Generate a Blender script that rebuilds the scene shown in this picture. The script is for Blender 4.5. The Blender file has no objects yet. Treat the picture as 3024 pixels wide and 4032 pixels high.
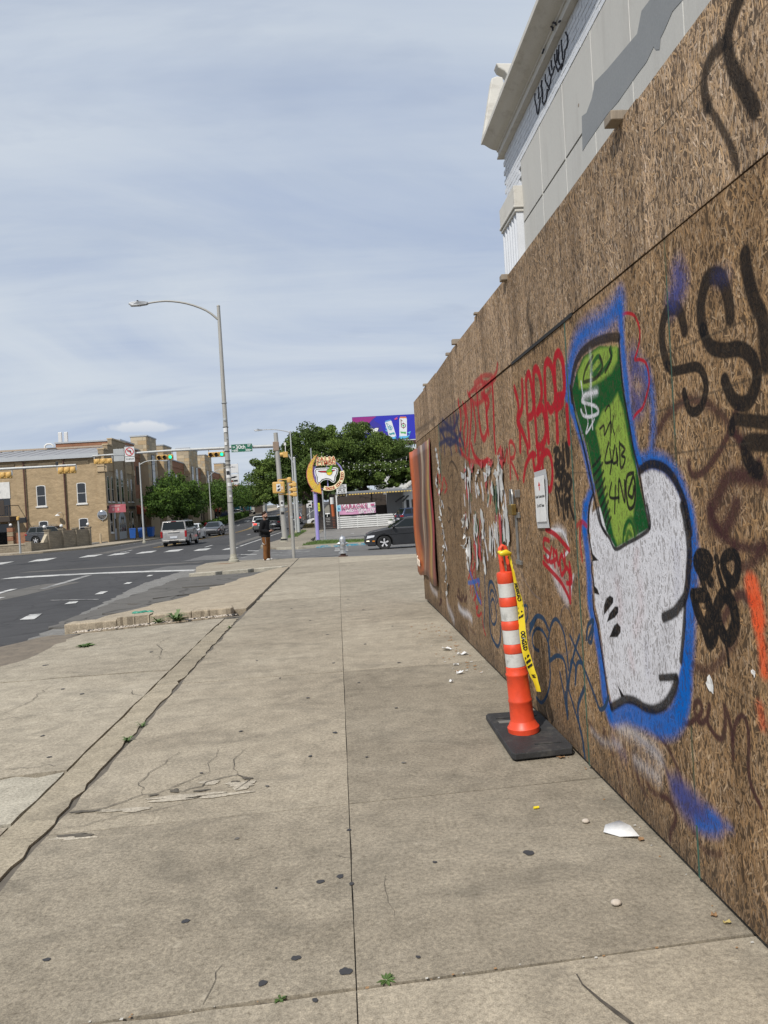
import bpy, bmesh, math, random
import numpy as np
from mathutils import Vector, Matrix

random.seed(7)
R = math.radians
scene = bpy.context.scene
COL = scene.collection

# ------------------------------------------------------------------ camera
cam_data = bpy.data.cameras.new('camera')
cam_data.sensor_fit = 'HORIZONTAL'
cam_data.sensor_width = 36.0
cam_data.lens = 36.0 * 3000 / 3024
cam_data.clip_start = 0.05
cam_data.clip_end = 4000
camera = bpy.data.objects.new('camera', cam_data)
camera.location = (0, 0, 1.5)
camera.rotation_euler = (1.5621461566, 0.0588071057, -0.0620273283)
COL.objects.link(camera)
scene.camera = camera

# ------------------------------------------------------------------ sky and sun
SUN = Vector((-0.40, -0.60, 0.80)).normalized()
world = bpy.data.worlds.new('World')
scene.world = world
world.use_nodes = True
wn, wl = world.node_tree.nodes, world.node_tree.links
for n in list(wn): wn.remove(n)
w_out = wn.new('ShaderNodeOutputWorld')
w_bg = wn.new('ShaderNodeBackground')
w_bg.inputs['Strength'].default_value = 0.1
w_sky = wn.new('ShaderNodeTexSky')
w_sky.sky_type = 'NISHITA'
w_sky.sun_disc = False
w_sky.sun_elevation = math.asin(SUN.z)
w_sky.sun_rotation = math.atan2(SUN.x, SUN.y)
w_sky.dust_density = 1.5
w_sky.air_density = 1.0
w_sky.altitude = 150
# thin high cloud: noise on the direction projected to a flat cloud layer
tc = wn.new('ShaderNodeTexCoord')
sep = wn.new('ShaderNodeSeparateXYZ')
wl.new(tc.outputs['Generated'], sep.inputs[0])
def wmath(op, a, b=None, clamp=False):
    n = wn.new('ShaderNodeMath'); n.operation = op; n.use_clamp = clamp
    for i, v in enumerate((a, b)):
        if v is None: continue
        if isinstance(v, (int, float)): n.inputs[i].default_value = v
        else: wl.new(v, n.inputs[i])
    return n.outputs[0]
zc = wmath('ADD', wmath('MAXIMUM', sep.outputs['Z'], 0.0), 0.16)
comb = wn.new('ShaderNodeCombineXYZ')
wl.new(wmath('DIVIDE', sep.outputs['X'], zc), comb.inputs[0])
wl.new(wmath('DIVIDE', sep.outputs['Y'], zc), comb.inputs[1])
comb.inputs[2].default_value = 3.1
def wnoise(scale, detail, rough, dist=0.0, stretch=(1, 1, 1)):
    mp = wn.new('ShaderNodeMapping'); mp.inputs['Scale'].default_value = stretch
    wl.new(comb.outputs[0], mp.inputs['Vector'])
    n = wn.new('ShaderNodeTexNoise'); n.inputs['Scale'].default_value = scale
    n.inputs['Detail'].default_value = detail; n.inputs['Roughness'].default_value = rough
    n.inputs['Distortion'].default_value = dist
    wl.new(mp.outputs[0], n.inputs['Vector'])
    return n.outputs['Fac']
def wramp(fac, stops):
    r = wn.new('ShaderNodeValToRGB'); wl.new(fac, r.inputs[0])
    e = r.color_ramp.elements
    while len(e) < len(stops): e.new(0.5)
    for el, (p, c) in zip(e, stops): el.position = p; el.color = (*c, 1)
    return r.outputs[0]
def wmix(fac, a, b):
    m = wn.new('ShaderNodeMix'); m.data_type = 'RGBA'
    if isinstance(fac, (int, float)): m.inputs[0].default_value = fac
    else: wl.new(fac, m.inputs[0])
    for i, v in ((6, a), (7, b)):
        if isinstance(v, tuple): m.inputs[i].default_value = (*v, 1)
        else: wl.new(v, m.inputs[i])
    return m.outputs[2]
veil = wramp(wnoise(0.55, 6, 0.58, 0.5, (0.8, 1.5, 1)), [(0.25, (0.78,) * 3), (0.75, (1.0,) * 3)])
layer_tone = wramp(wnoise(0.75, 9, 0.60, 0.9, (0.8, 1.25, 1)), [(0.34, (4.35, 5.2, 6.9)), (0.50, (5.3, 6.05, 7.3)), (0.64, (6.35, 6.95, 7.75))])
c1 = wmix(veil, w_sky.outputs[0], layer_tone)
# broad bands of brighter cloud low down, and a few small dark wisps
low = wmath('MULTIPLY', wramp(wnoise(0.9, 6, 0.6, 0.3, (0.35, 1.6, 1)), [(0.43, (0,) * 3), (0.66, (1,) * 3)]), 0.7)
c2 = wmix(low, c1, (6.5, 7.1, 7.75))
wisp = wmath('MULTIPLY', wramp(wnoise(1.9, 6, 0.6, 0.4, (0.6, 1.4, 1)), [(0.60, (0,) * 3), (0.74, (1,) * 3)]), 0.55)
c3 = wmix(wisp, c2, (3.9, 4.65, 6.1))
# one small bright cumulus low on the left of the street
def wdot(v):
    n = wn.new('ShaderNodeVectorMath'); n.operation = 'DOT_PRODUCT'; wl.new(tc.outputs['Generated'], n.inputs[0]); n.inputs[1].default_value = v; return n.outputs['Value']
c_dir = Vector((-0.2365, 0.9645, 0.1130)).normalized(); c_right = Vector((c_dir.y, -c_dir.x, 0)).normalized()
cu_ = wmath('DIVIDE', wdot(tuple(c_right)), 0.052)
cv_ = wmath('DIVIDE', wmath('SUBTRACT', sep.outputs['Z'], c_dir.z), 0.0105)
cn_ = wn.new('ShaderNodeTexNoise'); cn_.inputs['Scale'].default_value = 42; cn_.inputs['Detail'].default_value = 6; wl.new(tc.outputs['Generated'], cn_.inputs['Vector'])
flat_ = wmath('MULTIPLY', wmath('LESS_THAN', cv_, 0.0), 1.2)
ck_ = wmath('SUBTRACT', 1.0, wmath('SQRT', wmath('ADD', wmath('POWER', cu_, 2.0), wmath('POWER', wmath('MULTIPLY', cv_, wmath('ADD', 1.0, flat_)), 2.0))))
ck_ = wmath('MULTIPLY', wmath('ADD', ck_, wmath('MULTIPLY', wmath('SUBTRACT', cn_.outputs['Fac'], 0.5), 1.6)), wmath('GREATER_THAN', wdot(tuple(c_dir)), 0.5))
c3 = wmix(wramp(ck_, [(0.12, (0,) * 3), (0.5, (.95,) * 3)]), c3, wramp(wmath('ADD', wmath('MULTIPLY', cv_, 0.35), 0.5), [(0.2, (5.2, 5.9, 7.0)), (0.75, (7.3, 7.6, 8.0))]))
wl.new(c3, w_bg.inputs['Color'])
wl.new(w_bg.outputs[0], w_out.inputs['Surface'])

sun_data = bpy.data.lights.new('sun', 'SUN')
sun_data.energy = 4.2
sun_data.angle = R(0.6)
sun_data.color = (1.0, 0.955, 0.89)
sun = bpy.data.objects.new('sun', sun_data)
sun.rotation_euler = (-SUN).to_track_quat('-Z', 'Y').to_euler()
sun.location = SUN * 60
COL.objects.link(sun)

scene.render.engine = 'CYCLES'
scene.view_settings.view_transform = 'Standard'
scene.view_settings.look = 'None'
scene.view_settings.exposure = 0.0
scene.view_settings.gamma = 1.0
scene.view_settings.use_curve_mapping = False
scene.cycles.max_bounces = 6
scene.cycles.use_denoising = True

# ------------------------------------------------------------------ helpers
KY = [-60, 10, 28, 38, 84, 100, 154, 242, 420, 800, 2500]
KZ = [0, 0, -.26, -.5, -.55, -.45, 1.0, 2.55, 5.2, 9, 9]
def T(y): return float(np.interp(y, KY, KZ))          # height of the gently sloping street
ROAD = 0.10                                            # road lies this far below the pavement

class NT:
    """small wrapper for building a node material"""
    def __init__(s, name, rough=0.7, metal=0.0, spec=0.5):
        s.m = bpy.data.materials.new(name); s.m.use_nodes = True
        s.n, s.l = s.m.node_tree.nodes, s.m.node_tree.links
        s.b = s.n['Principled BSDF']
        s.b.inputs['Roughness'].default_value = rough
        s.b.inputs['Metallic'].default_value = metal
        s.b.inputs['Specular IOR Level'].default_value = spec
        s.tc = None
    def coord(s, kind='Object', scale=(1, 1, 1), rot=(0, 0, 0), loc=(0, 0, 0)):
        if s.tc is None: s.tc = s.n.new('ShaderNodeTexCoord')
        mp = s.n.new('ShaderNodeMapping')
        mp.inputs['Scale'].default_value = scale; mp.inputs['Rotation'].default_value = rot; mp.inputs['Location'].default_value = loc
        if kind == 'World':
            g = s.n.new('ShaderNodeNewGeometry'); s.l.new(g.outputs['Position'], mp.inputs['Vector'])
        else: s.l.new(s.tc.outputs[kind], mp.inputs['Vector'])
        return mp.outputs[0]
    def noise(s, vec, scale=5, detail=4, rough=0.55, dist=0.0):
        n = s.n.new('ShaderNodeTexNoise'); n.inputs['Scale'].default_value = scale; n.inputs['Detail'].default_value = detail
        n.inputs['Roughness'].default_value = rough; n.inputs['Distortion'].default_value = dist
        if vec is not None: s.l.new(vec, n.inputs['Vector'])
        return n.outputs['Fac']
    def voro(s, vec, scale=5, out='Distance'):
        n = s.n.new('ShaderNodeTexVoronoi'); n.inputs['Scale'].default_value = scale
        s.l.new(vec, n.inputs['Vector']); return n.outputs[out]
    def ramp(s, fac, stops):
        r = s.n.new('ShaderNodeValToRGB'); s.l.new(fac, r.inputs[0]); e = r.color_ramp.elements
        while len(e) < len(stops): e.new(0.5)
        for el, (p, c) in zip(e, stops):
            el.position = p; el.color = (*(c if isinstance(c, (tuple, list)) else (c, c, c)), 1)
        return r.outputs[0]
    def mix(s, fac, a, b, mode='MIX'):
        m = s.n.new('ShaderNodeMix'); m.data_type = 'RGBA'; m.blend_type = mode
        if isinstance(fac, (int, float)): m.inputs[0].default_value = fac
        else: s.l.new(fac, m.inputs[0])
        for i, v in ((6, a), (7, b)):
            if isinstance(v, (tuple, list)): m.inputs[i].default_value = (*v[:3], 1)
            else: s.l.new(v, m.inputs[i])
        return m.outputs[2]
    def math(s, op, a, b=None):
        n = s.n.new('ShaderNodeMath'); n.operation = op
        for i, v in enumerate((a, b)):
            if v is None: continue
            if isinstance(v, (int, float)): n.inputs[i].default_value = v
            else: s.l.new(v, n.inputs[i])
        return n.outputs[0]
    def rand(s):
        n = s.n.new('ShaderNodeObjectInfo'); return n.outputs['Random']
    def ocolor(s):
        n = s.n.new('ShaderNodeObjectInfo'); return n.outputs['Color']
    def color(s, c):
        if isinstance(c, (tuple, list)): s.b.inputs['Base Color'].default_value = (*c[:3], 1)
        else: s.l.new(c, s.b.inputs['Base Color'])
    def rough(s, v): s.l.new(v, s.b.inputs['Roughness'])
    def bump(s, h, strength=0.3, dist=0.01):
        b = s.n.new('ShaderNodeBump'); b.inputs['Strength'].default_value = strength; b.inputs['Distance'].default_value = dist
        s.l.new(h, b.inputs['Height']); s.l.new(b.outputs[0], s.b.inputs['Normal'])

def mat_worn(name, c, var=0.18, scale=3.0, rough=0.6, metal=0.0, dirt=None, spec=0.5, fine=40, bump=0.0, coord='Object', stretch=(1, 1, 1)):
    """a painted, stained or bare surface with broad and fine tone variation"""
    t = NT(name, rough, metal, spec)
    v = t.coord(coord, stretch)
    a = t.noise(v, scale, 5, 0.6)
    f = t.noise(v, fine, 3, 0.6)
    lo = tuple(max(0, x * (1 - var)) for x in c); hi = tuple(min(1, x * (1 + var)) for x in c)
    col = t.ramp(a, [(0.3, lo), (0.7, hi)])
    col = t.mix(0.35, col, t.ramp(f, [(0.3, tuple(x * 0.8 for x in c)), (0.7, tuple(min(1, x * 1.15) for x in c))]))
    if dirt:
        d = t.noise(v, scale * 1.7, 6, 0.7)
        col = t.mix(t.ramp(d, [(0.52, 0.0), (0.72, 0.7)]), col, dirt)
    t.color(col)
    r = t.ramp(a, [(0.3, max(0, rough - 0.1)), (0.7, min(1, rough + 0.1))]); t.rough(r)
    if bump: t.bump(f, bump, 0.01)
    return t.m

def mat_plain(name, c, rough=0.5, metal=0.0, spec=0.5):
    t = NT(name, rough, metal, spec)
    v = t.coord('Object'); n = t.noise(v, 6, 3)
    t.color(t.ramp(n, [(0.3, tuple(x * 0.9 for x in c)), (0.7, tuple(min(1, x * 1.08) for x in c))]))
    return t.m

def mat_emit(name, c, strength):
    t = NT(name, 0.3); t.color(c)
    t.b.inputs['Emission Color'].default_value = (*c, 1); t.b.inputs['Emission Strength'].default_value = strength
    return t.m

class MB:
    """collects simple shapes into one mesh"""
    def __init__(s): s.v = []; s.f = []; s.mi = []; s.cur = 0
    def add(s, vs, fs):
        o = len(s.v); s.v += [tuple(v) for v in vs]; s.f += [tuple(i + o for i in f) for f in fs]; s.mi += [s.cur] * len(fs); return s
    def box(s, x0, x1, y0, y1, z0, z1):
        return s.add([(x0, y0, z0), (x1, y0, z0), (x1, y1, z0), (x0, y1, z0), (x0, y0, z1), (x1, y0, z1), (x1, y1, z1), (x0, y1, z1)],
                     [(0, 3, 2, 1), (4, 5, 6, 7), (0, 1, 5, 4), (1, 2, 6, 5), (2, 3, 7, 6), (3, 0, 4, 7)])
    def quad(s, a, b, c, d): return s.add([a, b, c, d], [(0, 1, 2, 3)])
    def bar(s, p, q, w, h=None, up=(0, 0, 1)):
        h = h or w; p, q = Vector(p), Vector(q); d = (q - p).normalized(); u = Vector(up)
        if abs(d.dot(u)) > 0.95: u = Vector((0, 1, 0))
        r = d.cross(u).normalized(); u = r.cross(d)
        vs = [b + r * (w / 2 * i) + u * (h / 2 * j) for b in (p, q) for i, j in ((-1, -1), (1, -1), (1, 1), (-1, 1))]
        return s.add(vs, [(0, 1, 2, 3), (7, 6, 5, 4), (0, 4, 5, 1), (1, 5, 6, 2), (2, 6, 7, 3), (3, 7, 4, 0)])
    def tube(s, pts, rad, n=10, caps=True):
        pts = [Vector(p) for p in pts]; rs = rad if isinstance(rad, (list, tuple)) else [rad] * len(pts)
        vs, fs = [], []; pu = None
        for i, p in enumerate(pts):
            d = (pts[min(i + 1, len(pts) - 1)] - pts[max(i - 1, 0)]).normalized()
            if pu is None: pu = Vector((0, 0, 1)) if abs(d.z) < 0.9 else Vector((1, 0, 0))
            r = d.cross(pu)
            if r.length < 1e-4: r = d.cross(Vector((0.3, 1, 0.2)))
            r.normalize(); pu = r.cross(d).normalized()
            for k in range(n):
                a = 2 * math.pi * k / n; vs.append(p + (r * math.cos(a) + pu * math.sin(a)) * rs[i])
        for i in range(len(pts) - 1):
            for k in range(n):
                k2 = (k + 1) % n; fs.append((i * n + k, i * n + k2, (i + 1) * n + k2, (i + 1) * n + k))
        if caps:
            fs.append(tuple(range(n))[::-1]); fs.append(tuple(range((len(pts) - 1) * n, len(pts) * n)))
        return s.add(vs, fs)
    def lathe(s, prof, n=16, origin=(0, 0, 0), axis='z', caps=True):
        vs, fs = [], []; ox, oy, oz = origin
        for r, z in prof:
            for k in range(n):
                a = 2 * math.pi * k / n; c, q = r * math.cos(a), r * math.sin(a)
                vs.append((ox + c, oy + q, oz + z) if axis == 'z' else (ox + c, oy + z, oz + q) if axis == 'y' else (ox + z, oy + c, oz + q))
        for i in range(len(prof) - 1):
            for k in range(n):
                k2 = (k + 1) % n; fs.append((i * n + k, i * n + k2, (i + 1) * n + k2, (i + 1) * n + k))
        if caps and prof[0][0] > 1e-6: fs.append(tuple(range(n))[::-1])
        if caps and prof[-1][0] > 1e-6: fs.append(tuple(range((len(prof) - 1) * n, len(prof) * n)))
        return s.add(vs, fs)
    def prism(s, poly, a0, a1, plane='xz'):
        """polygon in a plane, thickened along the remaining axis from a0 to a1"""
        def P(u, w, a): return (u, a, w) if plane == 'xz' else (a, u, w) if plane == 'yz' else (u, w, a)
        n = len(poly); vs = [P(u, w, a0) for u, w in poly] + [P(u, w, a1) for u, w in poly]
        fs = [tuple(range(n)), tuple(range(2 * n - 1, n - 1, -1))]
        fs += [(i, i + n, (i + 1) % n + n, (i + 1) % n) for i in range(n)]
        return s.add(vs, fs)
    def ball(s, c, r, n=10, m=7, sc=(1, 1, 1)):
        vs = []; fs = []
        for i in range(m + 1):
            t = math.pi * i / m
            for k in range(n):
                a = 2 * math.pi * k / n
                vs.append((c[0] + r * sc[0] * math.sin(t) * math.cos(a), c[1] + r * sc[1] * math.sin(t) * math.sin(a), c[2] + r * sc[2] * math.cos(t)))
        for i in range(m):
            for k in range(n):
                k2 = (k + 1) % n; fs.append((i * n + k, (i + 1) * n + k, (i + 1) * n + k2, i * n + k2))
        return s.add(vs, fs)
    def mesh(s, name, mats, smooth=False, fix=True):
        me = bpy.data.meshes.new(name); me.from_pydata(s.v, [], s.f)
        for m in (mats if isinstance(mats, (list, tuple)) else [mats]): me.materials.append(m)
        if any(s.mi): me.polygons.foreach_set('material_index', s.mi)
        if fix:
            bm = bmesh.new(); bm.from_mesh(me)
            bmesh.ops.recalc_face_normals(bm, faces=bm.faces); bm.to_mesh(me); bm.free()
        if smooth: smooth_mesh(me, smooth)
        me.update(); return me
    def build(s, name, mats, parent=None, smooth=False, loc=(0, 0, 0), bevel=0, seg=2, fix=True):
        o = link(name, s.mesh(name, mats, smooth, fix), parent, loc)
        if bevel: add_bevel(o, bevel, seg)
        return o

def smooth_mesh(me, ang=40):
    me.polygons.foreach_set('use_smooth', [True] * len(me.polygons))
    if ang is True: ang = 40
    me.set_sharp_from_angle(angle=R(ang))

def add_bevel(o, w, seg=2):
    b = o.modifiers.new('bevel', 'BEVEL'); b.width = w; b.segments = seg; b.limit_method = 'ANGLE'; b.angle_limit = R(35)

def link(name, data, parent=None, loc=(0, 0, 0)):
    o = bpy.data.objects.new(name, data); COL.objects.link(o); o.location = loc
    if parent is not None: o.parent = parent
    return o

def tag(o, label=None, cat=None, group=None, kind=None):
    if label: o['label'] = label
    if cat: o['category'] = cat
    if group: o['group'] = group
    if kind: o['kind'] = kind
    return o

def thing(name, label, cat, loc=(0, 0, 0), rz=0.0, group=None):
    o = bpy.data.objects.new(name, None); COL.objects.link(o)
    o.empty_display_size = 0.2; o.location = loc; o.rotation_euler = (0, 0, rz)
    return tag(o, label, cat, group)

def copy_tree(o, loc, rz=None, label=None, parent=None):
    c = o.copy(); COL.objects.link(c); c.parent = parent
    if parent is None:
        c.location = loc
        if rz is not None: c.rotation_euler = (0, 0, rz)
        if label: c['label'] = label
    for ch in list(o.children): copy_tree(ch, None, parent=c)
    return c

def text_mesh(s, size, mat, extrude=0.002, offset=0.0, align='CENTER', spacing=1.0, shear=0.0):
    cu = bpy.data.curves.new('lettering', 'FONT'); cu.body = s; cu.size = size; cu.extrude = extrude; cu.offset = offset
    cu.align_x = align; cu.align_y = 'CENTER'; cu.space_character = spacing; cu.shear = shear; cu.resolution_u = 3
    to = bpy.data.objects.new('lettering', cu); COL.objects.link(to)
    me = bpy.data.meshes.new_from_object(to.evaluated_get(bpy.context.evaluated_depsgraph_get()))
    bpy.data.objects.remove(to); bpy.data.curves.remove(cu)
    me.materials.clear(); me.materials.append(mat)
    return me

FACE_CAM = Matrix.Rotation(R(90), 4, 'X')              # lettering that reads when looking along +Y
FACE_WALL = Matrix.Rotation(R(-90), 4, 'Z') @ Matrix.Rotation(R(90), 4, 'X')   # reads when looking along +X
def text(name, s, size, mat, loc, parent=None, face=FACE_CAM, sx=1.0, **k):
    me = text_mesh(s, size, mat, **k)
    me.transform(face @ Matrix.Scale(sx, 4, (1, 0, 0)))
    return link(name, me, parent, loc)

def jitter_poly(pts, amp, rng, step=0.25):
    """breaks long edges of an outline into short uneven ones"""
    out = []
    for i, p in enumerate(pts):
        q = pts[(i + 1) % len(pts)]; L = math.dist(p, q); n = max(1, int(L / step))
        for k in range(n):
            t = k / n; a = 0 if k == 0 else amp
            out.append((p[0] + (q[0] - p[0]) * t + rng.uniform(-a, a), p[1] + (q[1] - p[1]) * t + rng.uniform(-a, a)))
    return out
# ------------------------------------------------------------------ ground materials
def mat_concrete(name, lo, mid, hi, tint=0.10, stain=(0.10, 0.092, 0.076), aggregate=True, stainy=0.5):
    t = NT(name, 0.9, 0, 0.1)
    v = t.coord('World')
    big = t.noise(t.coord('World', (0.55, 0.8, 1)), 1.1, 6, 0.62, 0.6)
    med = t.noise(v, 6.5, 6, 0.65, 0.3)
    fine = t.noise(v, 55, 5, 0.7)
    col = t.ramp(big, [(0.30, lo), (0.5, mid), (0.72, hi)])
    col = t.mix(0.55, col, t.ramp(med, [(0.32, tuple(x * 0.70 for x in mid)), (0.5, mid), (0.68, tuple(x * 1.28 for x in mid))]))
    col = t.mix(0.75, col, t.ramp(fine, [(0.30, (0.52, 0.50, 0.47)), (0.5, (1, 1, 1)), (0.70, (1.45, 1.43, 1.38))]), 'MULTIPLY')
    grit = t.noise(t.coord('World', loc=(3, 9, 0)), 210, 2, 0.6)
    col = t.mix(0.6, col, t.ramp(grit, [(0.32, (0.62, 0.61, 0.60)), (0.5, (1, 1, 1)), (0.68, (1.4, 1.38, 1.35))]), 'MULTIPLY')
    blot = t.noise(t.coord('World', (0.9, 1.3, 1), loc=(7, 3, 0)), 2.3, 8, 0.72, 0.8)
    col = t.mix(t.ramp(blot, [(0.50, 0.0), (0.74, stainy)]), col, stain)
    pale = t.noise(t.coord('World', (1, 1, 1), loc=(-4, 11, 0)), 13, 6, 0.75, 0.4)
    col = t.mix(t.ramp(pale, [(0.60, 0.0), (0.76, 0.5)]), col, tuple(min(1, x * 1.5) for x in hi))
    if aggregate:
        vo = t.voro(t.coord('World', loc=(1, 2, 0)), 130)
        col = t.mix(t.ramp(vo, [(0.10, 0.40), (0.22, 0.0)]), col, (0.12, 0.11, 0.10))
    col = t.mix(1.0, col, t.ramp(t.rand(), [(0, 1 - tint), (1, 1 + tint * 0.6)]), 'MULTIPLY')
    t.color(col)
    t.bump(t.mix(0.4, fine, med), 0.35, 0.006)
    return t.m
M_CONC = mat_concrete('pavement_concrete', (0.205, 0.177, 0.136), (0.305, 0.268, 0.208), (0.405, 0.362, 0.288), 0.2)
M_CONC_STRIP = mat_concrete('strip_concrete', (0.25, 0.215, 0.162), (0.32, 0.28, 0.212), (0.40, 0.355, 0.275), stainy=0.5)
M_CONC_OLD = mat_concrete('old_apron_concrete', (0.24, 0.21, 0.165), (0.325, 0.288, 0.226), (0.41, 0.37, 0.298), stainy=0.45)
M_CONC_TAN = mat_concrete('sandy_kerb_concrete', (0.29, 0.24, 0.175), (0.36, 0.305, 0.228), (0.44, 0.38, 0.29), stainy=0.3)
M_CONC_PALE = mat_concrete('pale_patch_concrete', (0.36, 0.33, 0.27), (0.42, 0.39, 0.32), (0.48, 0.45, 0.38), stainy=0.25)
M_CONC_GREY = mat_concrete('grey_gutter_concrete', (0.15, 0.147, 0.14), (0.19, 0.185, 0.175), (0.24, 0.235, 0.22), stainy=0.4)
M_JOINT = mat_worn('joint_dirt', (0.115, 0.10, 0.08), 0.4, 8, 0.95)
M_CRACK = mat_worn('crack_shadowed_dirt', (0.075, 0.065, 0.052), 0.4, 20, 0.95, coord='World')

def mat_asphalt(name, c, worn=0.3):
    t = NT(name, 0.92, 0, 0.12)
    v = t.coord('World')
    a = t.noise(t.coord('World', (0.5, 0.12, 1)), 0.6, 5, 0.6)
    b = t.noise(v, 2.2, 6, 0.65, 0.4); f = t.noise(v, 90, 3, 0.7)
    col = t.ramp(a, [(0.3, tuple(x * 0.78 for x in c)), (0.7, tuple(x * 1.25 for x in c))])
    col = t.mix(0.4, col, t.ramp(b, [(0.3, tuple(x * 0.7 for x in c)), (0.7, tuple(x * 1.35 for x in c))]))
    col = t.mix(0.5, col, t.ramp(f, [(0.3, 0.6), (0.7, 1.4)]), 'MULTIPLY')
    cr = t.n.new('ShaderNodeTexVoronoi'); cr.feature = 'DISTANCE_TO_EDGE'; cr.inputs['Scale'].default_value = 0.45
    wv = t.n.new('ShaderNodeVectorMath'); wv.operation = 'ADD'
    nz = t.n.new('ShaderNodeTexNoise'); nz.inputs['Scale'].default_value = 1.2; t.l.new(v, nz.inputs['Vector'])
    t.l.new(v, wv.inputs[0]); t.l.new(nz.outputs['Color'], wv.inputs[1]); t.l.new(wv.outputs[0], cr.inputs['Vector'])
    col = t.mix(t.ramp(cr.outputs['Distance'], [(0.004, 0.6 * worn * 2), (0.018, 0.0)]), col, tuple(x * 0.35 for x in c))
    t.color(col); t.bump(f, 0.3, 0.004)
    return t.m
M_ASPH = mat_asphalt('road_asphalt', (0.066, 0.065, 0.066))
M_ASPH_SIDE = mat_asphalt('side_street_asphalt', (0.135, 0.132, 0.128))
M_ASPH_LOT = mat_asphalt('car_park_asphalt', (0.20, 0.19, 0.175))
M_ASPH_OLD = mat_asphalt('broken_asphalt', (0.125, 0.118, 0.108), 0.5)

def mat_marking(name, c, wear):
    t = NT(name, 0.75, 0, 0.3); v = t.coord('World')
    n = t.noise(v, 1.6, 8, 0.75); f = t.noise(v, 16, 4, 0.7)
    col = t.ramp(f, [(0.3, tuple(x * 0.7 for x in c)), (0.7, c)])
    col = t.mix(t.ramp(n, [(wear - 0.09, 1.0), (wear + 0.06, 0.0)]), col, (0.10, 0.098, 0.095))
    t.color(col); return t.m
M_WHITE_LINE = mat_marking('road_white_line', (0.60, 0.59, 0.56), 0.45)
M_FADED_LINE = mat_marking('road_faded_line', (0.40, 0.39, 0.37), 0.50)
M_YELLOW_LINE = mat_marking('road_yellow_line', (0.48, 0.30, 0.06), 0.44)

# ------------------------------------------------------------------ ground building
def flat_piece(name, poly, dz=0.0, depth=0.12, mat=None, parent=None, zf=None, knots=None):
    """a slab of any outline whose top follows the street's slope"""
    bm = bmesh.new()
    vs = [bm.verts.new((x, y, 0)) for x, y in poly]
    f = bm.faces.new(vs); f.normal_update()
    if f.normal.z < 0: f.normal_flip()
    ys = [p[1] for p in poly]
    for k in (knots if knots is not None else KY):
        if min(ys) < k < max(ys):
            bmesh.ops.bisect_plane(bm, geom=bm.verts[:] + bm.edges[:] + bm.faces[:], plane_co=(0, k, 0), plane_no=(0, 1, 0))
    top = bm.verts[:]
    if depth:
        r = bmesh.ops.extrude_face_region(bm, geom=bm.faces[:])
        low = [g for g in r['geom'] if isinstance(g, bmesh.types.BMVert)]
        lows = set(low)
    else: lows = set()
    for v in bm.verts:
        z = T(v.co.y) + dz + (zf(v.co.x, v.co.y) if zf else 0)
        v.co.z = z - depth if v in lows else z
    bmesh.ops.recalc_face_normals(bm, faces=bm.faces)
    me = bpy.data.meshes.new(name); bm.to_mesh(me); bm.free()
    me.materials.append(mat)
    return link(name, me, parent)

M_SOIL = mat_worn('distant_soil', (0.16, 0.145, 0.11), 0.3, 0.05, 0.95, coord='World')
ground = flat_piece('ground', [(-1500, -60), (1500, -60), (1500, 2500), (-1500, 2500)], -0.30, 0, M_SOIL)
tag(ground, kind='structure')
road = flat_piece('road', [(-21, -40), (-3.4, -40), (-3.4, 900), (-21, 900)], -ROAD, 0.0, M_ASPH); tag(road, kind='structure')
side = flat_piece('side_street', [(-90, 52), (-21.0, 46), (-21.0, 66), (-90, 76)], -ROAD, 0.0, M_ASPH); tag(side, kind='structure')
side2 = flat_piece('side_street', [(-4.6, 24), (120, 0), (120, 46), (-4.6, 47)], -ROAD + 0.004, 0.0, M_ASPH_SIDE); tag(side2, kind='structure')

MARK = -ROAD + 0.010
def marking(name, poly, m, parent=None): return flat_piece(name, poly, MARK, 0, m, parent)
def line(x, y0, y1, w=0.12): return [(x - w / 2, y0), (x + w / 2, y0), (x + w / 2, y1), (x - w / 2, y1)]
marks = tag(bpy.data.objects.new('road_markings', None), kind='structure'); COL.objects.link(marks)
for p in ([(-5.73, 13.9), (-5.45, 13.83), (-5.67, 14.79), (-5.88, 14.73)], [(-5.85, 16.45), (-5.64, 16.54), (-5.72, 16.95), (-5.93, 17.03)],
          [(-5.88, 18.57), (-5.7, 18.57), (-5.78, 19.31), (-5.98, 19.39)], [(-6.04, 21.58), (-5.87, 21.6), (-5.93, 22.11), (-6.11, 22.25)],
          [(-6.14, 24.55), (-6.01, 24.53), (-6.04, 25.06), (-6.21, 25.2)], [(-9.23, 20.4), (-9.03, 20.4), (-9.28, 22.5), (-9.48, 22.5)],
          [(-8.42, 17.6), (-8.28, 17.6), (-8.38, 19.6), (-8.52, 19.6)]):
    marking('lane_dash', p, M_WHITE_LINE, marks)
marking('stop_line', [(-12.4, 28.6), (-8.95, 28.1), (-4.93, 26.0), (-4.98, 26.7), (-9.0, 29.1), (-12.4, 30.0)], M_WHITE_LINE, marks)
marking('stop_line', [(-20.2, 30.2), (-12.9, 28.75), (-12.9, 29.35), (-20.2, 30.9)], M_WHITE_LINE, marks)
marking('faded_line', [(-8.4, 21.8), (-8.2, 21.8), (-8.7, 27.4), (-8.95, 27.4)], M_FADED_LINE, marks)
marking('faded_line', [(-6.64, 17.76), (-6.5, 17.6), (-5.3, 17.0), (-5.37, 17.2)], M_FADED_LINE, marks)
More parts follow.
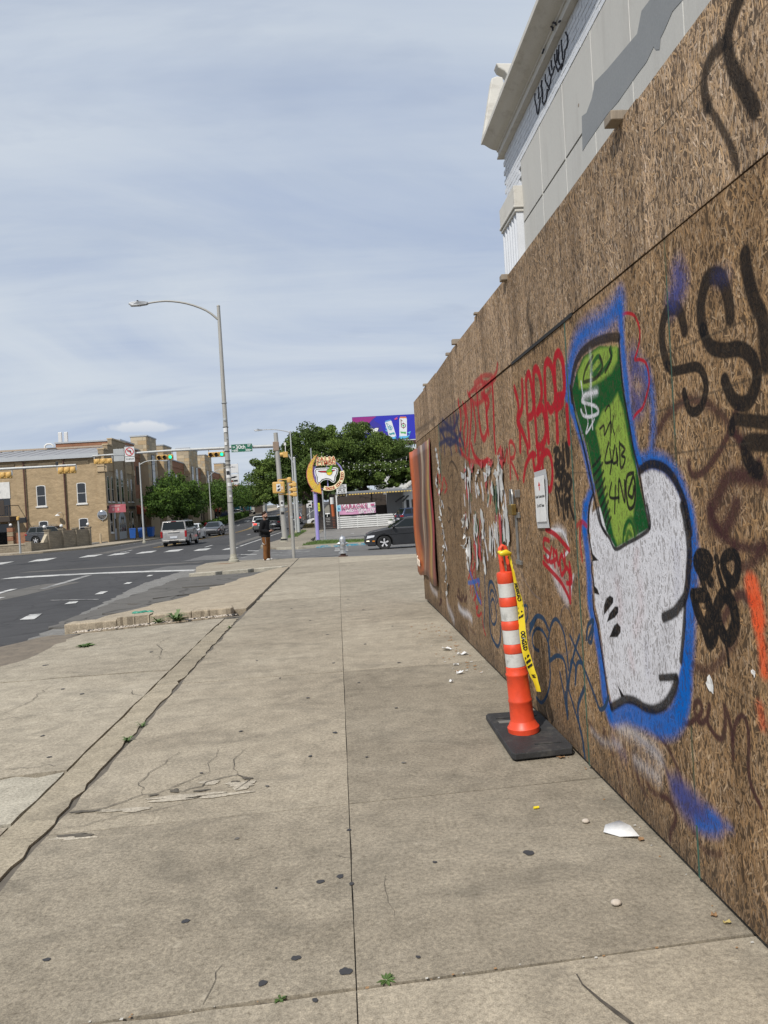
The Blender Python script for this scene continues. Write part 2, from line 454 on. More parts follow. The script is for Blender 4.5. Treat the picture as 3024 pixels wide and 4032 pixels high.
for p in ([(-15.91, 47.56), (-16.3, 50.6), (-15.4, 50.9), (-15.13, 48.27)], [(-14.29, 47.88), (-14.58, 50.6), (-13.75, 51.2), (-13.5, 48.6)],
          [(-12.66, 48.22), (-12.87, 50.83), (-12.05, 51.4), (-11.8, 48.8)], [(-10.9, 48.1), (-11.08, 50.82), (-10.25, 51.2), (-10.05, 48.5)],
          [(-8.95, 47.3), (-9.0, 49.68), (-8.23, 50.0), (-8.12, 47.3)], [(-7.05, 46.16), (-7.03, 48.28), (-6.33, 48.75), (-6.32, 46.53)],
          [(-18.3, 46.0), (-18.9, 49.0), (-18.0, 50.0), (-17.4, 46.6)], [(-20.3, 44.5), (-20.9, 47.5), (-20.0, 48.3), (-19.4, 45.2)]):
    marking('crossing_bar', p, M_WHITE_LINE, marks)
for p in ([(-5.14, 43.0), (-4.41, 42.1), (-4.41, 42.5), (-5.14, 43.5)], [(-5.08, 39.4), (-4.17, 38.7), (-4.17, 39.0), (-5.08, 39.8)],
          [(-4.99, 36.8), (-4.36, 35.9), (-4.36, 36.2), (-4.99, 37.1)]):
    marking('crossing_line', p, M_WHITE_LINE, marks)
for y, x0, x1 in ((41.0, -3.5, -1.7), (39.3, -3.5, -1.5), (37.4, -3.4, -1.75), (35.7, -3.3, -2.0)):
    marking('crossing_line', [(x0, y - .2), (x1, y - .7), (x1, y - .35), (x0, y + .2)], M_FADED_LINE, marks)
marking('stop_line', [(-0.25, 36.6), (0.42, 35.7), (0.46, 39.9), (-0.2, 40.6)], M_FADED_LINE, marks)
for dx in (-0.13, 0.13):
    marking('centre_line', [(-13.5 + dx - .06, 57), (-13.5 + dx + .06, 57), (-11.66 + dx + .06, 92), (-11.66 + dx - .06, 92)], M_YELLOW_LINE, marks)
    marking('centre_line', line(-11.66 + dx, 92.05, 880), M_YELLOW_LINE, marks)
y = 52
while y < 420:
    for x in (-9.0, -14.6): marking('lane_dash', line(x, y, y + 3, 0.14), M_WHITE_LINE, marks)
    y += 12
marking('edge_line', [(-6.5, 50), (-6.35, 50), (-5.35, 100), (-5.5, 100)], M_WHITE_LINE, marks)
marking('edge_line', line(-5.45, 100.2, 380, 0.14), M_WHITE_LINE, marks)
for p in ([(-19.0, 64), (-18.85, 64), (-17.0, 100), (-17.15, 100)],): marking('edge_line', p, M_FADED_LINE, marks)
for x in (-15.6, -13.6, -9.9, -7.9): marking('crossing_bar', [(x, 128), (x + .9, 128), (x + .9, 131), (x, 131)], M_WHITE_LINE, marks)
for p, m in (([(-9.2, 6), (-8.2, 6), (-8.0, 24), (-9.1, 24)], M_ASPH_OLD), ([(-14, 34), (-6, 33), (-6, 34.2), (-14, 35.3)], M_ASPH_OLD), ([(-7.6, 52), (-6.9, 52), (-6.4, 90), (-7.2, 90)], M_ASPH_OLD), ([(-11.5, 14), (-10.2, 14.3), (-10.5, 17.5), (-11.6, 17.2)], M_ASPH_SIDE), ([(-16.5, 52), (-15.4, 52), (-15.2, 80), (-16.2, 80)], M_ASPH_OLD), ([(-7.4, 36), (-5.2, 35.2), (-5.1, 40), (-7.2, 41)], M_ASPH_SIDE), ([(-7.2, 27.2), (-5.0, 26.9), (-5.0, 30.5), (-6.9, 31)], M_ASPH_SIDE)):
    o = flat_piece('patch', jitter_poly(p, .06, random, .5), -ROAD + 0.003, 0, m, marks)
gutter = flat_piece('gutter', jitter_poly([(-4.2, 2), (-3.6, 2), (-3.6, 28), (-5.35, 27), (-5.45, 21.4), (-4.84, 15), (-4.54, 12), (-4.3, 9)], 0.05, random), -ROAD + 0.006, 0, M_CONC_GREY)
tag(gutter, kind='structure')

# ------------------------------------------------------------------ pavement of slabs, near side
walk = flat_piece('sidewalk', [(-1.52, -6), (4.2, -6), (4.2, 25.2), (-1.55, 27.9)], -0.012, 0.2, M_JOINT); tag(walk, kind='structure')
rg = random.Random(3)
ys = [-6, 2.37, 3.86, 7.0, 10.2, 13.4, 16.6, 20.0, 23.6]
def skew(x, y): return y + (0.055 if y < 6 else 0.02) * x
def wob(p, a=0.004): return (p[0] + rg.uniform(-a, a), p[1] + rg.uniform(-a, a))
def edge(p, q, n, amp):
    out = []
    for k in range(n):
        t = k / n
        a = 0 if k == 0 else amp
        out.append((p[0] + (q[0] - p[0]) * t + rg.gauss(0, a), p[1] + (q[1] - p[1]) * t + rg.gauss(0, a)))
    return out
for (x0, x1) in ((-1.488, -0.0295), (-0.0255, 4.1)):
    for i in range(len(ys) - 1):
        g = 0.007 if i == 0 else (0.006 if i == 1 else 0.003)
        g2 = 0.007 if i == 1 else (0.006 if i == 2 else 0.003)
        a, b = ys[i], ys[i + 1]
        n = max(6, int((b - a) * 6))
        left_amp = 0.010 if x0 < -1 else 0.0012
        poly = edge((x0, skew(x0, a) + g2), (x1, skew(x1, a) + g2), 10, 0.002 if i != 1 else 0.004) + edge((x1, skew(x1, a) + g2), (x1, skew(x1, b) - g), n, 0.001) + \
               edge((x1, skew(x1, b) - g), (x0, skew(x0, b) - g), 10, 0.002 if i else 0.004) + edge((x0, skew(x0, b) - g), (x0, skew(x0, a) + g2), n, left_amp)
        flat_piece('slab', poly, rg.uniform(-0.002, 0.002), 0.09, M_CONC, walk)
flat_piece('slab', [(-1.49, 23.61), (-0.031, 23.61), (-0.031, 27.4), (-1.49, 28.4)], 0, 0.1, M_CONC, walk)
flat_piece('slab', [(-0.024, 23.61), (4.1, 23.7), (4.1, 25.4), (-0.024, 27.39)], 0.002, 0.1, M_CONC, walk)
kerb_e = flat_piece('kerb', [(-1.49, 28.43), (-0.02, 27.42), (4.1, 25.43), (4.1, 25.6), (-0.02, 27.6), (-1.49, 28.62)], -0.005, 0.25, M_CONC_TAN); tag(kerb_e, kind='structure')

# old kerb strip, driveway apron, broken kerb and verge on the road side
apron = flat_piece('driveway_apron', [(-1.53, -6), (-1.53, 11.9), (-4.0, 11.3), (-4.3, 8.5), (-4.3, -6)], -0.04, 0.1, M_JOINT,
                   zf=lambda x, y: -0.06 * max(0, -x - 1.7) / 2.5); tag(apron, kind='structure')
zap = lambda x, y: -0.07 * max(0, -x - 1.9) / 2.4
yy = -6.0
while yy < 11.2:
    L = rg.choice((1.1, 1.6, 2.3)) if yy > 1 else 4
    y2 = min(yy + L, 11.25)
    P = edge((-1.725, yy + .006), (-1.528, yy + .004), 3, 0.004) + edge((-1.522, yy), (-1.522, y2 - .008), max(4, int(L * 9)), 0.009) + edge((-1.53, y2 - .006), (-1.725, y2 - .006), 3, 0.004) + edge((-1.725, y2), (-1.725, yy), max(4, int(L * 6)), 0.006)
    flat_piece('kerb_stone', P, rg.uniform(-0.004, 0.003), 0.08, M_CONC_STRIP, apron); yy = y2
def rag(p, q, n, amp): return edge(p, q, n, amp)
P = rag((-4.25, -6), (-1.737, -6), 2, 0) + rag((-1.737, -6), (-1.737, 3.92), 14, .004) + rag((-1.737, 3.92), (-4.2, 3.95), 10, .012) + rag((-4.2, 3.95), (-4.25, -6), 12, .05)
flat_piece('slab', P, 0, 0.07, M_CONC_OLD, apron, zf=zap)
P = rag((-2.5, 3.99), (-1.74, 3.96), 5, .012) + rag((-1.74, 3.96), (-1.74, 4.72), 5, .008) + rag((-1.74, 4.72), (-2.5, 4.62), 5, .02) + rag((-2.5, 4.62), (-2.5, 3.99), 4, .02)
flat_piece('slab', P, 0.002, 0.07, M_CONC_PALE, apron, zf=zap)
P = rag((-4.2, 4.0), (-2.52, 4.0), 8, .012) + rag((-2.52, 4.0), (-2.52, 4.66), 5, .015) + rag((-2.52, 4.66), (-1.74, 4.76), 5, .01) + rag((-1.74, 4.76), (-1.74, 7.62), 14, .004) + rag((-1.74, 7.62), (-4.15, 7.9), 12, .012) + rag((-4.15, 7.9), (-4.2, 4.0), 10, .07)
flat_piece('slab', P, 0, 0.07, M_CONC_OLD, apron, zf=zap)
P = rag((-4.05, 7.93), (-1.74, 7.65), 12, .010) + rag((-1.74, 7.65), (-1.74, 11.3), 14, .004) + rag((-1.74, 11.3), (-3.7, 11.05), 10, .02) + rag((-3.7, 11.05), (-3.72, 9.2), 8, .05) + rag((-3.72, 9.2), (-4.05, 7.93), 6, .06)
flat_piece('slab', P, 0.001, 0.07, M_CONC_OLD, apron, zf=zap)
M_DIRT = mat_worn('gutter_dirt', (0.165, 0.135, 0.10), 0.3, 5, 0.95, coord='World', bump=0.6, dirt=(0.07, 0.06, 0.05))
dirt = flat_piece('dirt', jitter_poly([(-4.75, 9.9), (-4.6, 6.0), (-3.9, 6.2), (-3.65, 9.0), (-3.7, 11.0), (-4.2, 11.3), (-4.5, 10.6)], 0.06, rg), -0.085, 0.03, M_DIRT, zf=lambda x, y: 0.012); tag(dirt, kind='stuff')
bk = tag(bpy.data.objects.new('broken_kerb', None), kind='structure'); COL.objects.link(bk)
pts = [(-4.08, 11.40), (-3.35, 11.52), (-2.9, 11.62), (-2.3, 11.76), (-1.72, 11.90)]
for i in range(4):
    (xa, ya), (xb, yb) = pts[i], pts[i + 1]
    P = rag((xa + .003, ya), (xb - .003, yb), 10, .016) + rag((xb - .003, yb), (xb - .02, yb + .34), 3, .012) + rag((xb - .02, yb + .34), (xa + .02, ya + .36), 8, .02) + rag((xa + .02, ya + .36), (xa + .003, ya), 3, .012)
    k = flat_piece('kerb_stone', P, 0.085 - 0.035 * (i == 0) + rg.uniform(-.008, .008), 0.2, M_CONC_TAN, bk); add_bevel(k, 0.018, 2)
verge = flat_piece('verge', rag((-4.0, 11.78), (-1.53, 12.2), 12, .02) + rag((-1.53, 12.2), (-1.53, 23.0), 20, .006) + rag((-1.53, 23.0), (-2.05, 22.0), 4, .03) + rag((-2.05, 22.0), (-2.65, 18.5), 10, .06) + rag((-2.65, 18.5), (-3.2, 15.3), 10, .07) + rag((-3.2, 15.3), (-4.0, 13.1), 8, .06) + rag((-4.0, 13.1), (-4.0, 11.78), 3, .03),
                   0.03, 0.16, M_CONC_TAN, zf=lambda x, y: -0.03 * max(0, -x - 1.6)); tag(verge, kind='structure')
old = flat_piece('broken_asphalt', jitter_poly([(-4.6, 12.2), (-3.0, 12.2), (-1.8, 19), (-1.7, 23), (-4.6, 22.5), (-4.7, 16)], 0.08, rg), -ROAD + 0.03, 0.03, M_ASPH_OLD); tag(old, kind='structure')
for c in ([(-4.2, 13.6), (-3.5, 13.4), (-3.2, 14.3), (-3.9, 14.9)], [(-3.4, 14.4), (-3.0, 15.4), (-3.5, 16.2), (-4.2, 15.2)], [(-3.9, 16), (-2.9, 16.6), (-2.8, 18), (-3.9, 18.2)], [(-3.8, 18.5), (-2.5, 18.7), (-2.3, 20.6), (-3.7, 21)]):
    flat_piece('asphalt_chunk', jitter_poly(c, 0.07, rg, 0.3), -ROAD + 0.055, 0.05, M_ASPH_OLD, old)
# corner pad with its own kerb round the lamp post
pad = flat_piece('corner_pavement', [(-1.53, 23.3), (-1.53, 28.5), (-2.4, 29.2), (-3.6, 29.9), (-4.75, 30.0), (-5.05, 29.2), (-4.95, 26.6), (-4.3, 23.0)], 0.0, 0.2, M_CONC); tag(pad, kind='structure')
kb2 = tag(bpy.data.objects.new('kerb', None), kind='structure'); COL.objects.link(kb2)
for (a, b) in (((-4.42, 22.55), (-3.5, 22.72)), ((-3.48, 22.72), (-2.6, 22.95)), ((-2.58, 22.96), (-1.6, 23.22))):
    k = flat_piece('kerb_stone', rag(a, b, 6, .012) + rag((b[0], b[1] + .24), (a[0], a[1] + .24), 6, .012), 0.03, 0.2, M_CONC_PALE, kb2); add_bevel(k, .015)

# cracks, spalled concrete and gum on the slabs
def ribbon(pts, w, dz, jag=0.35, n=5):
    """irregular crack outline along a path"""
    fine = []
    for i in range(len(pts) - 1):
        L = math.dist(pts[i], pts[i + 1]); m = max(2, int(L / 0.05))
        for k in range(m):
            t = k / m; s = 0 if (k == 0) else 0.010
            fine.append((pts[i][0] + (pts[i + 1][0] - pts[i][0]) * t + rg.gauss(0, s), pts[i][1] + (pts[i + 1][1] - pts[i][1]) * t + rg.gauss(0, s)))
    fine.append(pts[-1])
    vs, fs = [], []
    for i, p in enumerate(fine):
        q0, q1 = fine[max(i - 1, 0)], fine[min(i + 1, len(fine) - 1)]
        dx, dy = q1[0] - q0[0], q1[1] - q0[1]; l = math.hypot(dx, dy) or 1
        ww = w * (0.3 + 0.7 * math.sin(math.pi * min(1, (i + 0.6) / len(fine)))) * rg.uniform(1 - jag, 1 + jag) / 2
        for s in (-1, 1): vs.append((p[0] - s * dy / l * ww, p[1] + s * dx / l * ww, T(p[1]) + dz))
    for i in range(len(fine) - 1): fs.append((2 * i, 2 * i + 1, 2 * i + 3, 2 * i + 2))
    return vs, fs
def crack(parent, pts, w=0.006, dz=0.0045, m=None):
    b = MB(); b.add(*ribbon(pts, w * .55, dz)); return b.build('crack', m or M_CRACK, parent)
crack(walk, [(0.66, 2.33), (0.69, 2.2), (0.745, 2.08), (0.79, 1.95), (0.83, 1.85), (0.86, 1.7)], 0.024)
crack(walk, [(-0.50, 2.36), (-0.48, 2.48), (-0.47, 2.56)], 0.004)
crack(walk, [(-1.48, 4.05), (-1.30, 4.07), (-1.15, 4.22), (-1.02, 4.27), (-0.93, 4.22)], 0.014)
crack(walk, [(-1.02, 4.27), (-0.92, 4.40), (-0.83, 4.50)], 0.010)
crack(walk, [(-1.15, 4.22), (-1.22, 4.42), (-1.16, 4.68), (-1.10, 4.95)], 0.008)
crack(walk, [(-0.93, 4.22), (-0.78, 4.36), (-0.66, 4.42), (-0.58, 4.33), (-0.64, 4.18)], 0.016)
crack(walk, [(-0.66, 4.42), (-0.72, 4.70), (-0.66, 4.92)], 0.006)
crack(walk, [(-0.83, 4.5), (-0.86, 4.72), (-0.82, 4.98)], 0.005)
crack(walk, [(-1.48, 3.82), (-1.33, 3.86), (-1.20, 3.95), (-1.02, 3.98), (-0.86, 4.06)], 0.007)
crack(walk, [(-0.1, 3.3), (-0.02, 3.25)], 0.004)
crack(walk, [(0.12, 2.75), (0.10, 2.95), (0.115, 3.1)], 0.003)
for q in ([(-1.74, 8.2), (-2.0, 8.3), (-2.1, 8.9), (-2.25, 9.3), (-2.2, 9.9)], [(-3.9, 6.2), (-3.4, 6.25), (-2.9, 6.2), (-2.2, 6.3), (-1.74, 6.25)], [(-2.9, 6.2), (-2.75, 6.8), (-2.8, 7.3), (-2.6, 7.7)], [(-1.75, 4.9), (-1.95, 4.85), (-2.2, 4.9)], [(-1.75, 6.6), (-1.85, 6.68), (-1.9, 6.85)], [(-3.8, 5.0), (-3.2, 5.1)]):
    crack(apron, [(x, y) for x, y in q], 0.010, 0.012 - 0.0)
for c in apron.children:
    if c.name.startswith('crack'):
        for v in c.data.vertices: v.co.z += zap(v.co.x, v.co.y) - 0.006
M_SPALL = mat_concrete('spalled_concrete', (0.36, 0.32, 0.26), (0.42, 0.38, 0.31), (0.5, 0.45, 0.38), stainy=0.3)
M_PIT = mat_worn('crumbled_pit', (0.10, 0.088, 0.07), 0.5, 30, 0.95, coord='World')
def blotch(name, c, rx, ry, mat, dz, parent, n=26, rough=0.28, rot=0.0):
    ph = [rg.uniform(0, 6.28) for _ in range(4)]
    pts = []
    for k in range(n):
        a = 2 * math.pi * k / n
        r = 1 + rough * (0.5 * math.sin(2 * a + ph[0]) + 0.35 * math.sin(3 * a + ph[1]) + 0.3 * math.sin(5 * a + ph[2]) + rg.uniform(-.3, .3))
        x, y = rx * r * math.cos(a), ry * r * math.sin(a)
        pts.append((c[0] + x * math.cos(rot) - y * math.sin(rot), c[1] + x * math.sin(rot) + y * math.cos(rot)))
    return flat_piece(name, pts, dz, 0.001, mat, parent)
for c, rx, ry in (((-0.92, 4.14), .20, .035), ((-0.62, 4.25), .09, .05), ((-1.18, 4.02), .12, .03), ((-0.80, 4.33), .07, .025), ((-1.36, 3.72), .10, .022), ((-0.72, 4.12), .15, .02)):
    blotch('spall', c, rx, ry, M_SPALL, 0.0035, walk, 30, 0.6)
for c, rx, ry in (((-0.98, 4.24), .03, .02), ((-0.83, 4.21), .035, .012), ((-0.60, 4.35), .03, .018), ((-1.34, 3.74), .085, .02), ((-0.66, 4.31), .02, .012), ((-1.40, 4.04), .07, .014), ((-1.08, 4.2), .025, .01)):
    blotch('pit', c, rx, ry, M_PIT, 0.0055, walk, 20, 0.6)
M_GUM = mat_worn('trodden_gum', (0.042, 0.042, 0.045), 0.2, 30, 0.75)
M_GUM_OLD = mat_worn('old_faint_gum', (0.13, 0.12, 0.105), 0.2, 30, 0.85)
gum = [(-0.155, 2.33, .010, 0), (-0.225, 2.56, .016, 0), (-0.06, 2.46, .020, 0), (-0.325, 2.44, .015, 0), (-0.155, 3.07, .017, 0), (-0.075, 3.10, .017, 0), (-0.65, 2.86, .014, 0), (-1.09, 2.69, .013, 0), (-0.03, 3.03, .012, 0), (-0.032, 3.54, .011, 0),
       (-0.33, 3.05, .006, 0), (0.72, 3.16, .022, 0), (0.32, 3.15, .010, 0), (-0.47, 4.2, .013, 1), (-0.55, 3.55, .012, 1), (0.18, 2.5, .008, 0), (-0.88, 4.5, .010, 0), (0.30, 4.4, .012, 1), (-0.10, 5.1, .016, 0), (-0.25, 4.65, .013, 0), (0.09, 4.55, .009, 0), (0.35, 5.6, .011, 0),
       (0.10, 6.5, .012, 0), (-0.32, 6.1, .014, 0), (-0.75, 5.3, .012, 0), (-0.12, 7.4, .016, 0), (-0.6, 6.9, .013, 0), (0.22, 8.3, .017, 0), (-0.9, 7.8, .015, 0), (0.5, 7.2, .014, 0), (-0.2, 9.1, .018, 0), (0.6, 9.4, .015, 0), (-0.45, 10.4, .018, 0), (0.3, 11.2, .02, 0), (-0.8, 12, .02, 0), (0.1, 12.8, .02, 0), (0.02, 2.12, .009, 0), (0.07, 2.05, .008, 1), (0.5, 2.05, .011, 0), (0.98, 1.95, .012, 0)]
for x, y, r, o in gum: blotch('gum_spot', (x, y), r, r * rg.uniform(0.75, 1.15), M_GUM_OLD if o else M_GUM, 0.0042, walk, 16, 0.22, rg.uniform(0, 3))
for x, y, r in ((-2.62, 7.2, .02), (-2.2, 5.6, .015), (-2.35, 6.9, .02), (-1.95, 5.05, .015), (-3.1, 5.4, .02), (-2.7, 4.9, .014), (-2.05, 4.2, .012), (-1.62, 3.14, .014), (-3.3, 8.6, .03), (-2.2, 8.8, .02), (-1.9, 3.8, .012)):
    g = blotch('gum_spot', (x, y), r, r * 0.9, M_GUM, 0.0042, apron, 14, 0.3)
    for v in g.data.vertices: v.co.z += zap(v.co.x, v.co.y)

# ------------------------------------------------------------------ strand board texture, painted strand by strand
def grow_image(name, arr):
    h, w = arr.shape[:2]
    im = bpy.data.images.new(name, w, h, alpha=True, float_buffer=True)
    im.colorspace_settings.name = 'Non-Color'; im.alpha_mode = 'CHANNEL_PACKED'
    im.pixels.foreach_set(np.ascontiguousarray(arr, dtype=np.float32).ravel()); im.update(); im.pack()
    return im

def make_strand_board(N=1300, metres=2.2, seed=5):
    r = np.random.default_rng(seed)
    img = np.empty((N, N, 4), np.float32); img[:, :, :3] = (0.05, 0.035, 0.022); img[:, :, 3] = 0.0
    pal = np.array([(0.155, 0.098, 0.050), (0.205, 0.135, 0.072), (0.125, 0.078, 0.040), (0.26, 0.185, 0.11), (0.20, 0.122, 0.055), (0.165, 0.115, 0.07), (0.285, 0.22, 0.145), (0.085, 0.055, 0.032), (0.215, 0.165, 0.115), (0.235, 0.145, 0.065)])
    pal = pal * .66 + pal.mean(0) * .34
    pw = np.array([.17, .15, .14, .11, .11, .13, .03, .05, .08, .03])
    grain = r.normal(0, 1, 4096).astype(np.float32); grain = np.convolve(grain, (0.25, 0.5, 0.25), 'same')
    px = N / metres; n = 36000
    for i in range(n):
        big = 1.0 - 0.45 * i / n
        L = r.uniform(0.018, 0.066) * px * big; W = r.uniform(0.003, 0.0115) * px * big
        a = r.normal(0, 0.42) if r.random() < 0.85 else r.uniform(-1.5, 1.5)
        cx, cy = r.uniform(0, N, 2); ca, sa = math.cos(a), math.sin(a)
        hx = int(abs(L * sa) / 2 + abs(W * ca) / 2) + 2; hy = int(abs(L * ca) / 2 + abs(W * sa) / 2) + 2
        gx = np.arange(int(cx) - hx, int(cx) + hx + 1); gy = np.arange(int(cy) - hy, int(cy) + hy + 1)
        dx = (gx - cx)[None, :]; dy = (gy - cy)[:, None]
        u = dx * sa + dy * ca; v = dx * ca - dy * sa
        end = L / 2 * (1 - 0.35 * np.abs(v / W) * r.random()) + 2 * grain[(np.abs(v * 3).astype(int) + i * 7) % 4096]
        m = (np.abs(v) < W / 2 * (1 - 0.25 * np.abs(u / (L / 2)) ** 3)) & (np.abs(u) < end)
        if not m.any(): continue
        c = pal[r.choice(10, p=pw)] * r.uniform(0.80, 1.17)
        tone = 1 + 0.13 * grain[((v * 2.2).astype(int) + i * 13) % 4096] + 0.06 * grain[((v * 0.9 + u * 0.05).astype(int) + i * 29) % 4096]
        edge_shade = np.clip((W / 2 - v) / 2.2, 0, 1) * 0.5 + 0.5                         # shadow along one long side, painted into the strand's colour
        ix = np.ix_(gy % N, gx % N); sub = img[ix]; col = sub[:, :, :3]; hgt = sub[:, :, 3]
        nc = c[None, None, :] * (tone * edge_shade)[:, :, None]
        col[m] = nc[m]; tilt = r.uniform(-.25, .25) * (v / W) + r.uniform(-.2, .2) * (u / L)
        hgt[m] = (r.uniform(0.25, 0.9) + tilt)[m]
        sub[:, :, :3] = col; sub[:, :, 3] = hgt; img[ix] = sub
    return grow_image('strand_board', img)
IM_OSB = make_strand_board()

